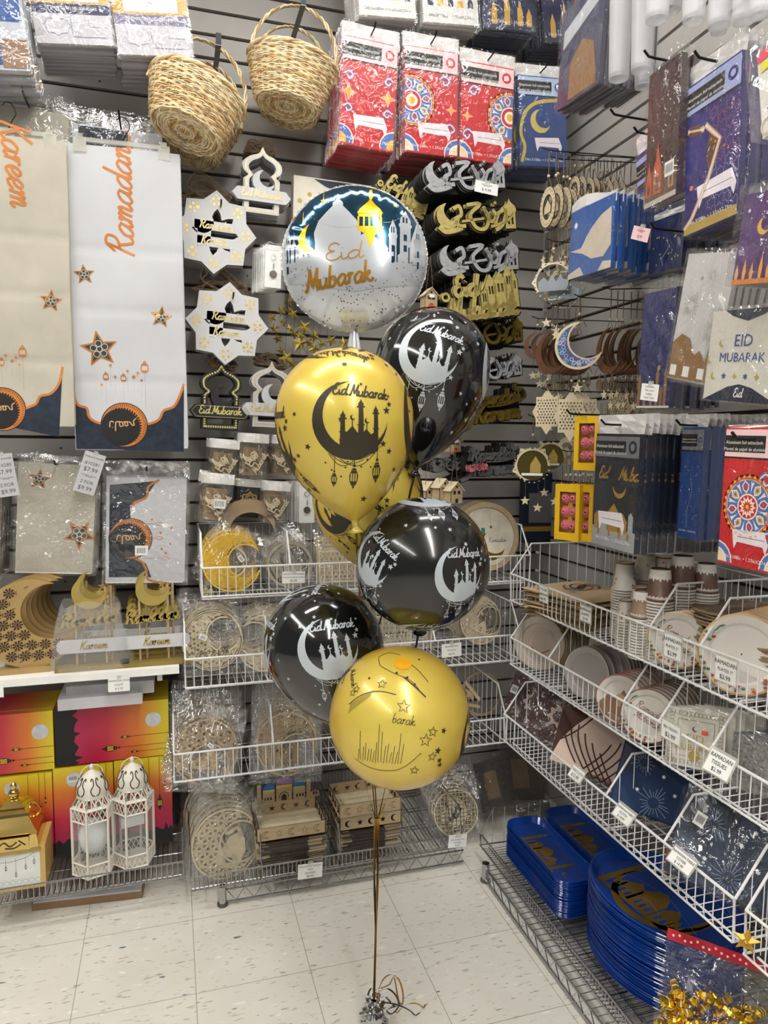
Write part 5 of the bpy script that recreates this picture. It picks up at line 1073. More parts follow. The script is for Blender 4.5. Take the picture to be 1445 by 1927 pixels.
# ------------------------------------------------------------ cut-out wooden shapes for the wire baskets
def ringart(R, m, w=.10): a = Art(); a.poly(circ(0, 0, R, 40), circ(0, 0, R*(1-w), 40), m=m); return a
def lattice_crescent(R, m, seed=0, ox=.40, oz=.2, r2=.60, cell=.155):
    a = Art(); o = crescent(0, 0, R, ox*R*1.0, oz*R*1.0, r2*R, 34)
    inn = lambda x, z: hypot(x, z) < R*.96 and hypot(x-ox*R, z-oz*R) > r2*R*1.04
    a.stroke(o, R*.055, m=m, closed=True); c = cell*R
    for i in range(-7, 8):
        for j in range(-7, 8):
            x = (i+(j % 2)*.5)*c*1.7; z = j*c*1.48
            if not inn(x, z): continue
            for k in range(6):
                an = pi/3*k+seed*.3; p = [(x+c*q*cos(an+d), z+c*q*sin(an+d)) for q, d in ((.25, 0), (.6, .3), (.95, 0), (.6, -.3))]
                if inn(*p[2]): a.stroke(p, R*.036, m=m, closed=True)
            a.stroke(circ(x, z, c*.22, 6), R*.03, m=m, closed=True)
    return a
def scene_art(R, m):
    """mosque, lantern and star pieces standing inside a ring"""
    a = Art(); a.poly([(-.5*R, -.6*R), (.5*R, -.6*R), (.5*R, -.3*R), (.35*R, -.05*R), (.2*R, .1*R), (.05*R, -.05*R), (-.1*R, -.3*R), (-.2*R, -.1*R), (-.32*R, -.3*R), (-.5*R, -.3*R)], rect(.1*R, -.5*R, .2*R, -.3*R), rect(-.3*R, -.5*R, -.22*R, -.38*R), m=m)
    a.poly(starpts(-.1*R, .35*R, .14*R), m=m); a.poly(starpts(.4*R, .4*R, .1*R), m=m); a.stroke([(.15*R, .9*R), (.15*R, .5*R)], .02*R, m=m); a.add(LANT, R*.6, 0, .15*R, .5*R, m=m); return a
def woodpack(name, loc, art, rot, label, grp=None, bagw=None, bagh=None, t=.004, edge=BURNT, back=None, sticker=None, film_=None, cat='wooden decoration'):
    r = empty(name, loc, rot, label, cat, grp); mb = MB(); mb.plate(art, t, edge); mb.build('cut_out_panel', r)
    if back: mb = MB(); mb.plate(back, t, edge, y=.007); mb.build('loose_pieces', r)
    if bagw: film_bag(bagw, bagh, .016, top=bagh*.53, m=film_ or FILM, seed=int(loc[0]*100), puff=.009, nx=9, nz=9).build('clear_bag', r)
    if sticker: x, z, s = sticker; mb = MB(); mb.T = Matrix.Translation((x, -.013, z)) @ Matrix.Rotation(.5, 4, 'Y'); mb.box(-s*.6, s*.6, 0, .0006, -s*.4, s*.4, WHITE); [mb.box(-s*.4+i*s*.13, -s*.35+i*s*.13, -.0004, -.0001, -s*.25, s*.25, BLACK) for i in range(7)]; mb.build('barcode_sticker', r)
    return r
def row(first, n, step, rest, grp): stack(first, n, step, rest, grp, jit=.004, jr=.12)
TL = radians(-12)
YW = mat('yellow_painted_wood', '#d6ac1f', .5, var=.12); GW = mat('grey_wood', '#9b9284', .6, var=.12)
c = on(437, 1058, 1, 2.33); A = lattice_crescent(.093, YW, 1); r = woodpack('lattice_moon', c, A, (TL, radians(25), 0), 'yellow lattice crescent in a clear bag, first bin of the uppermost back basket', bagw=.19, bagh=.2, sticker=(.02, .02, .018), back=ringart(.05, WOODL)); row(r, 4, (0, .034, .004), 'lattice crescent stacked behind the yellow one', 'yellow moon bags')
c = on(545, 1062, 1, 2.34); A = ringart(.077, GW, .12).add(scene_art(.07, mat('grey_wood', '#9b9284'))); A.add(lattice_crescent(.07, GW, 2, cell=.24)); r = woodpack('moon_ring', c, A, (TL, radians(-10), 0), 'grey wooden ring with mosque pieces, second bin of the uppermost back basket', bagw=.17, bagh=.17); row(r, 5, (0, .03, .004), 'wooden ring stacked behind the grey mosque ring', 'grey ring bags')
c = on(640, 1068, 1, 2.34); sq = Art(); sq.poly(rect(-.075, -.05, .075, .06), rect(-.068, -.043, .068, .053), m=WOODL)
for i in range(-4, 5):
    for j in range(-2, 4): sq.stroke(circ(i*.0155+(j % 2)*.007, j*.0155, .0075, 6), .0024, m=WOODL, closed=True)
r = woodpack('lattice_decoration', c, sq, (TL, 0, 0), 'pale lattice panel in a clear bag behind the rear yellow balloon', bagw=.17, bagh=.15); row(r, 5, (.002, .03, .006), 'lattice panel stacked behind the front pale one', 'lattice panel bags')
c = on(740, 1068, 1, 2.36); r = woodpack('lattice_decoration', c, sq, (TL, 0, 0), 'pale lattice panel in the third bin, seen between the balloons', bagw=.17, bagh=.15)
# brown crescents lying on top of the yellow moon bin
for i in range(3):
    A = Art(); A.poly(crescent(0, 0, .085, .01, -.035, .075, 24), m=WOODD); A.t and None
    tag(MB().plate(A, .004, BURNT).build('brown_crescent', loc=on(470, 985-i*3, 1, 2.40+i*.02), rot=(radians(-25), radians(8-i*6), 0)), 'brown wooden crescent lying over the yellow moon bin', 'wooden crescent', 'brown crescents over the yellow moon bin')
# round moon board
RB = empty('round_moon_board', on(915, 1010, 1, 2.36), (radians(-6), 0, radians(-6)), 'round wooden board with golden crescent picture in the right end of the uppermost back basket', 'wooden board'); RR = .125
mb = MB(); A = Art(); A.poly(circ(0, 0, RR, 48), circ(0, 0, RR*.86, 48), m=WOOD); mb.plate(A, .01, WOODD); mb.build('rim', RB)
mb = MB(); A = Art(); A.poly(circ(0, 0, RR*.87, 48), m=mat('hazy_cream_picture', '#cfc8b6', .5, var=.2, vscale=14), l=0); A.poly(crescent(.02, -.035, .052, .016, .018, .045, 24), m=GOLD, l=1)
for x, z in ((-.045, .03), (.02, .035), (-.06, -.0)): A.stroke([(x, z+.01), (x, .09)], .0008, m=GOLDP, l=1); A.poly(starpts(x, z, .008), m=GOLD, l=1)
A.stroke([(-.01, .03), (-.01, .09)], .0008, m=GOLDP, l=1); A.poly(rect(-.017, .008, -.003, .032), m=C('#2f7a5a'), l=1); A.script('Ramadan', .045, -.02, .008, m=GREYINK, w=.2, l=1)
mb.T = Matrix.Translation((0, .006, 0)); mb.art(A, eps=.0003); mb.T = None; mb.build('picture', RB)
dup(RB if not kids(RB) else RB, Vector(RB.location)+Vector((-.008, .035, .004)), label='round wooden board standing behind the golden crescent board')
# middle basket
c = on(400, 1205, 1, 2.30); A = ringart(.095, WOODL, .06).add(lattice_crescent(.09, WOODL, 0, cell=.15)); A.script('Ramadan', -.01, -.05, .015, m=WOODL, w=.3, l=0); A.add(LANT, .09, 0, 0, .175, m=WOODL)
r = woodpack('lantern_topped_ring', c, A, (TL, 0, 0), 'round lattice moon with small lantern on top, first bin of the middle back basket', bagw=.2, bagh=.23, sticker=(-.03, .012, .02)); row(r, 5, (0, .034, .003), 'round lattice moon stacked behind the lantern topped one', 'lantern topped moon bags')
c = on(500, 1210, 1, 2.30); A = lattice_crescent(.09, WOODL, 2, -.32, .32, .58); r = woodpack('lattice_moon', c, A, (TL, radians(-20), 0), 'lattice crescent beside the lantern topped moon, half hidden by the black balloon', bagw=.19, bagh=.21); row(r, 4, (0, .034, .003), 'lattice crescent stacked behind the one left of the black balloon', 'middle basket moon bags')
c = on(905, 1168, 1, 2.31); A = ringart(.085, WOODL, .08).add(scene_art(.07, WOODL)).add(lattice_crescent(.082, WOODL, 1)); r = woodpack('moon_ring', c, A, (TL, radians(30), 0), 'wooden moon ring with loose mosque pieces at the right end of the middle back basket', bagw=.19, bagh=.19); row(r, 4, (-.004, .034, .003), 'wooden moon ring stacked behind the right end one', 'right end moon rings, middle basket')
c = on(835, 1185, 1, 2.31); A = lattice_crescent(.08, WOODL, 2); r = woodpack('lattice_moon', c, A, (TL, radians(120), 0), 'lattice crescent under the large black balloon in the middle back basket', bagw=.17, bagh=.17)
c = on(735, 1190, 1, 2.33); r = woodpack('lattice_decoration', c, sq, (TL, 0, 0), 'pale lattice panel in the middle basket between the balloons', bagw=.16, bagh=.15)
# lowest white basket
c = on(388, 1415, 1, 2.30); A = lattice_crescent(.10, WOOD, 0, .12, -.40, .64, .16); sc = scene_art(.09, WOOD); r = woodpack('lattice_moon', c, A, (radians(-20), radians(10), 0), 'brown wooden crescent lying on its back in film, first bin of the lowest white basket', bagw=.23, bagh=.26, back=sc, sticker=(.01, .02, .016), film_=FILMH); row(r, 5, (-.003, .03, .008), 'wooden crescent bag behind the front one, first bin of the lowest white basket', 'first bin moon bags, lowest basket')
c = on(540, 1400, 1, 2.30); A = lattice_crescent(.10, WOOD, 1, .34, -.28, .60, .16); r = woodpack('lattice_moon', c, A, (radians(-18), radians(5), 0), 'brown wooden crescent with mosque in film, second bin of the lowest white basket', bagw=.24, bagh=.26, back=scene_art(.1, WOODD), film_=FILMH); row(r, 5, (.003, .03, .006), 'wooden crescent bag behind the front one, second bin of the lowest white basket', 'second bin moon bags, lowest basket')
PK_ = random.Random(8)
for i in range(16):
    A = Art(); A.poly([(-.045, -.006), (.045, -.006), (.045, .006), (-.045, .006)] if i % 2 else starpts(0, 0, .03), m=WOOD)
    x, y, z = .99+PK_.uniform(-.06, .06), 2.33+PK_.uniform(0, .06), .42+i*.0085
    tag(MB().plate(A, .004, WOODD).build('wooden_piece', loc=(x, y, z), rot=(radians(-30+PK_.uniform(-20, 20)), PK_.uniform(0, 3), PK_.uniform(-.3, .3))), 'wooden strip or star in the heap at the right of the lowest white basket', 'wooden piece', 'heap of wooden pieces')
A = ringart(.085, WOOD, .12); woodpack('moon_ring', on(905, 1305, 1, 2.46), A, (radians(-10), 0, 0), 'plain wooden ring standing behind the heap of wooden pieces')
# floor tray: bagged crescents, mosque trays, woven round
c = on(425, 1588, 1, 2.27); A = lattice_crescent(.108, WOODL, 0, .42, .08, .60, .15); B2 = Art(); B2.poly([(-.03, -.06), (.05, -.085), (.07, -.02), (.06, .02), (.035, .035), (.01, .02), (-.01, -.02)], rect(.0, -.06, .03, -.045), m=WOODL); B2.stroke([(-.02, .06), (.0, .03), (.03, .05), (.05, .02)], .012, m=WOODL, smooth=3); B2.stroke([(-.03, .03), (.01, -.02)], .006, m=WOODL)
r = woodpack('bagged_moon', c, A, (radians(-10), radians(12), radians(4)), 'white wooden crescent with mosque piece in a crinkled bag on the chrome floor tray', bagw=.225, bagh=.25, back=B2, film_=FILMH, edge=WOODD); row(r, 8, (-.002, .022, .004), 'bagged white crescent stacked behind the front one on the floor tray', 'bagged crescents on the floor tray')
c = on(858, 1530, 1, 2.30); A = ringart(.083, WOODL, .06)
for i in range(-5, 6):
    L = sqrt(.078**2-(i*.014)**2); A.stroke([(i*.014, -L), (i*.014, L)], .0022, m=WOODL); A.stroke([(-L, i*.014), (L, i*.014)], .0022, m=WOODL)
A.poly([(-.06, .0), (-.03, .02), (-.035, .05), (0, .055), (.03, .04), (.045, 0), (.03, -.04), (-.01, -.05), (-.03, -.03), (-.05, -.035)], m=WOODL, l=0); A.t = A.t
r = woodpack('woven_round', c, A, (radians(-14), 0, radians(-8)), 'round wooden grid board with brown lettering at the right end of the chrome floor tray', bagw=.2, bagh=.22, film_=FILMH, edge=WOODD); f = Art(); f.script('Ramadan', 0, .0, .008, m=BURNT, w=.35, rot=1.1); f.script('Mubarak', .012, -.004, .006, m=BURNT, w=.35, rot=1.1); mb = MB(); mb.T = Matrix.Translation((0, -.0006, 0)); mb.art(f); mb.build('lettering', r); row(r, 6, (0, .024, .004), 'round grid board stacked behind the front one', 'round grid boards')
def mosque_tray(loc, rz, L, W_, label, skyline, tilt=0):
    r = empty('mosque_tray', loc, (tilt, 0, rz), label, 'wooden tray'); h = .045
    def side(l, deco=True, solid=False):
        a = Art(); holes = []
        n = max(2, int(l/.04))
        for i in range(n):
            x = (i+.5-n/2)*l/n*.92
            holes.append(crescent(x, h*.5, .0115, .005, .0, .0092, 10) if i % 2 == 0 else starpts(x, h*.5, .0115))
        a.poly(rect(-l/2, 0, l/2, h), *([] if solid else holes), m=WOOD)
        if solid:
            for q in holes: a.stroke(q, .0012, m=BURNT, l=1, closed=True)
        return a
    def wall(a, T, name): mb = MB(); b = Art(); b.t = [t for t in a.t if t[4] == 0]; b.loops = [t for t in a.loops if t[2] == 0]; mb.T = T; mb.plate(b, .003, BURNT); c = Art(); c.t = [t for t in a.t if t[4] > 0]; mb.art(c); mb.build(name, r)
    wall(side(L, solid=skyline), Matrix.Translation((0, 0, 0)), 'front_panel'); 
    for s, nm in ((-1, 'side_panel'), (1, 'side_panel')): wall(side(W_), Matrix.Translation((s*L/2-(.0015 if s > 0 else -.0015), W_/2, 0)) @ Matrix.Rotation(pi/2, 4, 'Z'), nm)
    wall(side(L), Matrix.Translation((0, W_, 0)), 'back_panel')
    mb = MB(); mb.box(-L/2, L/2, 0, W_, 0, .003, WOODL); mb.build('base_board', r)
    if skyline:
        a = Art(); CP, CB, CG, CY = C('#8a55a0'), C('#2e6fb5'), C('#3f9a4e'), C('#d6c24a')
        def D(x, z, w, m, lo=.045): a.poly(rect(x-w, lo, x+w, z), m=WOOD, l=0); a.poly([(x-w, z), (x+w, z), (x+w*1.02, z+w*.35), (x+w*.7, z+w*.85), (x+w*.12, z+w*1.15), (x, z+w*1.8), (x-w*.12, z+w*1.15), (x-w*.7, z+w*.85), (x-w*1.02, z+w*.35)], m=m, l=0); a.poly(rect(x-w, z-w*.3, x+w, z-w*.02), m=CY, l=1)
        D(0, .1, .027, CP); D(-.052, .088, .02, CB); D(.052, .088, .02, CB); D(-.085, .108, .007, CG); D(.085, .108, .007, CG)
        for s in (-1, 1): a.poly(rect(s*.107-.016, .045, s*.107+.016, .064), m=WOOD, l=0); a.poly([(s*.107-.013, .064), (s*.107+.013, .064), (s*.107+.006, .071), (s*.107-.006, .071)], m=CP, l=0)
        for x in (-.065, -.055, -.045, .045, .055, .065, -.112, -.103, .103, .112): a.poly([(x-.003, .052), (x+.003, .052), (x+.003, .061), (x, .064), (x-.003, .061)], m=BURNT, l=2)
        a.poly([(-.009, .046), (.009, .046), (.009, .06), (0, .07), (-.009, .06)], m=BURNT, l=2); [a.poly(rect(.016*cos(q)-.002, .058+.017*sin(q)-.002, .016*cos(q)+.002, .058+.017*sin(q)+.002), m=BURNT, l=2) for q in [pi*i/8 for i in range(9)]]
        mb = MB(); mb.T = Matrix.Translation((0, W_+.0005, 0)); b = Art(); b.t = [t for t in a.t if t[4] == 0]; b.loops = [t for t in a.loops if t[2] == 0]; mb.plate(b, .003, BURNT); c = Art(); c.t = [t for t in a.t if t[4] > 0]; mb.art(c, eps=.0003); mb.build('mosque_skyline', r)
    return r
def flat_kit(loc, L, W_, rz, label, grp, i):
    r = empty('flat_tray_kit', loc, (0, 0, rz), label, 'tray kit', grp); q = random.Random(i); mb = MB()
    for k in range(2): mb.box(-L/2+q.uniform(0, .012), L/2-q.uniform(0, .015), q.uniform(0, .01), W_, k*.0045, k*.0045+.0032, (WOOD, WOODL, WOODD)[(i+k) % 3]); mb.box(-L/2+q.uniform(0, .05), L/2-.06, -.004, .02, k*.0045+.0033, k*.0045+.0042, BURNT)
    mb.build('cut_boards', r); mb = MB(); mb.sheet(lambda u, v: ((u-.5)*(L+.02), -.010+v*(W_+.015), .0100+.0015*sin(u*20+i)*cos(v*9)), 12, 4, FILM); mb.quad((-(L+.02)/2, -.010, .009), ((L+.02)/2, -.010, .009), ((L+.02)/2, -.010, 0), (-(L+.02)/2, -.010, 0), FILM); mb.build('clear_wrap', r)
z = .082
for i in range(8): flat_kit((.355+.003*sin(i*2), 2.185, z+.002+i*.0112), .225, .16, .03*sin(i), 'flat packed wooden tray kit in film under the mosque tray', 'flat kits under the mosque tray', i)
mosque_tray((.355, 2.185, z+.095), .0, .225, .165, 'assembled wooden tray with coloured mosque skyline on the stack of flat kits', True)
for i in range(7): flat_kit((.625+.003*sin(i*3), 2.20, z+.002+i*.0112), .215, .16, -.03*sin(i*2), 'flat packed wooden tray kit in film under the plain crescent trays', 'flat kits under the plain trays', i+9)
mosque_tray((.625, 2.20, z+.083), 0, .215, .16, 'plain wooden tray with cut crescents and stars, lower of the two stacked right', False)
t_ = mosque_tray((.622, 2.195, z+.131), .02, .215, .16, 'plain wooden tray with engraved crescents, upper of the two stacked right', True)
for ch in [o for o in COL.objects if o.parent == t_ and o.name.startswith('mosque_skyline')]: bpy.data.objects.remove(ch)
# price tags on baskets
WT = WHITE
for tl, tr, bl, y, lines, lb in (((531, 1076), (574, 1075), (532, 1098), 2.25, ['WOOD RAMADAN', 'HANGING DECORATIONS', '!$2.99'], 'WOOD RAMADAN price tag clipped to the uppermost back basket'), ((831, 1213), (868, 1209), (832, 1238), 2.22, ['RAMADAN', 'WOOD', '$2.99'], 'price tag clipped to the middle back basket beside the lowest yellow balloon'), ((561, 1628), (607, 1622), (560, 1656), 2.145, ['RAMADAN WOOD', 'TRAY', '#1010280', '!$9.99'], 'Ramadan wood tray $9.99 tag clipped to the chrome floor tray'), ((845, 1572), (879, 1569), (846, 1596), 2.145, ['WOOD', 'DECORATION', '# 10228', '$3.99'], 'wood decoration tag clipped under the round grid boards')):
    pcard(tl, tr, bl, BACK-y, lines, lb, WT, name='price_tag', grp='white price tags on the wire baskets')
pcard((203, 1277), (244, 1274), (203, 1303), BACK-2.245, ['RAMADAN STAR', 'LIGHT', '$ 6.99'], 'RAMADAN STAR LIGHT price tag under the white shelf board', WT, name='price_tag')
pcard((-30, 1292), (6, 1289), (-30, 1315), BACK-2.245, ['$ 9.99'], 'white price tag at the left edge of the shelf board', WT, name='price_tag')
# ------------------------------------------------------------ left shelf: wooden moons and Kareem signs
SZ = .752; GMD = mat('gold_painted_wood', '#b0935f', .45, metal=.25, var=.08); GME = mat('gold_painted_edge', '#8a6633', .5, var=.1); GLT = mat('pale_gold_letters', '#b59f57', .4, metal=.45)
def moon_stand(loc, label, grp=None, front=True):
    r = empty('wooden_moon_stand', loc, (0, 0, .05), label, 'moon decoration', grp); R = .135; mb = MB(); A = Art()
    o = crescent(0, R+.012, R, .42*R, .26*R, .62*R, 40); A.poly(o, m=GMD); mb.plate(A, .012, GME)
    if front:
        F = Art(); inn = lambda x, z: hypot(x, z) < R*.86 and hypot(x-.42*R, z-.26*R) > R*.74
        for i in range(-5, 6):
            for j in range(-5, 6):
                x, z = (i+(j % 2)*.5)*.037, j*.032
                if inn(x, z):
                    F.poly(circ(x, z+R+.012, .004, 8), m=BURNT, l=2)
                    for k in range(9): an = 2*pi*k/9; F.poly([(x+.005*cos(an-.25), z+R+.012+.005*sin(an-.25)), (x+.0145*cos(an-.22), z+R+.012+.0145*sin(an-.22)), (x+.0165*cos(an), z+R+.012+.0165*sin(an)), (x+.0145*cos(an+.22), z+R+.012+.0145*sin(an+.22)), (x+.005*cos(an+.25), z+R+.012+.005*sin(an+.25))], m=BURNT, l=1)
                for dx, dz in ((.0185, 0), (.009, .016)):
                    if inn(x+dx, z+dz): F.stroke([(x+dx-dz*.35, z+R+.012+dz-dx*.35), (x+dx+dz*.35, z+R+.012+dz+dx*.35)], .0022, m=BURNT, l=1)
        mb.T = Matrix.Translation((0, -.0006, 0)); mb.art(F, eps=.0002); mb.T = None
    mb.build('crescent', r); b = MB(); b.box(-.09, .05, -.014, .026, 0, .016, GMD); b.box(.05, .062, -.01, .02, 0, .03, GMD); b.build('foot_bar', r); return r
m0 = Vector(on(62, 1268, 1, 2.31)); m0.z = SZ; r = moon_stand(m0, 'front wooden crescent moon with cut flower pattern on the white shelf board'); 
q = moon_stand(m0+Vector((.006, .05, 0)), 'wooden crescent moon standing behind the flower patterned one', 'crescent moons behind the front one', False); kids(q)
for k in range(2, 7): dup(q, m0+Vector((.007*k, .044*k, 0)))
def kareem(loc, label, rz=0, words=True, grp=None):
    r = empty('ramadan_kareem_sign', loc, (0, 0, rz), label, 'wooden sign', grp); mb = MB(); mb.box(-.10, .11, -.025, .035, 0, .014, mat('olive_gold_base', '#8f7c3c', .4, metal=.3)); mb.build('base', r)
    mb = MB()
    for x in (-.04, -.02, .045, .06): mb.tube([(x, .004+(.018 if x in (-.02, .06) else 0), .014), (x, .004+(.018 if x in (-.02, .06) else 0), .25)], .0035, WOOD, 8)
    mb.build('dowel_posts', r); mb = MB(); A = Art(); A.poly([(-.095, .063), (-.085, .052), (.10, .052), (.11, .063), (.11, .082), (.10, .093), (-.085, .093), (-.095, .082)], m=PLW); mb.plate(A, .006, C('#bdbcb8'), y=-.006)
    F = Art(); F.script('Kareem', .01, .063, .0125, m=GLT, w=.3, slant=.25); mb.T = Matrix.Translation((0, -.007, 0)); mb.art(F); mb.T = None; mb.build('kareem_plate', r)
    mb = MB(); A = Art(); A.script('Ramadan', .0, .138, .019, m=GLT, w=.42, l=0, rot=.06, slant=.25); mb.plate(A, .004, GME, y=-.003); mb.build('ramadan_lettering', r)
    mb = MB(); A = Art(); A.poly(crescent(.0, .235, .05, .012, .018, .038, 26), m=GLT); A.poly(starpts(.03, .235, .014), m=GLT); A.poly(starpts(.052, .222, .008), m=GLT); mb.plate(A, .004, GME, y=-.002); mb.build('crescent_and_star', r); return r
k1 = Vector(on(290, 1252, 1, 2.30)); k1.z = SZ; kareem(k1, 'bare gold Ramadan Kareem sign on the right end of the shelf board'); q = kareem(k1+Vector((-.004, .09, 0)), 'gold Ramadan Kareem sign standing behind the bare front one', grp='Kareem signs behind the bare one'); kids(q); dup(q, k1+Vector((-.006, .17, 0))); dup(q, k1+Vector((-.008, .25, 0)))
k2 = Vector(on(172, 1262, 1, 2.30)); k2.z = SZ; kk = kareem(k2, 'gold Ramadan Kareem sign wrapped in bubble film between the moons and the bare sign'); mb = MB(); bw = film('bubble_wrap', .05, .2, 1., 160., haze=.12)
mb.sheet(lambda u, v: ((.125-.045*v)*cos(2*pi*u)*(1+.05*sin(u*31+v*7)), .01+(.05-.012*v)*sin(2*pi*u), .004+.20*v+.012*sin(u*19)*v), 40, 10, bw); mb.build('bubble_wrap', kk, smooth=True)
q = kareem(k2+Vector((.0, .10, 0)), 'gold Ramadan Kareem sign standing behind the bubble wrapped one', grp='Kareem signs behind the wrapped one'); kids(q); dup(q, k2+Vector((.0, .18, 0)))
# white boxes under the board
for i, (x0, y0, x1, y1, y) in enumerate(((124, 1292, 290, 1303, 2.34), (108, 1316, 268, 1324, 2.30))):
    a, b = on(x0, y0, 1, y), on(x1, y1, 1, y); mb = MB(); mb.box(a.x, b.x, y, y+.16, b.z, a.z-.002, C('#c4c3c8')); tag(mb.build('white_carton'), ('upper', 'lower')[i]+' flat white carton under the shelf board', 'carton')
# ------------------------------------------------------------ lantern gift boxes (pink to yellow)
def sunset(axis, flip, name):
    m = bpy.data.materials.new(name); m.use_nodes = True; nt = m.node_tree; b = nt.nodes['Principled BSDF']; b.inputs['Roughness'].default_value = .35
    tc = nt.nodes.new('ShaderNodeTexCoord'); sp = nt.nodes.new('ShaderNodeSeparateXYZ'); rp = nt.nodes.new('ShaderNodeValToRGB'); nt.links.new(tc.outputs['Generated'], sp.inputs[0]); nt.links.new(sp.outputs[axis], rp.inputs[0]); e = rp.color_ramp
    cs = ['#b3174a', '#c0253f', '#d8752a', '#dcc726']; cs = cs if not flip else cs[::-1]; ps = (.28, .45, .72, .97) if not flip else (.03, .28, .55, .72)
    e.elements[0].position = ps[0]; e.elements[0].color = (*srgb(cs[0]), 1); e.elements[1].position = ps[3]; e.elements[1].color = (*srgb(cs[3]), 1)
    for p, c_ in zip(ps[1:3], cs[1:3]): el = e.elements.new(p); el.color = (*srgb(c_), 1)
    nt.links.new(rp.outputs[0], b.inputs['Base Color']); return m
SUNZ = sunset(2, False, 'sunset_print_upright'); SUNX = sunset(0, False, 'sunset_print_sideways')
MOONM = mat('printed_moon', '#c9cbd0', .5, var=.15, vscale=40)
def boxart(w, h, kind):
    a = Art()
    def lan(x, z, s): a.add(LANT, s, 0, x, z+.2*s, m=BLACK, dl=2); [a.poly(rect(x+s*q-.012*s*1.1, z-.16*s, x+s*q+.012*s*1.1, z+.0*s), m=C('#d8c03a'), l=4) for q in (-.045, 0, .045)]
    a.poly(circ(-.16*w, .36*h, .13*w, 24), m=MOONM, l=1)
    for x, z, s in ((.1*w, .12*h, .35*w), (.28*w, .0*h, .62*w), (.38*w, .2*h, .3*w)): a.stroke([(x, z+.1*s), (x, .5*h)], .0012, m=BURNT, l=1); lan(x, z, s)
    p = [(-.5*w, -.5*h), (.5*w, -.5*h), (.5*w, -.33*h), (.46*w, -.3*h), (.43*w, -.34*h), (.38*w, -.26*h), (.34*w, -.34*h), (.26*w, -.32*h), (.2*w, -.3*h), (.1*w, -.34*h), (0, -.33*h), (-.04*w, -.28*h), (-.08*w, -.34*h), (-.2*w, -.33*h), (-.28*w, -.3*h), (-.36*w, -.35*h), (-.44*w, -.3*h), (-.5*w, -.34*h)]
    a.poly(p, m=BLACK, l=3); return a
def lbox(x0, x1, y, d, z0, z1, label, side=False, sticker=False, flip=False):
    w, h = x1-x0, z1-z0; r = empty('lantern_gift_box', ((x0+x1)/2, y, z0), label=label, cat='gift box', group='sunset printed lantern boxes')
    mb = MB(); mb.box(-w/2, w/2, 0, d, 0, h, SUNX if side else SUNZ)
    if side:
        a = Art(); a.add(boxart(h, w, 1), 1, 0, 0, 0); b = Art(); b.add(a, 1, -pi/2, 0, h/2); a = b
    else: a = Art(); a.add(boxart(w, h, 0), 1, 0, 0, h/2)
    mb.T = Matrix.Translation((0, -.0004, 0)); mb.art(a, eps=.0002); mb.T = None; mb.build('printed_carton', r)
    mb = MB(); mb.box(-.005, .005, -.0006, -.0002, .002, h-.002, C('#c9b23a')) if not side else mb.box(-w/2, w/2, .03, .034, h, h+.0004, C('#c9b23a')); mb.build('tape', r) if side else None
    if sticker: mb = MB(); mb.box(-.16*w-.018, -.16*w+.012, -.0012, -.0008, .87*h-.012, .87*h+.010, WHITE); [mb.box(-.16*w-.014+i*.003, -.16*w-.0125+i*.003, -.0015, -.0012, .87*h-.004, .87*h+.008, BLACK) for i in range(8)]; mb.build('barcode_sticker', r)
    return r
def bx(px, py, y): return on(px, py, 1, y)
yb = 2.38
a, b = bx(103, 1440, yb), bx(320, 1312, yb); zt = .10+.015
z_mid = bx(215, 1433, yb).z; z_top = bx(210, 1325, yb).z
lbox(bx(104, 1400, yb).x, bx(318, 1400, yb).x, yb, .20, z_mid+.004, z_top, 'sunset printed lantern box lying on its side, right one of the upper row', side=True)
lbox(bx(-80, 1400, yb).x, bx(101, 1400, yb).x, yb, .20, z_mid-.002, z_top-.004, 'sunset printed lantern box lying on its side, left one of the upper row', side=True)
lbox(bx(216, 1500, yb).x, bx(324, 1500, yb).x, yb, .20, zt, z_mid, 'upright sunset printed lantern box at the right, beside the white lanterns', sticker=True)
lbox(bx(101, 1500, yb).x, bx(214, 1500, yb).x, yb, .20, zt, z_mid-.003, 'upright sunset printed lantern box behind the two white lanterns', sticker=True)
lbox(bx(-16, 1500, yb).x, bx(99, 1500, yb).x, yb, .20, zt, z_mid-.012, 'upright sunset printed lantern box behind the gold incense burner')
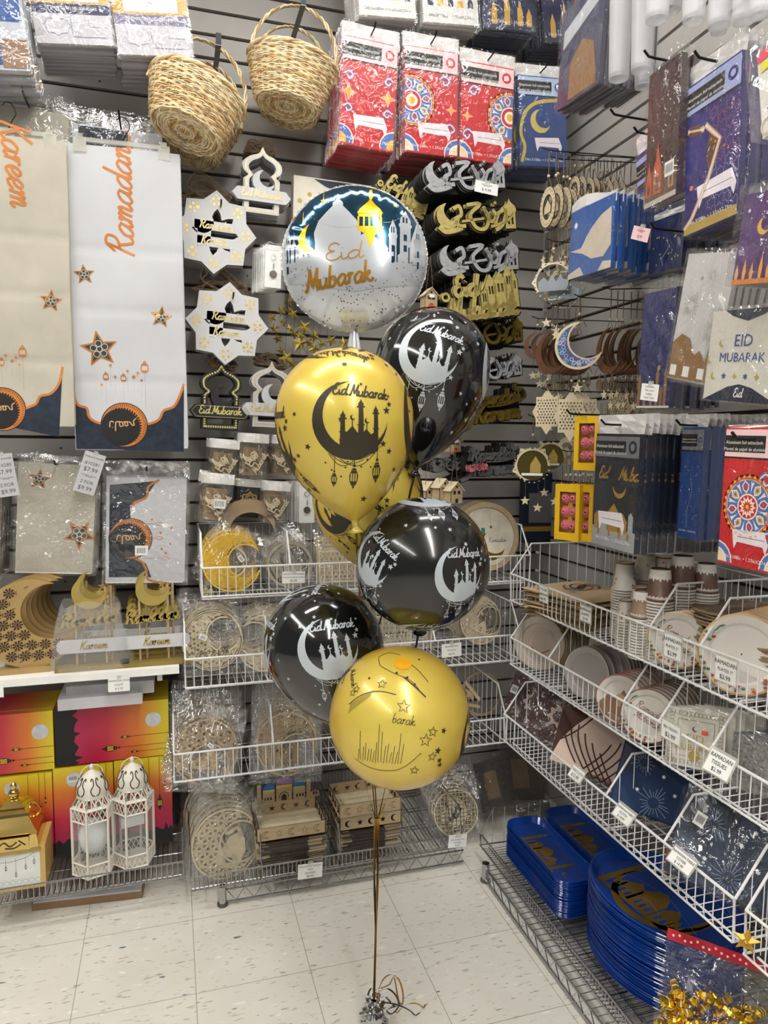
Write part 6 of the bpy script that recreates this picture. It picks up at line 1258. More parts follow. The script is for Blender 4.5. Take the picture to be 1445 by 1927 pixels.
# ------------------------------------------------------------ white metal lanterns
LW = mat('white_lantern_metal', '#d9d4c8', .4, var=.03); GLS = mat('lantern_glass', '#dfe6e2', .05, alpha=.16, var=0)
def lantern(loc, rz, label, fill):
    r = empty('white_lantern', loc, (0, 0, rz), label, 'lantern', 'white metal lanterns'); R = .062; Hh = .215
    hexp = lambda q, R_: (R_*cos(pi/3*q), R_*sin(pi/3*q))
    f = MB()
    for q in range(6):
        x, y = hexp(q, R); f.tube([(x, y, 0), (x, y, Hh)], .0042, LW, 6)
        for z0_, z1_ in ((.0, .004), (.038, .043), (.172, .177), (.211, .217)):
            a_, b_ = hexp(q, R), hexp(q+1, R); f.tube([(*a_, (z0_+z1_)/2), (*b_, (z0_+z1_)/2)], .0032, LW, 5)
    f.build('frame', r)
    for lo, hi in ((.004, .038), (.177, .211)):
        g = MB()
        for q in range(6):
            a_, b_ = Vector((*hexp(q, R), 0)), Vector((*hexp(q+1, R), 0))
            for k in range(4):
                p, s = a_.lerp(b_, k/4), a_.lerp(b_, (k+1)/4); g.tube([p+Vector((0, 0, lo)), s+Vector((0, 0, hi))], .0013, LW, 4); g.tube([p+Vector((0, 0, hi)), s+Vector((0, 0, lo))], .0013, LW, 4)
        g.build('lattice_band', r)
    p = MB()
    for q in range(6):
        a_, b_ = Vector((*hexp(q, R*.96), 0)), Vector((*hexp(q+1, R*.96), 0)); p.quad(a_+Vector((0, 0, .043)), b_+Vector((0, 0, .043)), b_+Vector((0, 0, .172)), a_+Vector((0, 0, .172)), GLS)
    p.build('glass', r)
    # cut-out sloping roof band, pierced dome
    s = MB()
    for q in range(6):
        a_, b_ = Vector((*hexp(q, R*1.0), Hh)), Vector((*hexp(q+1, R), Hh)); c_, d_ = Vector((*hexp(q+1, R*.72), Hh+.028)), Vector((*hexp(q, R*.72), Hh+.028))
        for k in range(5): s.tube([a_.lerp(b_, k/4), d_.lerp(c_, ((k*3) % 5)/4)], .0018, LW, 4); s.tube([a_.lerp(b_, k/4), d_.lerp(c_, k/4)], .0018, LW, 4)
        s.tube([d_, c_], .003, LW, 5); s.quad(a_*.995, b_*.995, c_.lerp(b_, .75)*.995, d_.lerp(a_, .75)*.995, LW)
    s.build('sloping_band', r); d = MB()
    prof = [(R*.70, Hh+.026), (R*.735, Hh+.045), (R*.70, Hh+.062), (R*.58, Hh+.080), (R*.38, Hh+.094), (R*.14, Hh+.104), (.004, Hh+.108)]
    d.lathe(prof, LW, 30)
    for q in range(6):
        an = pi/3*q+pi/6
        def sp(u, v):   # position on dome: u sideways, v up 0..1
            i = v*(len(prof)-1.001); k = int(i); fr = i-k; rr_ = prof[k][0]+(prof[k+1][0]-prof[k][0])*fr+.0006; zz = prof[k][1]+(prof[k+1][1]-prof[k][1])*fr; return (rr_*cos(an+u), rr_*sin(an+u), zz)
        for sg in (-1, 1): d.tube([sp(sg*u, v) for u, v in catmull([(.05, .12), (.22, .16), (.3, .3), (.12, .42), (.12, .55), (.26, .6), (.3, .52)], 4)], .0016, BURNT, 5)
    d.build('pierced_dome', r, smooth=True)
    k = MB(); k.lathe([(.004, Hh+.106), (.007, Hh+.112), (.0065, Hh+.120), (.002, Hh+.124), (0.0005, Hh+.125)], LW, 14); k.tube([(.034*cos(q), .003, Hh+.086+.034*sin(q)) for q in [pi*i/12 for i in range(13)]], .0017, LW, 6); k.build('finial_and_ring', r, smooth=True)
    b = MB(); b._add([(*hexp(q, R), .002) for q in range(6)], [(0, 1, 2, 3, 4, 5)], LW); b.build('base_plate', r)
    w_ = MB(); wm = mat('white_tissue_wrap', '#d5d5d8', .6, bump=.5, bscale=30)
    if fill: w_.lathe([(.001, .06), (.03, .065), (.044, .09), (.046, .125), (.03, .155), (.004, .168)], wm, 16)
    else: w_.box(-.04, .03, -.02, .03, .12, .15, wm)
    w_.build('inner_padding', r, smooth=fill); return r
l1 = on(178, 1680, 1, 2.265); l1.z = .117; lantern(l1+Vector((0, .02, 0)), .32, 'left white metal lantern with bulging white padding inside', True)
l2 = on(262, 1663, 1, 2.265); l2.z = .117; lantern(l2+Vector((-.015, .04, 0)), .22, 'right white metal lantern with a folded white strip inside', False)
# ------------------------------------------------------------ gold burner and its box
GB = mat('polished_gold', '#d8bd78', .12, metal=1., var=.05); r = empty('gold_incense_burner', on(30, 1590, 1, 2.30), label='polished gold incense burner with stepped lid standing on its cream box', cat='incense burner'); r.location.z = on(30, 1583, 1, 2.30).z
def sq(mb, prof, m): mb.lathe([(a*1.414, z) for a, z in prof], m, 4)
mb = MB(); mb.T = Matrix.Rotation(pi/4, 4, 'Z'); sq(mb, [(.078, 0), (.082, .006), (.076, .014), (.070, .05), (.074, .058), (.068, .064)], GB); mb.T = None; mb.box(-.05, .05, -.0785, -.074, .012, .05, GB); mb.build('body', r)
mb = MB(); mb.T = Matrix.Rotation(pi/4, 4, 'Z'); sq(mb, [(.068, .064), (.062, .072), (.046, .098), (.050, .102), (.048, .108), (.034, .115), (.036, .121), (.022, .130), (.012, .136), (.004, .138)], GB); mb.T = None; mb.build('stepped_lid', r)
mb = MB(); mb.lathe([(.004, .136), (.013, .142), (.016, .152), (.013, .162), (.006, .168), (.010, .173), (.008, .182), (.001, .187)], GB, 18); mb.build('finial', r, smooth=True)
mb = MB(); A = Art(); [A.stroke([(p*.03+d, q*.02+.03) for p, q in S], .0035, m=BURNT, smooth=3) for S, d in (([(-1, 0), (-.5, .5), (0, -.2), (.6, .4)], 0), ([(-.6, -.4), (.2, -.5), (.8, 0)], .005), ([(.6, .6), (1.2, -.2)], .005))]; mb.T = Matrix.Translation((0, -.0795, 0)); mb.art(A); mb.build('calligraphy', r)
mb = MB()
for s in (-1, 1): mb.tube(catmull([(s*.05, 0, .062), (s*.07, 0, .09), (s*.055, 0, .115), (s*.04, 0, .105)], 4), .003, GB, 6)
mb.build('handles', r)
a_, b_ = on(-42, 1590, 1, 2.23), on(88, 1695, 1, 2.23); r = empty('burner_box', ((a_.x+b_.x)/2, 2.23, .116), label='cream and gold box printed with hanging lanterns under the gold burner', cat='gift box'); w, h = b_.x-a_.x, on(30, 1597, 1, 2.23).z-.116
mb = MB(); mb.box(-w/2, w/2, 0, .14, 0, h, mat('cream_gold_card', '#c9a964', .4)); A = Art(); A.poly(rect(-w*.46, h*.12, w*.42, h*.93), m=C('#dfe3dc'), l=1)
A.stroke([(-w*.4, h*.8), (-w*.1, h*.7), (w*.2, h*.76), (w*.38, h*.9)], .0012, m=GREYINK, l=2, smooth=4)
for x, z in ((-.3, .5), (-.1, .62), (.05, .45), (.2, .6), (.33, .7)): A.stroke([(x*w, z*h), (x*w, h*.78)], .0008, m=GREYINK, l=2); A.add(LANT, .04, 0, x*w, z*h+.003, m=GREYINK, dl=2)
for i in range(9): A.stroke([(p+(-.38+i*.095)*w, q+h*.2) for p, q in circ(0, 0, .007, 8)], .001, m=C('#8a8c90'), l=2, closed=True)
mb.T = Matrix.Translation((0, -.0004, 0)); mb.art(A, eps=.0002); mb.T = None; mb.build('printed_carton', r)
# cardboard strip on the floor
a_ = ZP(60, 1715, 0); b_ = ZP(268, 1690, 0); mb = MB(); mb.box(0, (b_-a_).length, 0, .06, 0, .022, mat('corrugated_cardboard', '#8a6d52', .8, var=.1)); mb.box(.004, (b_-a_).length-.004, .002, .058, .0222, .028, C('#b9b9bb')); tag(mb.build('cardboard_strip', loc=a_, rot=(0, 0, atan2(b_.y-a_.y, b_.x-a_.x))), 'long low cardboard box edge lying on the floor under the left chrome tray', 'cardboard')
# ------------------------------------------------------------ goods hung on the right wall (they face the aisle)
def rtrow(tl, tr, bl, off, label, n, basem, motif, rest, step=.019, hk=True, seed=1, **k):
    P = Place(tl, tr, bl, off, 'r'); r = tcloth(P, 'tablecloth_pack', label, basem=basem, motif=motif, seed=seed, **k)
    if n: stack(r, n, (step, 0, 0), rest, rest, jit=.003, jr=.015)
    if hk: hook(P.loc+Vector((-.045, 0, -.025)), off+.045, 'r', 'black peg hook carrying the '+' '.join(label.split()[:5])+' packs')
    return P, r
PURP = mat('purple_blue_foil', '#26226a', .28, var=.35, vscale=8, coat=.4); VIOL = mat('violet_foil', '#46245f', .3, var=.3, coat=.3); SAND = C('#8f6b42'); GSIL = mat('grey_silver_foil', '#7d7f86', .35, metal=.3, coat=.3)
def motif_lattice(a, w, h, P):
    W2 = w*.47; LP = C('#c45a8a'); LS = C('#a9a2d8'); CR = C('#b99a86'); DB = C('#5a3a1e'); L = lambda x, z: (x*W2, z*h)
    for i in range(4):
        for j in range(6):
            x, z = .05+i*.3, -.36-j*.1-(i % 2)*.05
            if x < 1: a.stroke([(min(W2, x*W2+p*w*.085), z*h+q*w*.085) for p, q in starpts(0, 0, 1, 6, .6)], .006*w, m=LP if j < 3 else LS, l=3, closed=True)
    a.stroke([L(-.95, -.38), L(-.3, -.42), L(-.25, -.40), L(.3, -.52), L(-.1, -.72), L(-.7, -.9), L(-1, -.95)], .07*w, m=CR, l=4); a.stroke([L(-.95, -.38), L(-.3, -.42), L(-.25, -.40), L(.3, -.52), L(-.1, -.72), L(-.7, -.9), L(-1, -.95)], .03*w, m=C('#e2cbb4'), l=5)
    a.poly([L(-.1, -.46), L(.25, -.52), L(-.05, -.66), L(-.2, -.6)], m=DB, l=5); a.poly([L(-.9, -.42), L(-.4, -.44), L(-.5, -.37), L(-.9, -.36)], m=DB, l=5)
    for q in range(5): a.poly(circ(-.02*W2+q*.012, -h*(.50+.025*q), .02*w, 6), m=C('#c47a2a'), l=6)
    a.poly(circ(-.75*W2, -h*.72, .035*w, 8), m=C('#d8722c'), l=5); a.poly(rect(-W2, -h*.985, W2, -h*.93), m=GOLDP, l=4); table_icon(a, .1*w, -h*.80, w*.7)
def motif_eid(a, w, h, P):
    W2 = w*.47; Y = mat('gold_print', '#b8913e', .35, metal=.4); LG = C('#9a9ca0')
    a.script('Eid', -.27*w, -h*.47, .075*w, m=Y, w=.3, l=3, slant=.4); a.script('Muba', .28*w, -h*.47, .085*w, m=Y, w=.3, l=3, slant=.4); a.poly(crescent(.1*w, -h*.53, .14*w, 0, .07*w, .15*w, 16), m=Y, l=3)
    rr = random.Random(2); [a.poly(circ(rr.uniform(-W2, W2)*.95, -h*rr.uniform(.34, .85), .006*w, 5), m=Y, l=3) for i in range(40)]
    a.poly(rect(-W2, -h*.985, W2, -h*.84), m=LG, l=2)
    def dm(x, z, s, m): a.poly([(x-s, -h*.86), (x-s, z), (x-s*1.05, z+s*.4), (x-s*.5, z+s*1.0), (x, z+s*1.5), (x+s*.5, z+s*1.0), (x+s*1.05, z+s*.4), (x+s, z), (x+s, -h*.86)], m=m, l=3)
    dm(.0, -h*.76, .13*w, Y); dm(-.2*w, -h*.80, .08*w, LG); dm(.2*w, -h*.79, .09*w, Y); dm(.37*w, -h*.74, .05*w, LG); dm(-.38*w, -h*.77, .05*w, Y); table_icon(a, -.05*w, -h*.80, w*.6)
    for x in (-.35, -.1, .12, .3): a.poly([(x*w, -h*.9), (x*w+.05*w, -h*.9), (x*w+.05*w, -h*.86), (x*w+.025*w, -h*.85), (x*w, -h*.86)], m=Y, l=5)
def motif_gold_flecks(a, w, h, P):
    W2 = w*.47; rr = random.Random(4); [a.poly(circ(rr.uniform(-W2, W2)*.9, -h*rr.uniform(.36, .9), .02*w, 5), m=GOLDP, l=3) for i in range(14)]
    a.stroke([(0, -h*.5), (.1*w, -h*.6), (-.1*w, -h*.78), (-.05*w, -h*.9)], .012*w, m=C('#9fa6b4'), l=3)
BLK = mat('black_blue_foil', '#101828', .28, var=.2, coat=.4)
# big purple lattice tablecloth and neighbours, upper right
P1, _ = rtrow((1300, 130), (1409, 48), (1290, 452), .40, 'purple and blue foil tablecloth pack with pink star lattice, large at the upper right', 12, PURP, motif_lattice, 'purple tablecloth pack stacked behind the pink star lattice one', band=(.13, .29), header=.12, bandm=C('#9aa3cf'))
P2 = Place((1226, 130), (1292, 78), (1222, 396), .42, 'r'); r = P2.root('foil_banner_pack', 'dark red brown foil pack with orange lanterns and barcode, left of the purple lattice pack', 'foil pack'); w, h = P2.w, P2.h; mb = MB(); DR = mat('dark_red_brown_foil', '#3a1d22', .3, var=.4, vscale=6, coat=.3); mb.box(-w*.46, w*.46, -.008, .008, -h*.97, -h*.06, DR); a = Art()
a.poly(rect(-w*.46, -h*.97, w*.46, -h*.75), m=C('#5f4630'), l=1); OR = C('#b4532a')
for x, s in ((-.1, 1.), (.3, .6), (-.35, .7)): a.poly([(x*w+p*w*.12*s, -h*.92+q*h*.17*s) for p, q in ((-1, 0), (1, 0), (1, 1), (.5, 1.4), (0, 2.1), (-.5, 1.4), (-1, 1))], rect(x*w-.05*w*s, -h*.92+h*.02*s, x*w+.05*w*s, -h*.92+h*.12*s), m=OR if s > .65 else C('#a88a70'), l=2)
a.poly(rect(w*.12, -h*.84, w*.38, -h*.74), m=WHITE, l=3); [a.poly(rect(w*(.15+.03*i), -h*.82, w*(.165+.03*i), -h*.76), m=BLACK, l=4) for i in range(7)]; a.poly(rect(-w*.46, -h*.99, w*.46, -h*.955), m=C('#b9ada6'), l=3)
mb.T = Matrix.Translation((0, -.0085, 0)); mb.art(a, eps=.0002); mb.T = None; mb.build('folded_banner', r); film_bag(w, h*1.05, .02, top=h*.04, m=FILMH, seed=3).build('clear_bag', r); stack(r, 1, (.03, 0, 0), 'foil banner pack hanging behind the dark red brown one', 'dark red foil packs')
hook(P2.loc+Vector((-.05, 0, -.01)), .47, 'r', 'long black peg hook through the dark red brown foil pack')
rtrow((1198, 262), (1262, 205), (1192, 505), .27, 'purple blue tablecloth pack seen behind the dark red brown foil pack', 8, PURP, motif_lattice, 'tablecloth pack stacked behind the one under the dark red pack', band=(.2, .4), header=.16, bandm=C('#9aa3cf'), seed=4)
# pack with round label and ring at the top right edge, violet bag under it
P3 = Place((1420, 105), (1530, 10), (1392, 290), .52, 'r'); r = P3.root('wooden_decoration_pack', 'clear pack of gold wooden medallions with a rattan ring at the upper right edge', 'wooden decoration pack'); w, h = P3.w, P3.h; mb = MB(); mb.box(-w*.46, w*.46, 0, .03, -h*.97, -h*.02, C('#d9d6cf')); a = Art(); a.poly(circ(-.02*w, -h*.55, w*.28, 24), m=WOODL, l=2); a.stroke(circ(-.02*w, -h*.55, w*.2, 16), .01*w, m=GOLDP, l=3, closed=True); a.poly(rect(-.45*w, -.13*h, .4*w, -.02*h), m=C('#d8405a'), l=2); a.poly(rect(-.4*w, -.25*h, .0, -.15*h), m=C('#d8cf30'), l=3); a.stroke(circ(-.34*w, -h*.86, w*.12, 16), .03*w, m=WOODL, l=3, closed=True); a.poly(starpts(-.3*w, -.68*h, .05*w, 4), m=NAVY, l=3)
mb.T = Matrix.Translation((0, -.0005, 0)); mb.art(a, eps=.0003); mb.T = None; mb.build('card', r); film_bag(w, h*1.04, .04, top=.005, m=FILMH, seed=9, puff=.01).build('clear_bag', r); stack(r, 4, (.035, 0, 0), 'pack stacked behind the gold medallion one at the upper right edge', 'medallion packs')
P4 = Place((1402, 352), (1530, 322), (1376, 540), .50, 'r'); r = P4.root('violet_treat_bag', 'violet night print bag with yellow crescent at the right edge', 'gift bag'); w, h = P4.w, P4.h; mb = MB(); mb.box(-w*.46, w*.46, 0, .012, -h*.98, -h*.08, VIOL); a = Art(); a.poly(crescent(-.08*w, -h*.42, .1*w, .04*w, .03*w, .085*w, 14), m=C('#d8a43a'), l=2)
for x, q in ((-.4, .2), (-.28, .26), (-.16, .22), (-.02, .3), (.1, .24), (.24, .28)): a.poly([(x*w-.015*w, -h*.98), (x*w-.03*w, -h*(.98-q*.5)), (x*w, -h*(.98-q)), (x*w+.03*w, -h*(.98-q*.5)), (x*w+.015*w, -h*.98)], m=C('#d89a4a'), l=2)
a.poly(rect(-w*.46, -h*.98, w*.46, -h*.93), m=C('#c9782a'), l=3); a.poly(starpts(-.35*w, -.25*h, .03*w), m=WHITE, l=2); mb.T = Matrix.Translation((0, -.0005, 0)); mb.art(a, eps=.0002); mb.T = None; mb.build('printed_bag', r); film_bag(w, h, .02, m=FILMH, seed=5).build('clear_bag', r); stack(r, 6, (.018, 0, 0), 'violet bag stacked behind the yellow crescent one', 'violet treat bags')
# blue packs with cream mosque shapes
P5 = Place((1078, 388), (1166, 345), (1056, 532), .40, 'r'); r = P5.root('blue_table_cover_pack', 'blue table cover pack with cream mosque shapes and white header, front of its stack', 'table cover pack'); w, h = P5.w, P5.h; mb = MB(); LBL = mat('bright_blue_print', '#1c55a0', .3, var=.08, coat=.3); mb.box(-w*.47, w*.47, -.006, .006, -h*.985, -h*.1, LBL); a = Art()
a.poly([(-.45*w, -h*.62), (-.2*w, -h*.62), (.0, -h*.42), (.2*w, -h*.30), (.42*w, -h*.24), (.45*w, -h*.7), (.3*w, -h*.82), (.05*w, -h*.80), (-.15*w, -h*.7), (-.3*w, -h*.66)], m=C('#cdbfae'), l=1); a.poly([(-.47*w, -h*.92), (-.2*w, -h*.86), (-.1*w, -h*.98), (-.47*w, -h*.985)], m=C('#cdbfae'), l=1); a.poly(starpts(-.34*w, -.3*h, .05*w, 8, .5), m=WHITE, l=2); a.poly([(.2*w, -h*.985), (.3*w, -h*.88), (.47*w, -h*.9), (.47*w, -h*.985)], m=C('#cdbfae'), l=1)
mb.T = Matrix.Translation((0, -.0065, 0)); mb.art(a, eps=.0002); mb.T = None; mb.build('folded_cover', r); mb = MB(); mb.sheet(lambda u, v: ((u-.5)*w, -.004*sin(u*7)-.002, .012*sin(u*5)-v*h*.14), 6, 3, TAB); mb.build('bag_header', r); film_bag(w, h, .014, m=FILM, seed=6, puff=.008).build('clear_bag', r); stack(r, 13, (.0165, -.002, 0), 'blue table cover pack stacked behind the cream mosque one', 'blue table cover packs', jit=.006, jr=.05)
rtrow((1232, 405), (1300, 380), (1222, 520), .30, 'dark blue pack hidden beside the blue table cover packs', 5, NIGHT, motif_gold_flecks, 'dark blue pack behind the blue table cover stack', hk=False, txt=False, seed=5)
# corner-top packs on the right wall
def rbag(tl, tr, bl, off, label, n, body, artf, rest, cat='bagged pack', name='bagged_pack', t=.012, step=.018, head=False, top=.04, seed=2):
    P = Place(tl, tr, bl, off, 'r'); r = P.root(name, label, cat); w, h = P.w, P.h; mb = MB(); mb.box(-w*.47, w*.47, -t/2, t/2, -h*.98, -h*top, body); a = Art(); artf(a, w, h); mb.T = Matrix.Translation((0, -t/2-.0005, 0)); mb.art(a, eps=.0002); mb.T = None; mb.build('folded_goods', r)
    if head: mb = MB(); mb.sheet(lambda u, v: ((u-.5)*w, -.003*sin(u*9)-.001, -v*h*top), 6, 2, TAB); mb.build('bag_header', r)
    film_bag(w, h, t+.008, m=FILMH, seed=seed).build('clear_bag', r)
    if n: stack(r, n, (step, 0, 0), rest, rest, jit=.004, jr=.02)
    return P
rbag((1062, 20), (1150, -60), (1060, 205), .36, 'crinkled dark blue and white pack at the top of the corner', 5, NIGHT, lambda a, w, h: (a.poly([(x*w, z*h) for x, z in ((-.4, -.25), (.4, -.05), (.4, -.2), (-.4, -.42))], m=C('#b9bcc4'), l=1), a.poly([(x*w, z*h) for x, z in ((-.2, -.95), (-.2, -.6), (.05, -.45), (.3, -.55), (.4, -.85), (.4, -.95))], m=SAND, l=2)), 'crinkled pack stacked behind the corner top one')
rbag((1100, 95), (1170, 30), (1105, 190), .30, 'clear pack with sand coloured dome beside the frosted cups', 6, C('#39363a'), lambda a, w, h: (a.poly([(x*w, z*h) for x, z in ((-.4, -.95), (-.4, -.55), (-.1, -.2), (.15, -.12), (.4, -.1), (.42, -.95))], rect(-.2*w, -.8*h, -.05*w, -.55*h), rect(.1*w, -.75*h, .25*w, -.45*h), m=SAND, l=1)), 'clear pack stacked behind the sand dome one')
# white and sand panel, dark blue mosque pack, Eid Mubarak bag
def spark(a, x, z, r, m, n=22):
    for i in range(n): an = 2*pi*i/n+.1*sin(i*7); a.stroke([(x+r*.3*cos(an), z+r*.3*sin(an)), (x+r*(.8+.2*sin(i*5))*cos(an), z+r*(.8+.2*sin(i*5))*sin(an))], r*.035, m=m, l=3)
GR = C('#9c9388')
rbag((1300, 468), (1400, 462), (1283, 716), .40, 'white and sand firework panel in a clear bag above the white Eid Mubarak bag', 8, C('#c9c7c6', .4), lambda a, w, h: (spark(a, -.22*w, -.42*h, .2*w, GR), spark(a, .25*w, -.6*h, .17*w, GR), spark(a, .1*w, -.2*h, .1*w, GR), a.poly([(x*w, z*h) for x, z in ((-.46, -.97), (-.46, -.7), (-.3, -.63), (-.12, -.66), (.02, -.78), (.12, -.74), (.25, -.82), (.3, -.66), (.33, -.61), (.36, -.66), (.38, -.85), (.46, -.86), (.46, -.97))], m=SAND, l=4), [a.poly(rect(x*w, -.95*h, (x+.13)*w, -.87*h), m=WHITE, l=5) for x in (-.42, -.15, .15)], a.poly(starpts(-.1*w, -.22*h, .04*w), m=GR, l=3)), 'white firework panel stacked behind the front one')
rbag((1216, 530), (1284, 512), (1206, 772), .33, 'deep blue table cover pack with sand mosque towers, left of the firework panel', 7, mat('royal_blue_foil', '#1b2160', .35, var=.15), lambda a, w, h: [a.poly([(x*w-.04*w, -.97*h), (x*w-.04*w, -(1-q)*h), (x*w-.06*w, -(1-q-.02)*h), (x*w, -(1-q-.07)*h), (x*w+.06*w, -(1-q-.02)*h), (x*w+.04*w, -(1-q)*h), (x*w+.04*w, -.97*h)], m=SAND, l=1) for x, q in ((-.42, .22), (-.25, .12), (-.05, .1), (.1, .25), (.33, .25), (.22, .12))]+[a.poly(circ(.12*w, -.68*h, .05*w, 8), m=C('#a58a70'), l=2), a.poly(rect(-.47*w, -.98*h, .47*w, -.965*h), m=WHITE, l=3)], 'deep blue pack stacked behind the sand tower one', top=.1)
rbag((1345, 580), (1500, 566), (1320, 754), .46, 'white EID MUBARAK treat bag in blue letters at the right edge', 4, C('#d3cfc4', .4), lambda a, w, h: (a.text('EID', -.02*w, -.36*h, .16*w, m=BLUE, l=2), a.text('MUBARAK', -.02*w, -.53*h, .125*w, m=BLUE, l=2), [a.poly(starpts(x*w, -.72*h, .035*w, k, .45), m=m, l=2) for x, k, m in ((-.22, 5, BLUE), (-.08, 4, C('#b5a23a')), (.06, 6, BLUE), (.2, 4, C('#b5a23a')))], [a.poly(crescent(x*w, z*h, .035*w, .015*w, .01*w, .03*w, 10), m=C('#b5a23a'), l=2) for x, z in ((-.36, -.72), (-.3, -.38), (-.44, -.55))], a.poly([(x*w, z*h) for x, z in ((-.47, -.98), (-.3, -.9), (-.15, -.83), (0, -.8), (.15, -.83), (.3, -.9), (.47, -.98))], m=NAVY, l=2), a.script('Eid', 0, -.93*h, .04*w, m=WHITE, w=.3, l=3), a.poly([(x*w, z*h) for x, z in ((-.3, -.04), (.3, -.04), (.2, -.1), (0, -.16), (-.2, -.1))], m=NAVY, l=2)), 'white treat bag stacked behind the EID MUBARAK one', cat='gift bag', name='treat_bag')
# tablecloths at eye height
rtrow((1128, 781), (1216, 779), (1127, 1026), .42, 'black and gold Eid Mubarak foil tablecloth pack over silver skyline, at the lower middle right', 14, BLK, motif_eid, 'black and gold tablecloth pack stacked behind the Eid Mubarak one', band=(.16, .31), header=.14, bandm=GSIL, seed=11, sizecol=WHITE)
rtrow((1292, 780), (1335, 779), (1290, 1014), .34, 'dark blue tablecloth pack with silver line between the black gold and the red medallion packs', 12, BLUEP, motif_gold_flecks, 'dark blue pack stacked behind the silver line one', band=(.12, .28), header=.1, bandm=GSIL, seed=12)
rtrow((1372, 800), (1490, 800), (1332, 1052), .48, 'red foil tablecloth pack with full blue and red medallion at the right edge', 8, RED, motif_red(1, -.02), 'red tablecloth pack stacked behind the full medallion one', band=(.03, .22), header=.02, seed=13)
# yellow rose boxes
ROSE = mat('pink_soap_rose', '#d4707c', .6, var=.15); YB = mat('yellow_card', '#e0b21a', .45, var=.04)
def rosebox(loc, w, h, label, grp=None, roses=True):
    r = empty('rose_gift_box', loc, (0, 0, -pi/2+.45), label, 'gift box', grp); d = .03; mb = MB(); A = Art(); A.poly(rect(-w/2, -h, w/2, 0), rect(-w*.31, -h*.86, w*.35, -h*.13), m=YB); mb.plate(A, .0015, YB)
    for q in ((-w/2, -w/2+.001, .0016, d, -h, 0), (w/2-.001, w/2, .0016, d, -h, 0), (-w/2, w/2, .0016, d, -.001, 0), (-w/2, w/2, .0016, d, -h, -h+.001), (-w/2, w/2, d-.001, d, -h, 0)): mb.box(*q, YB)
    A = Art(); A.text('SOAP FLOWERS', 0, -h*.07, w*.07, m=BURNT, l=1) if False else None; mb.build('carton', r)
    if roses:
        for i in range(2):
            for j in range(3):
                c = Vector((-w*.15+i*w*.34, .014, -h*.24-j*h*.25)); R = w*.19; mb = MB()
                for k in range(5):
                    rr_ = R*(1-.17*k); mb.tube([(c.x+rr_*cos(q)*(1+.04*sin(3*q+k)), c.y-.003*k, c.z+rr_*sin(q)) for q in [2*pi*t/14+k for t in range(14)]], R*.13, ROSE, 5, closed=True)
                mb.build('soap_rose', r, smooth=True)
    mb = MB(); mb.quad((-w*.31, .0017, -h*.86), (w*.35, .0017, -h*.86), (w*.35, .0017, -h*.13), (-w*.31, .0017, -h*.13), FILM); mb.build('window_film', r); return r
c1 = RW(1104, 783, .40); rosebox(c1, .072, .145, 'upper yellow box with window full of pink roses'); c2 = RW(1068, 912, .42)
q = rosebox(c2, .078, .155, 'lower left yellow box with window full of pink roses'); kids(q)
for k in range(1, 4): dup(q, c2+Vector((.028*k, -.022*k, .001*k)), label='yellow rose box standing behind the lower left one', group='yellow rose boxes behind')
q = rosebox(c1+Vector((.035, -.02, 0)), .072, .145, 'yellow rose box behind the upper one, at the black gold tablecloths')
hook(c1+Vector((-.05, .0, .004)), .45, 'r', 'black peg hook over the upper yellow rose box')
for px, py, off, lb in ((1156, 216, .42, 'empty black peg hook on the bare slats left of the dark red pack'), (1232, 430, .42, 'black peg hook pointing left under the purple tablecloths'), (1322, 470, .40, 'black peg hook above the white firework panel')):
    hook(RW(px, py, off), off, 'r', lb)
pcard((1193, 424), (1224, 431), (1190, 449), .45, ['**SALE**', '$3.99'], 'pink price card on the long hook under the blue table covers', C('#e8bfc4'), 'r')
pcard((1208, 721), (1240, 724), (1205, 752), .45, ['Foil Ramadan', 'Table Covers', 'Red&Blue', '**SALE** $3.99'], 'white Foil Ramadan Table Covers price card under the deep blue mosque pack', WHITE, 'r')
# frosted cup sleeves, top right
FR = mat('frosted_plastic', '#dedee2', .3, alpha=.5, var=.05)
cups = ((1164, -20, 149, 21), (1206, -40, 133, 21), (1210, -20, 164, 18), (1236, -90, 38, 24), (1305, -60, 41, 23), (1353, -40, 50, 23), (1398, -30, 42, 22), (1352, 0, 62, 16), (1262, -80, 20, 22), (1430, -60, 30, 22))
for i, (cx, ty, by, rp) in enumerate(cups):
    off = (.42, .44, .36, .46, .44, .42, .42, .36, .38, .46)[i]; b_ = RW(cx, by, off); zd = (b_-CAMP).dot(_fw); R = rp/FPX*zd; r = empty('cup_sleeve', b_, label=('leftmost frosted plastic cup stack hanging at the top right', 'second frosted plastic cup stack from the left at the top right', 'short frosted cup stack behind the two leftmost ones', 'frosted cup stack ending high beside the second one', 'frosted cup stack in the middle of the top right row', 'frosted cup stack right of the middle one at the top right', 'frosted cup stack nearest the right edge reaching lower', 'small frosted cup end behind the right-hand stacks', 'frosted cup stack behind the high middle one', 'frosted cup stack cut off at the right edge')[i], cat='cup stack', group='frosted cup stacks at the top right')
    mb = MB(); mb.lathe([(.001, .004), (R*.8, .004), (R*.82, 0), (R*.86, 0), (R*.88, .012), (R, .16), (R*1.02, .165)], FR, 28); mb.build('end_cup', r, smooth=True); mb = MB(); mb.lathe([(R*1.02, .165+.012*k+(.006 if j else 0)) if j < 2 else (R*1.0, .165+.012*k+.011) for k in range(12) for j in range(3)], FR, 24); mb.build('nested_rims', r)
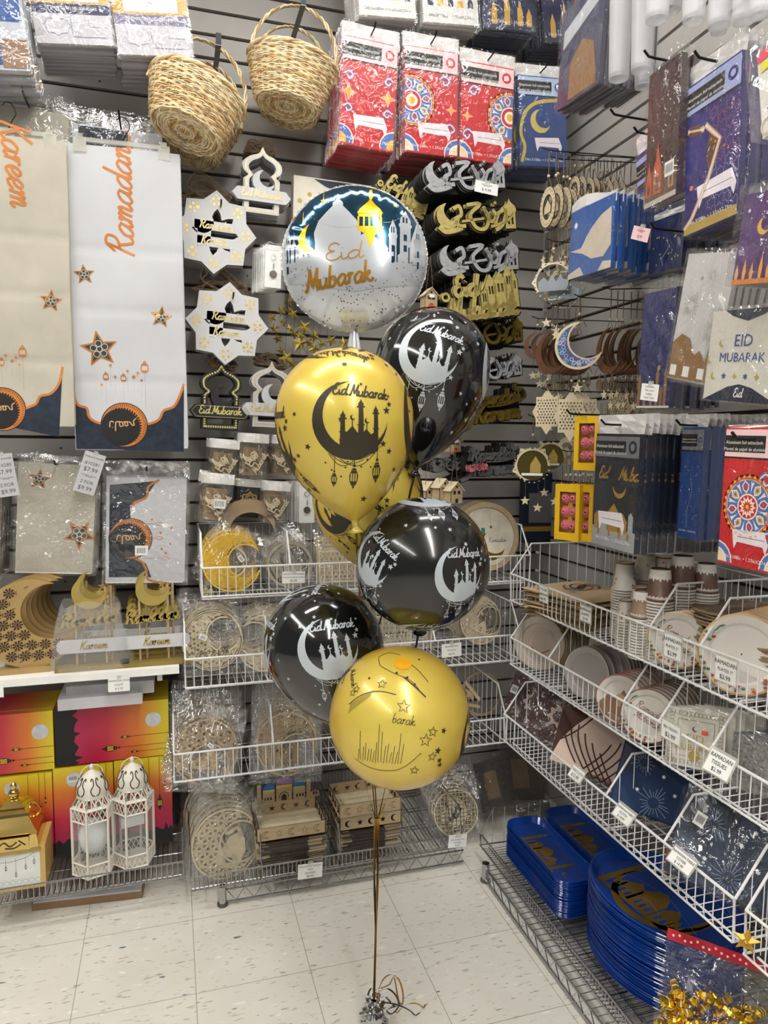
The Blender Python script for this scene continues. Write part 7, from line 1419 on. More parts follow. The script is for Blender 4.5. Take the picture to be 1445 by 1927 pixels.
# hanging wooden mobiles near the corner
BEAD = mat('pale_wood_bead', '#cdbfa5', .5); MDF = mat('brown_mdf', '#5e3d24', .6, var=.1); MIR = mat('mirror_gold', '#8a7a45', .15, metal=.9, var=.2); MIRS = mat('mirror_grey', '#9aa1a8', .2, metal=.6)
def scallop(R, k, m, inner=.70, n=None):
    o = [(R*(1+.05*abs(sin(k*q/2*3)))*sin(q)*(1 if True else 1), R*(1+.05*abs(sin(k*q/2*3)))*cos(q)) for q in [2*pi*i/90 for i in range(90)]]
    def poly_r(q): seg = 2*pi/k; return 1/max(.8, cos(((q+seg/2) % seg)-seg/2)/cos(seg/2)*1.0) if k < 7 else 1
    o = [(x*poly_r(atan2(x, z))*.95, z*poly_r(atan2(x, z))*.95) for x, z in o]; hs = []
    for i in range(22): q = 2*pi*(i+.5)/22; hs.append([(R*.84*sin(q)+R*.05*p, R*.84*cos(q)+R*.035*s) for p, s in ((-1, 0), (0, -1), (1, 0), (0, 1))])
    a = Art(); a.poly(o, [(x*inner, z*inner) for x, z in circ(0, 0, R, 30)], *hs, m=m); return a
def mobile(loc, rz, kind, label, s=1., grp=None, cord=.12, tail=.10):
    r = empty('hanging_mobile', loc, (0, 0, rz), label, 'hanging wooden ornament', grp); R = .05*s; zc = -cord-R; mb = MB(); A = Art(); m = WOODL
    if kind == 'mandala': A.add(scallop(R, 8, m, .62), 1, 0, 0, zc, sx=.78); A.poly([(x*R*.4, zc-R*.3+z*R*.5) for x, z in ((-.8, 0), (.8, 0), (.8, .6), (0, 1.3), (-.8, .6))], m=m)
    elif kind == 'pentagon': A.add(scallop(R, 5, m, .72), 1, 0, 0, zc)
    elif kind == 'mosque': A.add(scallop(R*1.25, 6, m, .76), 1, 0, 0, zc-.01)
    elif kind == 'moon': A.add(Art().poly(crescent(0, 0, R*1.15, R*.42, R*.3, R*.9, 30), m=m), 1, 0, 0, zc)
    elif kind == 'brownmoon': A.add(Art().poly(crescent(0, 0, R*1.15, R*.26, R*.15, R*1.0, 26), m=MDF), 1, 0, 0, zc)
    elif kind == 'panel':
        zc = -cord-R*1.2; W_, H_ = R*.62, R*.85; ou = [(-W_, -H_), (-W_*.5, -H_), (0, -H_*1.55), (W_*.5, -H_), (W_, -H_), (W_, -H_*.5), (W_*1.35, 0), (W_, H_*.5), (W_, H_), (W_*.5, H_), (0, H_*1.55), (-W_*.5, H_), (-W_, H_), (-W_, H_*.5), (-W_*1.35, 0), (-W_, -H_*.5)]; hs = []
        for i in range(-3, 4):
            for j in range(-5, 6):
                x, z = i*W_*.27+(j % 2)*W_*.13, j*H_*.19
                if abs(x) < W_*.85 and abs(z) < H_*.95: hs.append([(x+p*W_*.085, z+q*W_*.11) for p, q in ((-1, 0), (0, -1), (1, 0), (0, 1))])
        A.poly([(x, z+zc) for x, z in ou], *[[(x, z+zc) for x, z in q] for q in hs], m=m)
    elif kind == 'lantern': A.add(LANT, R*2.6, 0, 0, zc+R, m=WOODD)
    mb.plate(A, .003, BURNT if kind != 'lantern' else WOODD); mb.build('cut_panel', r)
    if kind == 'pentagon': mb = MB(); A = Art(); A.poly(circ(0, zc, R*.74, 24), m=MIR); mb.plate(A, .001, MIR, y=.003); F = Art(); F.poly([(-R*.5, zc-R*.5), (R*.5, zc-R*.5), (R*.5, zc-R*.38), (-R*.5, zc-R*.38)], m=WHITE, l=1); F.poly([(x*R*.25+R*.15, zc-R*.36+z*R*.5) for x, z in ((-1, 0), (1, 0), (1, .8), (0, 1.6), (-1, .8))], m=GOLDP, l=1); mb.art(F, lambda x, z, l: (x, .0025, z)); mb.build('mirror_inset', r)
    if kind == 'mosque': mb = MB(); A = Art(); A.poly([(x*R*.95, zc-.01+z*R*.9) for x, z in ((-.9, -.6), (.9, -.6), (.95, .0), (.6, .1), (.45, .45), (.3, .12), (.15, .0), (-.05, .45), (-.3, .0), (-.55, .3), (-.9, .0))], m=MIRS); mb.plate(A, .0015, MIRS, y=.0031); mb.build('mosque_inset', r)
    if kind in ('moon',): 
        mb = MB(); A = Art(); A.poly(crescent(0, 0, R*1.02, R*.42, R*.3, R*.98, 30), m=C('#3c4a78')); B2 = Art(); B2.add(A, 1, 0, 0, zc); rr = random.Random(2)
        for i in range(34):
            an = rr.uniform(2.4, 5.6); q = R*rr.uniform(.68, .95); x, z = q*cos(an), q*sin(an)
            if hypot(x-R*.42, z-R*.3) > R*1.0: B2.stroke([(x+p, z+zc+o) for p, o in circ(0, 0, R*.09, 6)], R*.03, m=rr.choice((C('#b9a2c8'), C('#cfd6e4'), C('#7fb0c0'))), l=1, closed=True)
        mb.art(B2, lambda x, z, l: (x, -.0006-.0003*l, z)); mb.build('mosaic_inset', r)
    mb = MB(); top = zc+R*(1.0 if kind != 'panel' else 1.25)
    for q in (-1, 1): mb.tube([(q*R*.35, .001, top-R*.12), (0, .001, top+.03), (q*.002, .001, 0)], .0009, CORD, 4)
    mb.build('cord', r); mb = MB()
    mb.lathe([(.0005, -.0045), (.0035, -.003), (.0045, 0), (.0035, .003), (.0005, .0045)], BEAD, 8, (0, .001, top+.03)); mb.build('bead', r)
    if tail:
        mb = MB(); zb = zc-R*(1.0 if kind != 'panel' else 1.3)
        for q in ((-.3, .0), (.3, .35)) if kind != 'moon' else ((0, .1),):
            x = q[0]*R; L = tail*(.6+q[1]); mb.tube([(x, .001, zb+R*.12), (x+.002, .001, zb-L)], .0008, CORD, 3); A = Art(); A.poly(starpts(x, zb-L-.011, .0155, a=.2*q[0]), m=WOODL); mb.plate(A, .003, WOODD)
        mb.build('star_tail', r)
    return r
def mobiles(px, py, off, kind, label, n, step, rest, rz=-pi/2, **k):
    c = RW(px, py, off); r = mobile(c, rz, kind, label, **k)
    if n: stack(r, n, step, rest, rest, jit=.004, jr=.06)
    if step[1] or not n: mb = MB(); mb.tube([(-.02, -step[1]*1.2, .008), (0, 0, .001), (off, step[1]*off/(step[0] or 1), .001)], .0016, HOOK, 5); tag(mb.build('peg_hook', loc=c), 'dark rod holding the '+' '.join(label.split()[:9]), 'hook', 'peg hooks')
    return c, r
c_, _ = mobiles(1033, 284, .40, 'mandala', 'mandala mobile with inner window, first on the long rod near the corner', 13, (.023, -.003, 0), 'mandala mobile hanging behind the first on the long rod', s=1.15, cord=.10, tail=.13)
c_, _ = mobiles(1050, 300, .36, 'mandala', 'second row mandala mobile just right of the first one', 7, (.03, -.006, -.004), 'mandala mobile in the second row behind', s=.9, cord=.07, tail=.14)
mobiles(1042, 455, .40, 'mosque', 'wooden mobile with grey mosque inset, upper one in front of the blue table covers', 1, (.04, -.004, -.02), 'wooden mosque mobile just behind the upper one', s=1.0, cord=.05, tail=.11, rz=-.75)
mobiles(1092, 560, .36, 'moon', 'crescent mobile with violet and blue mosaic', 0, (0, 0, 0), 'x', s=1.15, cord=.075, tail=.07, rz=-.6)
mobiles(1150, 545, .30, 'brownmoon', 'dark edged crescent mobile to the right of the mosaic crescent', 7, (.021, -.010, 0), 'dark crescent mobile stacked behind the one right of the mosaic', s=1.1, cord=.11, tail=.09)
mobiles(1040, 575, .33, 'brownmoon', 'brown crescent mobile left of the mosaic crescent', 5, (.02, -.002, 0), 'brown crescent mobile stacked behind the one left of the mosaic', s=1.1, cord=.09, tail=.11, rz=-1.2)
mobiles(1030, 735, .38, 'panel', 'pale pierced star panel mobile above the pentagon one', 0, (0, 0, 0), 'x', s=1.05, cord=.0, tail=0, rz=-.7)
mobiles(1075, 738, .34, 'panel', 'wider pierced star panel mobile at the yellow rose box', 2, (.022, -.008, .0), 'pierced star panel behind the wide one', s=1.15, cord=.0, tail=0, rz=-.55)
mobiles(1004, 785, .38, 'pentagon', 'scalloped pentagon mobile with gold mirror inset', 0, (0, 0, 0), 'x', s=1.3, cord=.085, tail=.06, rz=-.5)
mobiles(1038, 790, .32, 'pentagon', 'scalloped mobile half hidden behind the gold mirror one', 0, (0, 0, 0), 'x', s=1.1, cord=.06, tail=.08, rz=-.5)
mobiles(1045, 690, .26, 'lantern', 'small brown wooden lantern mobile under the brown crescents', 4, (.03, .0, .004), 'small lantern mobile stacked behind the first', s=.8, cord=.03, tail=0, rz=-.9)
mobiles(1066, 850, .34, 'brownmoon', 'wooden crescent mobile left of the lower yellow rose box', 9, (.015, -.008, 0), 'wooden crescent mobile stacked behind the one at the lower rose box', s=.8, cord=.1, tail=.02)
mobiles(1082, 292, .31, 'mandala', 'smaller mandala mobile on the rear rod beside the blue table covers', 7, (.022, -.004, 0), 'smaller mandala mobile behind on the rear rod', s=.85, cord=.06, tail=.16)
mobiles(1128, 690, .26, 'lantern', 'small wooden lantern mobile under the dark edged crescents', 6, (.02, -.012, 0), 'small lantern mobile in the row under the dark edged crescents', s=.9, cord=.02, tail=.05, rz=-1.1)
mobiles(1165, 720, .20, 'panel', 'pierced star panel mobile behind the upper yellow rose box', 2, (.022, -.012, 0), 'pierced star panel in the rear row', s=.95, cord=.02, tail=.04, rz=-.8)
mobiles(1068, 792, .27, 'mandala', 'mandala mobile right of the gold mirror pentagons', 5, (.02, -.008, 0), 'mandala mobile stacked beside the pentagons', s=.9, cord=.05, tail=.09, rz=-1.0)
mobiles(1012, 600, .30, 'brownmoon', 'small brown crescent mobile at the far left of the crescents', 2, (.03, -.004, 0), 'small brown crescent behind the far left one', s=.75, cord=.05, tail=.08, rz=-.5)
# colouring pads lying behind the mobiles in the corner
pd = empty('boxed_craft_kit', B(1010, 890, .10), (0, 0, -.1), 'navy and yellow boxed craft kit with white windows low in the corner', 'craft kit'); mb = MB(); mb.box(-.05, .16, 0, .05, -.28, 0, NAVY); mb.box(-.03, .13, -.002, -.0004, -.2, -.08, C('#77777c')); mb.box(-.05, .16, -.002, -.0004, -.235, -.215, C('#a8862a')); mb.build('carton', pd)
# ------------------------------------------------------------ right wall, uppermost basket
PLT = mat('plate_white', '#d6d0c8', .4, var=.04); RIMG = mat('plate_gold_rim', '#c4a678', .35, metal=.3); BRP = mat('brown_paper', '#7c5a48', .5, var=.08); PKR = C('#a86a5a')
def plate_mb(R, face, rimm, artf=None, k=40):
    """a paper plate standing on edge, face towards local -y, its lowest point at z=0"""
    mb = MB(); n = 44
    def ring(r, y, ph=0): return [(r*(1+(.008*cos(k*2*pi*i/n) if ph else 0))*cos(2*pi*i/n), y, R+r*sin(2*pi*i/n)) for i in range(n)]
    P_ = [ring(R*.02, .004), ring(R*.70, .004), ring(R*.76, .0), ring(R*.95, -.0035), ring(R*1.0, -.003, 1), ring(R*.98, -.001)]
    for j in range(5): mb._add(P_[j]+P_[j+1], [(i, (i+1) % n, n+(i+1) % n, n+i) for i in range(n)], (face, face, face, rimm, rimm)[j])
    mb._add([(x, y+.0007, z) for x, y, z in P_[1]]+[(x, y+.0007, z) for x, y, z in P_[5]], [(i, (i+1) % n, n+(i+1) % n, n+i) for i in range(n)], face)
    if artf: a = Art(); artf(a, R); mb.T = Matrix.Translation((0, 0, R)); mb.art(a, lambda x, z, l: (x, (.0036 if hypot(x, z) < R*.72 else (-.0002-.004*(hypot(x, z)/R-.72)/.25))-.0003*l, z), edge=R*.2); mb.T = None
    return mb
def floral(words):
    def f(a, R):
        rr = random.Random(3)
        for q in range(30):
            an = rr.choice((rr.uniform(2.6, 4.3), rr.uniform(4.4, 5.6))); r_ = R*rr.uniform(.72, .93); a.poly([(r_*cos(an)+p*R*.07, r_*sin(an)+s*R*.05) for p, s in starpts(0, 0, 1, 5, .55, rr.random())], m=rr.choice((C('#b5533c'), C('#c98a4a'), C('#5c7a5a'), C('#a8442f'))), l=2)
        for an in (2.2, 2.5, 2.35): a.poly([(R*.8*cos(an)+p*R*.1*cos(an*3), R*.8*sin(an)+p*R*.1*sin(an*3)+s*R*.03) for p, s in ((-1, 0), (0, 1), (1, 0), (0, -1))], m=C('#3f6a52'), l=2)
        if words: a.script('Ramadan', .05*R, .05*R, R*.13, m=C('#8a5a3a'), w=.15, l=3, rot=-.45); a.script('Mubarak', -.05*R, -.28*R, R*.13, m=C('#8a5a3a'), w=.15, l=3, rot=-.45)
    return f
def mosque_plate(a, R):
    a.poly([(x*R, z*R) for x, z in ((-.9, -.3), (-.6, .0), (-.5, .25), (-.35, .0), (-.1, .1), (.1, .4), (.3, .1), (.6, .0), (.9, -.2), (.6, -.7), (0, -.95), (-.6, -.7))], m=C('#8a6650'), l=2); a.poly([(x*R, z*R) for x, z in ((-.2, .1), (0, .25), (.2, .1), (.1, -.3), (-.1, -.3))], m=C('#b99a7a'), l=3)
def swirl_plate(a, R):
    for k in range(3): a.stroke([(R*(.6-.15*k)*cos(q), R*(.6-.15*k)*sin(q)) for q in [pi*i/10+k for i in range(14)]], R*.02, m=C('#c9a98a'), l=2)
    a.stroke([(-.3*R, -.2*R), (0, -.4*R), (.4*R, -.2*R)], R*.04, m=C('#a8442f'), l=2, smooth=4)
def plates(px, py, off, R, z, n, step, face, rimm, artf, label, rest, tilt=-.16, rz=-.75, jr=.03):
    """px,py: middle of the front plate"""
    c = RW(px, py, off); r = empty('paper_plate', (c.x, c.y, z), (tilt, 0, rz), label, 'paper plate'); plate_mb(R, face, rimm, artf).build('printed_plate', r)
    kids(r); r['group'] = rest; rr = random.Random(int(px))
    for k in range(1, n): dup(r, (c.x+step[0]*k, c.y+step[1]*k, z), (tilt+rr.uniform(-jr, jr), 0, rz+rr.uniform(-jr, jr)), rest, rest)
    return r
ZT, ZM, ZL = .912, .706, .456
plates(1274, 1188, .315, .068, ZT, 11, (.019, .004), PLT, RIMG, floral(True), 'front small floral Ramadan Mubarak plate in the uppermost right basket', 'small plate in the row behind the front floral one, uppermost right basket')
plates(1395, 1245, .310, .088, ZT, 14, (.019, .006), PLT, RIMG, floral(False), 'front large floral plate with gold rim in the uppermost right basket', 'large plate in the row behind the front one at the right edge, uppermost basket')
plates(1012, 1200, .32, .088, ZM, 10, (.014, .006), mat('hazy_plate', '#b8aca0', .4, var=.1), C('#b9a68c'), swirl_plate, 'front beige swirl plate at the far end of the middle right basket', 'beige plate behind the swirl one at the far end, middle right basket', rz=-.9)
plates(1100, 1250, .32, .075, ZM, 3, (.03, .012), mat('silver_grey_plate', '#a9a4a2', .35, var=.06), C('#b9b3ac'), None, 'front silver grey scalloped plate in the middle right basket', 'silver grey plate leaning behind the front grey one', rz=-1.15, jr=.08)
plates(1138, 1258, .25, .078, ZM, 9, (.015, .005), mat('mauve_grey_plate', '#a09494', .35, var=.06), C('#c2b6ae'), None, 'mauve grey plate with patterned rim right of the silver grey ones', 'mauve grey plate in the row behind', rz=-1.1)
plates(1166, 1290, .34, .066, ZM, 6, (.018, .006), PLT, PKR, mosque_plate, 'front plate with brown mosque print in the middle right basket', 'brown mosque plate behind the front one', rz=-.9)
plates(1220, 1315, .345, .068, ZM, 8, (.016, .006), PLT, BRP, floral(True), 'front floral Ramadan Mubarak plate beside the Eid Mubarak napkins', 'floral plate behind the front one beside the napkins')
# cup stacks
def cup_mb(R, m, base=True, dec=False):
    mb = MB(); H = R*2.3
    mb.lathe([(R*.66, H), (R*.70, H), (R*.71, H-.003), (R*.98, .004), (R*1.06, .003), (R*1.08, .0), (R*1.04, -.001)], m, 26); mb.lathe([(.001, H-.004), (R*.68, H-.004)], C('#e2ddd6') if not dec else PLT, 22)
    return mb
FLC = mat('floral_cup_white', '#d6d0c6', .4, var=.05); BRC = mat('brown_cup', '#6e5145', .4, var=.06); TANC = mat('tan_cup', '#8f7660', .45, var=.1); RIMW = C('#cfc9c0')
def cupstack(px, py_top, off, R, m, n, kind, label, z=ZT):
    c = RW(px, py_top, off); H = R*2.3; top = c.z; zb = top-H; grp = 'cups nested under the '+label.split(' cup')[0][:40]; r = empty('paper_cup', (c.x, c.y, zb), label=label, cat='paper cup', group=grp); mb = cup_mb(R, m)
    rr = random.Random(int(px)); F = []
    a = Art()
    if kind == 'floral':
        for i in range(16): x, zz = rr.uniform(0, 2*pi), rr.uniform(.15, .85)*H; a.poly([(x+p*.13, zz+q*.004) for p, q in starpts(0, 0, 1, 5, .5)], m=rr.choice((C('#b5533c'), C('#c98a4a'), C('#6f8a6a'))), l=1)
        a.poly(rect(0, H*.93, 2*pi, H*.995), m=C('#8a5638'), l=1)
    else:
        p = [(0, H)]; k = 10
        for i in range(k): x = 2*pi*i/k; p += [(x, H*.66), (x+.15, H*.72), (x+pi/k, H*.60), (x+2*pi/k-.15, H*.72)]
        p += [(2*pi, H*.66), (2*pi, H)]; a.poly(p, m=C('#e3dfd8'), l=1); a.poly([(0, 0)]+[(2*pi*i/40, H*.10+(.004 if i % 2 else 0)) for i in range(41)]+[(2*pi, 0)], m=C('#d8d2ca'), l=1)
    def cf(x, zz, l): f = zz/H; rad = R*(.99-.275*f)+.0006; return (rad*cos(x), rad*sin(x), min(zz, H-.0005))
    mb.art(a, cf, edge=.35); mb.build('cup_wall', r, smooth=True)
    rim = MB(); rim.lathe([(R*.97, .0045), (R*1.06, .004), (R*1.09, .001), (R*1.05, -.001)], RIMW, 26); proto = None
    kk = min(n, int((zb-z)/.0075))
    for k in range(1, kk+1):
        if proto is None: proto = rim.build('paper_cup', loc=(c.x, c.y, zb-.0075*k), smooth=True); tag(proto, 'cup rim nested below the '+label, 'paper cup', grp)
        else: dup(proto, (c.x, c.y, zb-.0075*k))
    return r
cupstack(1177, 1057, .27, .033, FLC, 20, 'floral', 'tall floral cup stack, leftmost in the uppermost right basket')
cupstack(1216, 1040, .20, .032, FLC, 20, 'floral', 'floral cup stack with dark red base behind the leftmost stacks')
cupstack(1250, 1046, .15, .032, FLC, 20, 'floral', 'floral cup stack between the two tall brown cup stacks')
cupstack(1243, 1070, .31, .033, BRC, 26, 'brown', 'front brown cup stack with white dripping top')
cupstack(1285, 1045, .25, .034, BRC, 26, 'brown', 'tallest brown cup stack, right of the front brown one')
cupstack(1285, 1027, .18, .031, TANC, 20, 'brown', 'tan cup stack with plain band behind the tallest brown one')
cupstack(1178, 1128, .33, .024, FLC, 12, 'floral', 'short floral cup stack at the front left of the cups')
cupstack(1204, 1104, .29, .026, FLC, 12, 'floral', 'short floral cup stack just behind the short tan one')
cupstack(1209, 1112, .34, .028, TANC, 14, 'brown', 'short tan cup stack left of the front brown one')
cupstack(1330, 1060, .20, .030, BRC, 26, 'brown', 'brown cup stack beside the round rattan placemats')
# tote bags lying flat
TO = mat('natural_tote_cotton', '#bda684', .85, var=.07, bump=.2, bscale=200)
for i in range(7):
    r = empty('tote_bag', (1.235+.01*sin(i*2), 1.93+.008*cos(i*3), ZT+.004+i*.0125), (0, 0, .25+.05*sin(i)), 'topmost beige tote bag with teal and red swirl lettering, uppermost right basket' if i == 6 else 'beige tote bag folded under the topmost one', 'tote bag', 'folded tote bags'); mb = MB()
    mb.sheet(lambda u, v: ((u-.5)*.26, (v-.5)*.28, .008+.004*sin(u*4+i)*sin(v*3)-.012*(abs(u-.5)*2)**6-.012*(abs(v-.5)*2)**6), 12, 12, TO)
    mb.sheet(lambda u, v: ((.5-u)*.26, (v-.5)*.28, -.002), 1, 1, TO)
    if i == 6:
        a = Art(); T1, R1 = C('#23484d'), C('#8a3a34')
        for k in range(7): a.stroke([(.02*cos(k)+.05*cos(q+k), .02*sin(k)+.028*sin(q*1.3+k)) for q in [pi*j/8 for j in range(9)]], .005, m=T1 if k % 2 else R1, l=1)
        a.text('RAMADAN', -.06, -.04, .013, m=T1); mb.art(a, lambda x, y, l: (x, y, .0136), edge=.02)
    mb.build('folded_cotton', r, smooth=True)
# rattan placemats
RT = mat('grey_brown_rattan', '#6b5646', .7, var=.35, vscale=60, bump=.8, bscale=90)
def mats(px, py, off, R, n, z0, label, rest):
    c = RW(px, py, off); pr = None
    for k in range(n):
        if pr is None:
            mb = MB(); mb.lathe([(.001, .004), (R*.9, .004), (R, .0035), (R*1.01, .001), (R, -.002), (R*.9, -.003)], RT, 36)
            for q in range(3): mb.tube([(R*(1.005+.006*sin(a*9+q*2)), 0, 0) if False else (R*(1+.008*sin(a*13+q*2.1))*cos(a), R*(1+.008*sin(a*13+q*2.1))*sin(a), .0015+.002*cos(a*13+q*2.1)) for a in [2*pi*i/60 for i in range(60)]], .0016, WOODD, 4, closed=True)
            pr = mb.build('rattan_placemat', loc=(c.x, c.y, z0)); tag(pr, rest, 'placemat', rest); base = pr
        else: dup(pr, (c.x+random.uniform(-.004, .004), c.y+random.uniform(-.004, .004), z0+k*.0088), (random.uniform(-.03, .03), random.uniform(-.03, .03), random.uniform(0, 6)), label if k == n-1 else rest)
mats(1395, 1120, .17, .105, 17, ZT+.005, 'topmost round rattan placemat of the stack behind the large floral plates', 'round rattan placemat stacked behind the large floral plates')
mats(1470, 1140, .18, .10, 12, ZT+.005, 'topmost rattan placemat of the stack cut off by the right edge', 'round rattan placemat in the stack cut off by the right edge')
# napkins and silver packs, middle basket
NP = mat('napkin_cream', '#cfcabd', .45, var=.04)
c = RW(1310, 1352, .33)
for i in range(5):
    r = empty('napkin_pack', (c.x+.022*i, c.y-.004*i+.0, ZM+.07), (-.2, 0, -.80), 'front EID MUBARAK napkin pack with gold lattice border and orange price sticker' if i == 0 else 'napkin pack standing behind the EID MUBARAK one', 'napkin pack', 'napkin packs'); s = .062; mb = MB(); mb.box(-s, s, 0, .014, -s*1.05, s*1.05, NP)
    if i == 0:
        a = Art(); GG = C('#8f8a78'); a.stroke(rect(-s*.62, -s*.66, s*.62, s*.66), .0012, m=GREYINK, l=2, closed=True)
        for k in range(15):
            for sx_, sz_ in ((-1, 0), (1, 0), (0, -1), (0, 1)): t = (-.93+k*.133)*s; x, zz = (sx_*s*.84, t) if sx_ else (t, sz_*s*.88); a.stroke([(x+p, zz+q) for p, q in circ(0, 0, s*.085, 6, a0=k)], .0011, m=GG, l=1, closed=True)
        a.text('EID', 0, .0, s*.42, m=GOLDP, l=3); a.text('MUBARAK', 0, -s*.34, s*.3, m=GOLDP, l=3); a.poly(crescent(-.02*s, s*.36, s*.1, s*.04, s*.02, s*.085, 12), m=GREYINK, l=3); a.poly(rect(s*.2, s*.2, s*.42, s*.36), m=C('#e8452a'), l=5); a.poly(circ(0, -s*.62, s*.2, 14), m=GOLDP, l=2)
        mb.T = Matrix.Translation((0, -.0004, 0)); mb.art(a, eps=.0002); mb.T = None
    mb.build('folded_napkins', r); film_bag(s*2.1, s*2.25, .018, top=s*1.12, m=FILM, seed=i).build('clear_wrap', r)
for i in range(8):
    q = RW(1400+i*4, 1372+i*3, .30-.0*i); r = empty('glitter_pack', (1.19+.018*i, 1.17-.002*i, ZM+.065), (-.12, 0, -1.0+.03*sin(i)), 'front silver glitter tissue pack at the right end of the middle right basket' if i == 0 else 'silver glitter pack standing behind the front one', 'glitter pack', 'silver glitter packs'); mb = MB(); mb.box(-.055, .055, -.006, .006, -.062, .055, mat('silver_glitter_sheet', '#8b8a88', .35, metal=.5, var=.5, vscale=150)); mb.build('sheet', r); film_bag(.115, .125, .016, top=.06, m=FILMH, seed=i+20).build('clear_bag', r)
r = empty('printed_card_pack', (1.14, .985, ZM+.06), (-.1, 0, -.9), 'blue patterned card pack at the right edge of the middle right basket', 'card pack'); mb = MB(); mb.box(-.05, .05, 0, .01, -.06, .06, C('#4a5a78')); a = Art(); rr = random.Random(1); [a.poly(circ(rr.uniform(-.045, .045), rr.uniform(-.055, .055), .006, 6), m=rr.choice((C('#b9b3c4'), C('#a8442f'), WHITE)), l=1) for i in range(26)]; mb.T = Matrix.Translation((0, -.0004, 0)); mb.art(a); mb.T = None; mb.build('printed_card', r)
# ------------------------------------------------------------ lowest right basket: folded tablecloths and cushions
BRN = mat('brown_fabric_print', '#43241c', .75, var=.12, bump=.1, bscale=150); CRF = mat('blush_fabric', '#cdb6a8', .8, var=.05, bump=.15, bscale=150); DBF = mat('deep_blue_fabric', '#1a3258', .75, var=.15, bump=.15, bscale=120)
def foldpack(name, loc, rot, W_, H_, D_, m, label, artf=None, cat='folded tablecloth', filmit=True, seed=0, layers=5, edgem=None, grp=None):
    """soft folded cloth: rounded slab with visible fold layers at its edge"""
    r = empty(name, loc, rot, label, cat, grp); q = random.Random(seed); mb = MB()
    for k in range(layers):
        y0 = D_*k/layers; s_ = 1-.015*q.random(); pts = []
        def fn(u, v, y0=y0, s_=s_): x = (u-.5)*W_*s_; z = (v-.5)*H_*s_; e = (abs(u-.5)*2)**8+(abs(v-.5)*2)**8; return (x, y0+D_/layers*.5*min(1, e)*.9+.002*sin(u*5+seed)*cos(v*4), z)
        def fb(u, v, y0=y0, s_=s_): x = (.5-u)*W_*s_; z = (v-.5)*H_*s_; e = (abs(u-.5)*2)**8+(abs(v-.5)*2)**8; return (x, y0+D_/layers*(1-.5*min(1, e)*.9)+.002*sin((1-u)*5+seed)*cos(v*4), z)
        mb.sheet(fn, 16, 12, m if k == 0 else (edgem or m)); mb.sheet(fb, 16, 12, edgem or m)
    if artf: a = Art(); artf(a, W_, H_); mb.art(a, lambda x, z, l: (x, D_/layers*.5*min(1, (abs(x/W_)*2)**8+(abs(z/H_)*2)**8)*.9+.002*sin((x/W_+.5)*5+seed)*cos((z/H_+.5)*4)-.0007-.0002*l, z), edge=.02)
    mb.build('folded_cloth', r, smooth=True)
    if filmit: film_bag(W_*1.06, H_*1.08, D_+.016, top=H_*.54, m=FILMH, seed=seed, puff=.008, nx=9, nz=9).build('clear_bag', r).location.y = D_/2
    return r
def brown_art(seed):
    def f(a, w, h):
        rr = random.Random(seed); [a.poly(starpts(rr.uniform(-.47, .47)*w, rr.uniform(-.47, .47)*h, .004, 5, .5), m=CRF, l=1) for i in range(22)]
        q = [(.12*w+.2*w*(1+.18*sin(8*t))*cos(t), .0*h+.2*w*(1+.18*sin(8*t))*sin(t)) for t in [2*pi*i/40 for i in range(40)]]; a.poly(q, circ(.12*w, 0, .12*w, 20), m=CRF, l=1)
    return f
def lattice_cloth(a, w, h):
    a.poly([(x*w, z*h) for x, z in ((-.1, .5), (.5, .5), (.5, -.5), (-.5, -.5), (-.42, -.1), (-.28, .2))], m=CRF, l=1)
    for k in range(6):
        for o in (-1, 1): a.stroke([(w*(-.1+.095*k+o*.33*sin(t)), h*(-.52+.95*t/1.9-.02*k)) for t in [i*.2 for i in range(0, 9-abs(k-2))]], .020*w, m=BRN, l=2)
    a.stroke([(w*x, h*z) for x, z in ((-.5, -.2), (-.3, .05), (-.15, .3), (-.05, .52))], .02*w, m=BRN, l=2, smooth=3)
foldpack('folded_tablecloth', tuple(RW(993, 1318, .24)), (-.35, .25, -.75), .155, .165, .035, BRN, 'dark brown folded tablecloth pack with barcode at the far end of the lowest right basket', brown_art(1), seed=2)
foldpack('folded_tablecloth', tuple(RW(1040, 1345, .26)), (-.45, .2, -.70), .16, .17, .035, BRN, 'dark brown folded tablecloth pack with flower ring, second in the lowest right basket', brown_art(2), seed=3)
foldpack('folded_tablecloth', tuple(RW(1118, 1400, .285)), (-.55, .22, -.62), .225, .17, .055, BRN, 'folded tablecloth with brown lattice on blush cloth', lattice_cloth, seed=4, filmit=False, layers=7, edgem=CRF)
def blue_art(seed):
    def f(a, w, h):
        rr = random.Random(seed); DK = C('#101c33')
        a.poly([(x*w, z*h) for x, z in ((-.5, .5), (-.5, -.1), (-.3, .1), (-.1, .15), (.05, .3), (.0, .5))], m=DK, l=1)
        for x, z in ((.2, .3), (-.2, -.2), (.3, -.1), (.1, .1)): a.poly(starpts(x*w, z*h, .006, 6, .5), m=WHITE, l=2)
        spark(a, .05*w, -.3*h, .045, C('#7c93b8'), 20); spark(a, -.2*w, .2*h, .035, C('#7c93b8'), 16)
    return f
foldpack('folded_tablecloth', tuple(RW(1232, 1470, .285)), (-.5, .25, -.62), .18, .175, .06, DBF, 'deep blue folded tablecloth with white star and fireworks, unwrapped look', blue_art(1), seed=5, filmit=False, layers=6)
foldpack('folded_tablecloth', tuple(RW(1265, 1500, .20)), (-.3, .1, -.7), .16, .16, .04, mat('dark_navy_fabric', '#141d30', .75), 'dark navy folded cloth with amber trim behind the deep blue one', lambda a, w, h: a.stroke([(-.4*w, .2*h), (.4*w, .35*h)], .012, m=C('#a8762a'), l=1), seed=6)
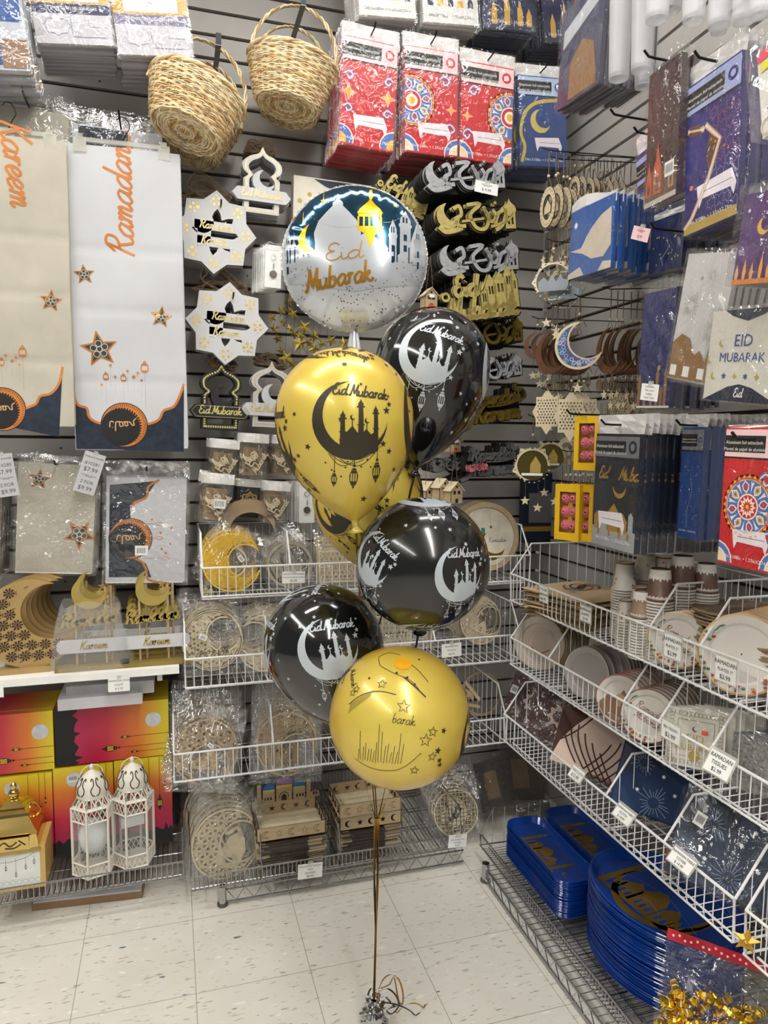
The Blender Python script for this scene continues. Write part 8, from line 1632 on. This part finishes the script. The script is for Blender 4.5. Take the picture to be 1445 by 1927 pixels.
foldpack('folded_tablecloth', tuple(RW(1372, 1600, .30)), (-.55, .28, -.66), .215, .19, .05, mat('slate_blue_fabric', '#27374f', .7, var=.12), 'slate blue folded tablecloth with barcode sticker in crinkled film', blue_art(3), seed=7)
foldpack('folded_tablecloth', tuple(RW(1300, 1625, .33)), (-.9, .2, -.6), .10, .06, .03, mat('amber_fabric', '#8f622c', .7), 'small amber cloth roll at the front of the lowest right basket', seed=8, filmit=False)
for px, py, off, rt, lb in ((968, 1297, .285, (-.35, .3, -.75), 'far brown tablecloth'), (1317, 1542, .345, (-.5, .5, -.66), 'slate blue tablecloth')):
    mb = MB(); mb.box(-.012, .012, -.002, -.001, -.015, .015, WHITE); [mb.box(-.008+.0025*i, -.0068+.0025*i, -.0024, -.0021, -.008, .008, BLACK) for i in range(7)]; tag(mb.build('barcode_label', loc=RW(px, py, off), rot=rt), 'white barcode label stuck on the '+lb, 'label')
# price tags on the right baskets
def rtag(px, py, off, wd, hh, lines, label, tilt=0):
    r = empty('price_tag', RW(px, py, off), (0, 0, -pi/2), label, 'price tag', 'white price tags on the right wire baskets'); r.rotation_euler = (tilt, 0, -pi/2); mb = MB(); mb.box(-wd/2, wd/2, 0, .001, -hh, 0, WHITE); a = Art(); n = len(lines)
    for i, s in enumerate(lines): a.text(s, 0, -hh*(i+.7)/(n+.35), min(hh/(n+.5)*.95, wd*1.6/len(s)), m=BLACK, l=1)
    mb.T = Matrix.Translation((0, -.0003, 0)); mb.art(a); mb.T = None; mb.build('printed_card', r); mb = MB(); mb.box(-wd/2-.004, wd/2+.004, .0012, .0016, -hh-.003, .006, CLIPM); mb.build('clear_holder', r)
rtag(1023, 1104, .375, .05, .048, ['TOTE BAG', 'RAMADAN', '$5.99'], 'white price tag at the far end of the uppermost right basket')
rtag(1102, 1142, .375, .05, .042, ['RAMADAN', 'ISLAMIC', '$3.99'], 'white price tag under the tote bags')
rtag(1266, 1197, .375, .056, .052, ['RAMADAN', 'PLATES 5"', '$2.99'], 'RAMADAN PLATES 5 price tag under the small floral plates')
rtag(1366, 1240, .375, .056, .050, ['RAMADAN', 'PLATES 7"', '$2.99'], 'RAMADAN PLATES 7 price tag under the large floral plates')
rtag(1262, 1362, .395, .06, .04, ['EID TISSUES', '$2.99'], 'EID TISSUES price tag under the floral plates of the middle basket')
rtag(1362, 1420, .395, .066, .045, ['RAMADAN', 'TISSUES', '$2.99'], 'RAMADAN TISSUES price tag below the napkins', -.5)
rtag(1090, 1447, .425, .055, .032, ['TABLE CLOTH', '$12.99'], 'white price tag below the lattice tablecloth', -.6)
rtag(1180, 1522, .425, .062, .032, ['RAMADAN TABLE', 'CLOTH', '$ 14.99'], 'white price tag below the deep blue tablecloth', -.7)
rtag(1290, 1608, .425, .066, .032, ['RAMADAN TABLE', 'COVER', '$ 14.99'], 'white price tag below the slate blue tablecloth', -.7)
# ------------------------------------------------------------ blue trays on the floor
TB = mat('cobalt_tray_plastic', '#0c3a8f', .16, var=.04, coat=.4); TG = mat('tray_gold_print', '#8a6a2a', .35, metal=.5, var=.3)
def tray_outline(W_, L_, rad, n=8, s=0.):
    o = []
    for cx, cy, a0 in ((W_/2-rad, L_/2-rad, 0), (-W_/2+rad, L_/2-rad, 90), (-W_/2+rad, -L_/2+rad, 180), (W_/2-rad, -L_/2+rad, 270)):
        for i in range(n+1): a = radians(a0+90*i/n); o.append((cx+(rad-s)*cos(a), cy+(rad-s)*sin(a)))
    return o
def tray_mesh(out, inner, hgt, art):
    mb = MB(); n = len(out); R_ = [[(x*1.0, y, hgt-.0015) for x, y in out], [(x*.985, y*.99, hgt) for x, y in out], [(x*.955, y*.97, hgt-.001) for x, y in out], [(x, y, .0015) for x, y in inner]]
    for j in range(3): mb._add(R_[j]+R_[j+1], [(i, (i+1) % n, n+(i+1) % n, n+i) for i in range(n)], TB)
    mb._add(R_[3], [tuple(range(n))], TB); mb._add(R_[0]+[(x*.99, y*.99, 0) for x, y in inner], [(i, n+i, n+(i+1) % n, (i+1) % n) for i in range(n)], TB)
    if art: mb.art(art, lambda x, y, l: (x, y, .0019+.0001*l))
    return mb
def skyline(s):
    a = Art()
    for x, w_, h_ in ((-.44, .035, .85), (-.22, .10, .42), (-.02, .13, .55), (.2, .08, .42), (.4, .035, .8), (-.32, .03, .3), (.3, .03, .3)):
        a.poly([(x-w_, -.35), (x+w_, -.35), (x+w_, -.35+h_*.6), (x+w_*.6, -.35+h_*.85), (x, -.35+h_), (x-w_*.6, -.35+h_*.85), (x-w_, -.35+h_*.6)], m=TG, l=1)
    for x in (-.25, -.18, -.06, .0, .06, .17, .23): a.poly([(x-.014, -.32), (x+.014, -.32), (x+.014, -.22), (x, -.19), (x-.014, -.22)], m=TB, l=2)
    a.poly(rect(-.5, -.40, .5, -.35), m=TG, l=1); a.poly(crescent(.62, -.1, .09, .03, .03, .08, 12), m=TG, l=1)
    b = Art(); b.add(a, s); return b
def tray_stack(loc, rz, out, inner, hgt, n, step, art, label, rest, jit=.0015):
    lo = tray_mesh(out, inner, hgt, None).build('blue_tray', loc=(loc[0], loc[1], loc[2]), rot=(0, 0, rz)); tag(lo, rest, 'tray', rest)
    for k in range(1, n-1): dup(lo, (loc[0]+random.uniform(-jit, jit), loc[1]+random.uniform(-jit, jit), loc[2]+k*step))
    t = tray_mesh(out, inner, hgt, art).build('blue_tray', loc=(loc[0], loc[1], loc[2]+(n-1)*step), rot=(0, 0, rz)); tag(t, label, 'tray', rest)
ZF = .082
o1 = tray_outline(.135, .37, .04); i1 = [(x*.82, y*.90) for x, y in o1]; art1 = Art(); art1.add(skyline(.105), 1, -pi/2, -.004, 0, sx=1.9)
tray_stack((1.105, 1.87, ZF), .0, o1, i1, .02, 26, .0042, art1, 'topmost rectangular blue tray with gold mosque print, left stack by the aisle', 'rectangular blue tray under the topmost one, left stack')
tray_stack((1.265, 1.90, ZF), .02, o1, i1, .02, 26, .0042, art1, 'topmost rectangular blue tray with gold mosque print, right stack by the wall', 'rectangular blue tray under the topmost one, right stack')
o2 = [(.158*cos(2*pi*i/56), .215*sin(2*pi*i/56)) for i in range(56)]; i2 = [(x*.86, y*.88) for x, y in o2]; art2 = Art(); art2.add(skyline(.20), 1, -pi/2, -.015, .0, sx=1.5); art2.poly([(x*1.0, y*1.0) for x, y in crescent(-.0, 0, .128, .014, -.0, .121, 20)], m=TG, l=1)
for k in range(4): art2.stroke([(-.09+.06*k, -.14), (-.04+.06*k, .0), (-.07+.06*k, .15)], .0014, m=C('#4a6ab0'), l=2)
tray_stack((1.205, 1.47, ZF), .12, o2, i2, .022, 46, .0042, art2, 'topmost large oval blue tray with gold mosque print', 'large oval blue tray under the topmost one', jit=.003)
# ------------------------------------------------------------ bag of gold charms, star light string
GC = mat('bright_gold_plastic', '#e0b83c', .18, metal=1., var=.15)
bg_ = empty('gold_charm_bag', ZP(1340, 1900, .24), (radians(-25), radians(10), radians(-35)), 'clear bag of gold lantern charms with red and white header, lower right corner', 'bag of charms')
mb = MB(); mb.sheet(lambda u, v: ((u-.5)*.22, -.016*sin(pi*u)*v-.004*sin(u*17+v*5), .11-.26*v), 14, 12, FILMH); mb.sheet(lambda u, v: ((.5-u)*.22, .02*sin(pi*u)*v+.012, .11-.26*v), 10, 8, FILMH); mb.build('clear_bag', bg_, smooth=True)
mb = MB(); RH = C('#b01f2c', .35); mb.sheet(lambda u, v: ((u-.5)*.225, -.003-.002*sin(u*17), .125-.022*v), 12, 1, RH); a = Art(); [a.poly(starpts(-.1+.0125*i, .114+.004*sin(i*2), .0035, 6, .6), m=C('#e6b9bc'), l=1) for i in range(17)]; mb.art(a, lambda x, z, l: (x, -.0056-.002, z)); mb.build('red_header', bg_)
rr = random.Random(11); pr = None
def charm():
    r = empty('gold_charm', (0, 0, 0), label='small gold lantern charm inside the clear bag', cat='charm', group='gold lantern charms in the bag'); mb = MB(); mb.lathe([(.001, .017), (.003, .014), (.002, .012), (.008, .008), (.0085, .006), (.0065, .005), (.0065, -.006), (.0085, -.007), (.008, -.010), (.004, -.012), (.001, -.013)], GC, 6); mb.build('lantern_body', r); mb = MB(); mb.lathe([(.0055, .0045), (.0068, 0), (.0055, -.0055)], C('#cfcabc'), 6); mb.build('window_band', r); return r
pr = charm(); kids(pr); M_ = Matrix.Translation(bg_.location) @ bg_.rotation_euler.to_matrix().to_4x4()
for i in range(100):
    o = pr if i == 0 else dup(pr); z = -.14+.165*rr.random()**1.1; o.location = M_ @ Vector((rr.uniform(-.095, .095), rr.uniform(-.010, .018), z)); o.rotation_euler = (rr.uniform(0, 6), rr.uniform(0, 6), rr.uniform(0, 6)); o.scale = (1.25, 1.25, 1.25)
st = on(1405, 1770, 0, 1.035); mb = MB(); facet_star(mb, (0, 0, 0), .027, .12, mat('soft_gold_star', '#c79f3a', .4, metal=.35), .011); a = Art(); a.poly(crescent(0, 0, .010, .004, .003, .008, 12), m=GOLDD, l=1); a.poly(starpts(.003, .001, .004), m=GOLDD, l=1); mb.art(a, lambda x, z, l: (x, -.0112, z)); tag(mb.build('star_charm', loc=st, rot=(0, 0, -.75)), 'gold plastic star with a crescent mark hanging above the charm bag', 'star ornament')
for i in range(26):
    o = dup(pr); o['label'] = 'gold lantern bulb of the light string in the right edge basket'; o['group'] = 'gold lantern lights at the right edge'; o['category'] = 'string light'; o.location = (1.08+rr.uniform(0, .12), .95+rr.uniform(-.1, .06), .36+rr.uniform(-.09, .12)); o.scale = (1.3, 1.3, 1.3)
lw_ = MB(); lw_.tube(catmull([(1.04+.1*rr.random(), .86+.16*rr.random(), .28+.2*rr.random()) for i in range(14)], 6), .001, HOOK, 4); tag(lw_.build('light_string_wire'), 'thin wire of the gold lantern light string at the right edge', 'wire')
# clear wrapped goods inside the right edge basket
foldpack('amber_cloth_pack', (1.16, .93, .56), (-.4, .1, -.6), .15, .12, .05, mat('amber_fabric', '#8f622c', .7), 'amber and dark cloth pack in film at the right edge above the star charm', lambda a, w, h: a.poly(rect(-.5*w, .1*h, .5*w, .5*h), m=C('#1a1d26'), l=1), seed=15)

# crinkled clear packs in the dark corner between the floor trays
for i, (px, py, y, w_, h_) in enumerate(((930, 1470, 2.42, .16, .2), (985, 1450, 2.5, .2, .22), (1010, 1540, 2.36, .15, .12), (950, 1540, 2.5, .2, .14))):
    r = empty('crinkled_pack', on(px, py, 1, y), (radians(-20-8*i), .2*sin(i*2), .3*cos(i)), 'crinkled clear pack of grey goods, '+('leftmost', 'tallest', 'rightmost', 'lowest')[i]+' in the corner under the baskets', 'clear pack', 'crinkled packs in the corner'); mb = MB(); mb.box(-w_*.45, w_*.45, 0, .02, -h_*.5, h_*.4, C('#5a5652')); mb.box(-w_*.3, w_*.1, -.002, 0, -h_*.3, h_*.2, WOODD); mb.build('packed_goods', r); film_bag(w_, h_*1.05, .04, top=h_*.5, m=FILMH, seed=i+40, puff=.012).build('clear_bag', r)
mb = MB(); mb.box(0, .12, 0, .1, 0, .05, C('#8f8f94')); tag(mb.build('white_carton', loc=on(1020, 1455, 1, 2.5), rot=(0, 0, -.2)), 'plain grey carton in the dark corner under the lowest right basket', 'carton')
# ------------------------------------------------------------ pieces of parts go one level deeper
NEST = {'knot': 'balloon_skin', 'crown_tip': 'balloon_skin', 'barcode_sticker': ('clear_bag', 'printed_carton', 'wooden_letters'), 'bead': 'cord', 'mirror_inset': 'cut_panel', 'mosque_inset': 'cut_panel', 'mosaic_inset': 'cut_panel', 'finial_and_ring': 'pierced_dome', 'medallion': 'key_ring', 'clip': 'printed_card', 'bag_header': 'clear_bag', 'price_sticker': 'walls', 'tape': 'printed_carton', 'finial': 'stepped_lid', 'calligraphy': 'body', 'lettering': 'cut_out_panel', 'window_band': 'lantern_body', 'clear_holder': 'printed_card', 'window_film': 'carton'}
fam = {}
for o in COL.objects:
    if o.parent: fam.setdefault(o.parent.name, []).append(o)
for p, ch in fam.items():
    for o in ch:
        t = NEST.get(o.name.split('.')[0])
        if t and o.parent and o.parent.parent is None:
            for tt in ((t,) if isinstance(t, str) else t):
                c = [x for x in ch if x.name.split('.')[0] == tt]
                if c: o.parent = c[0]; break
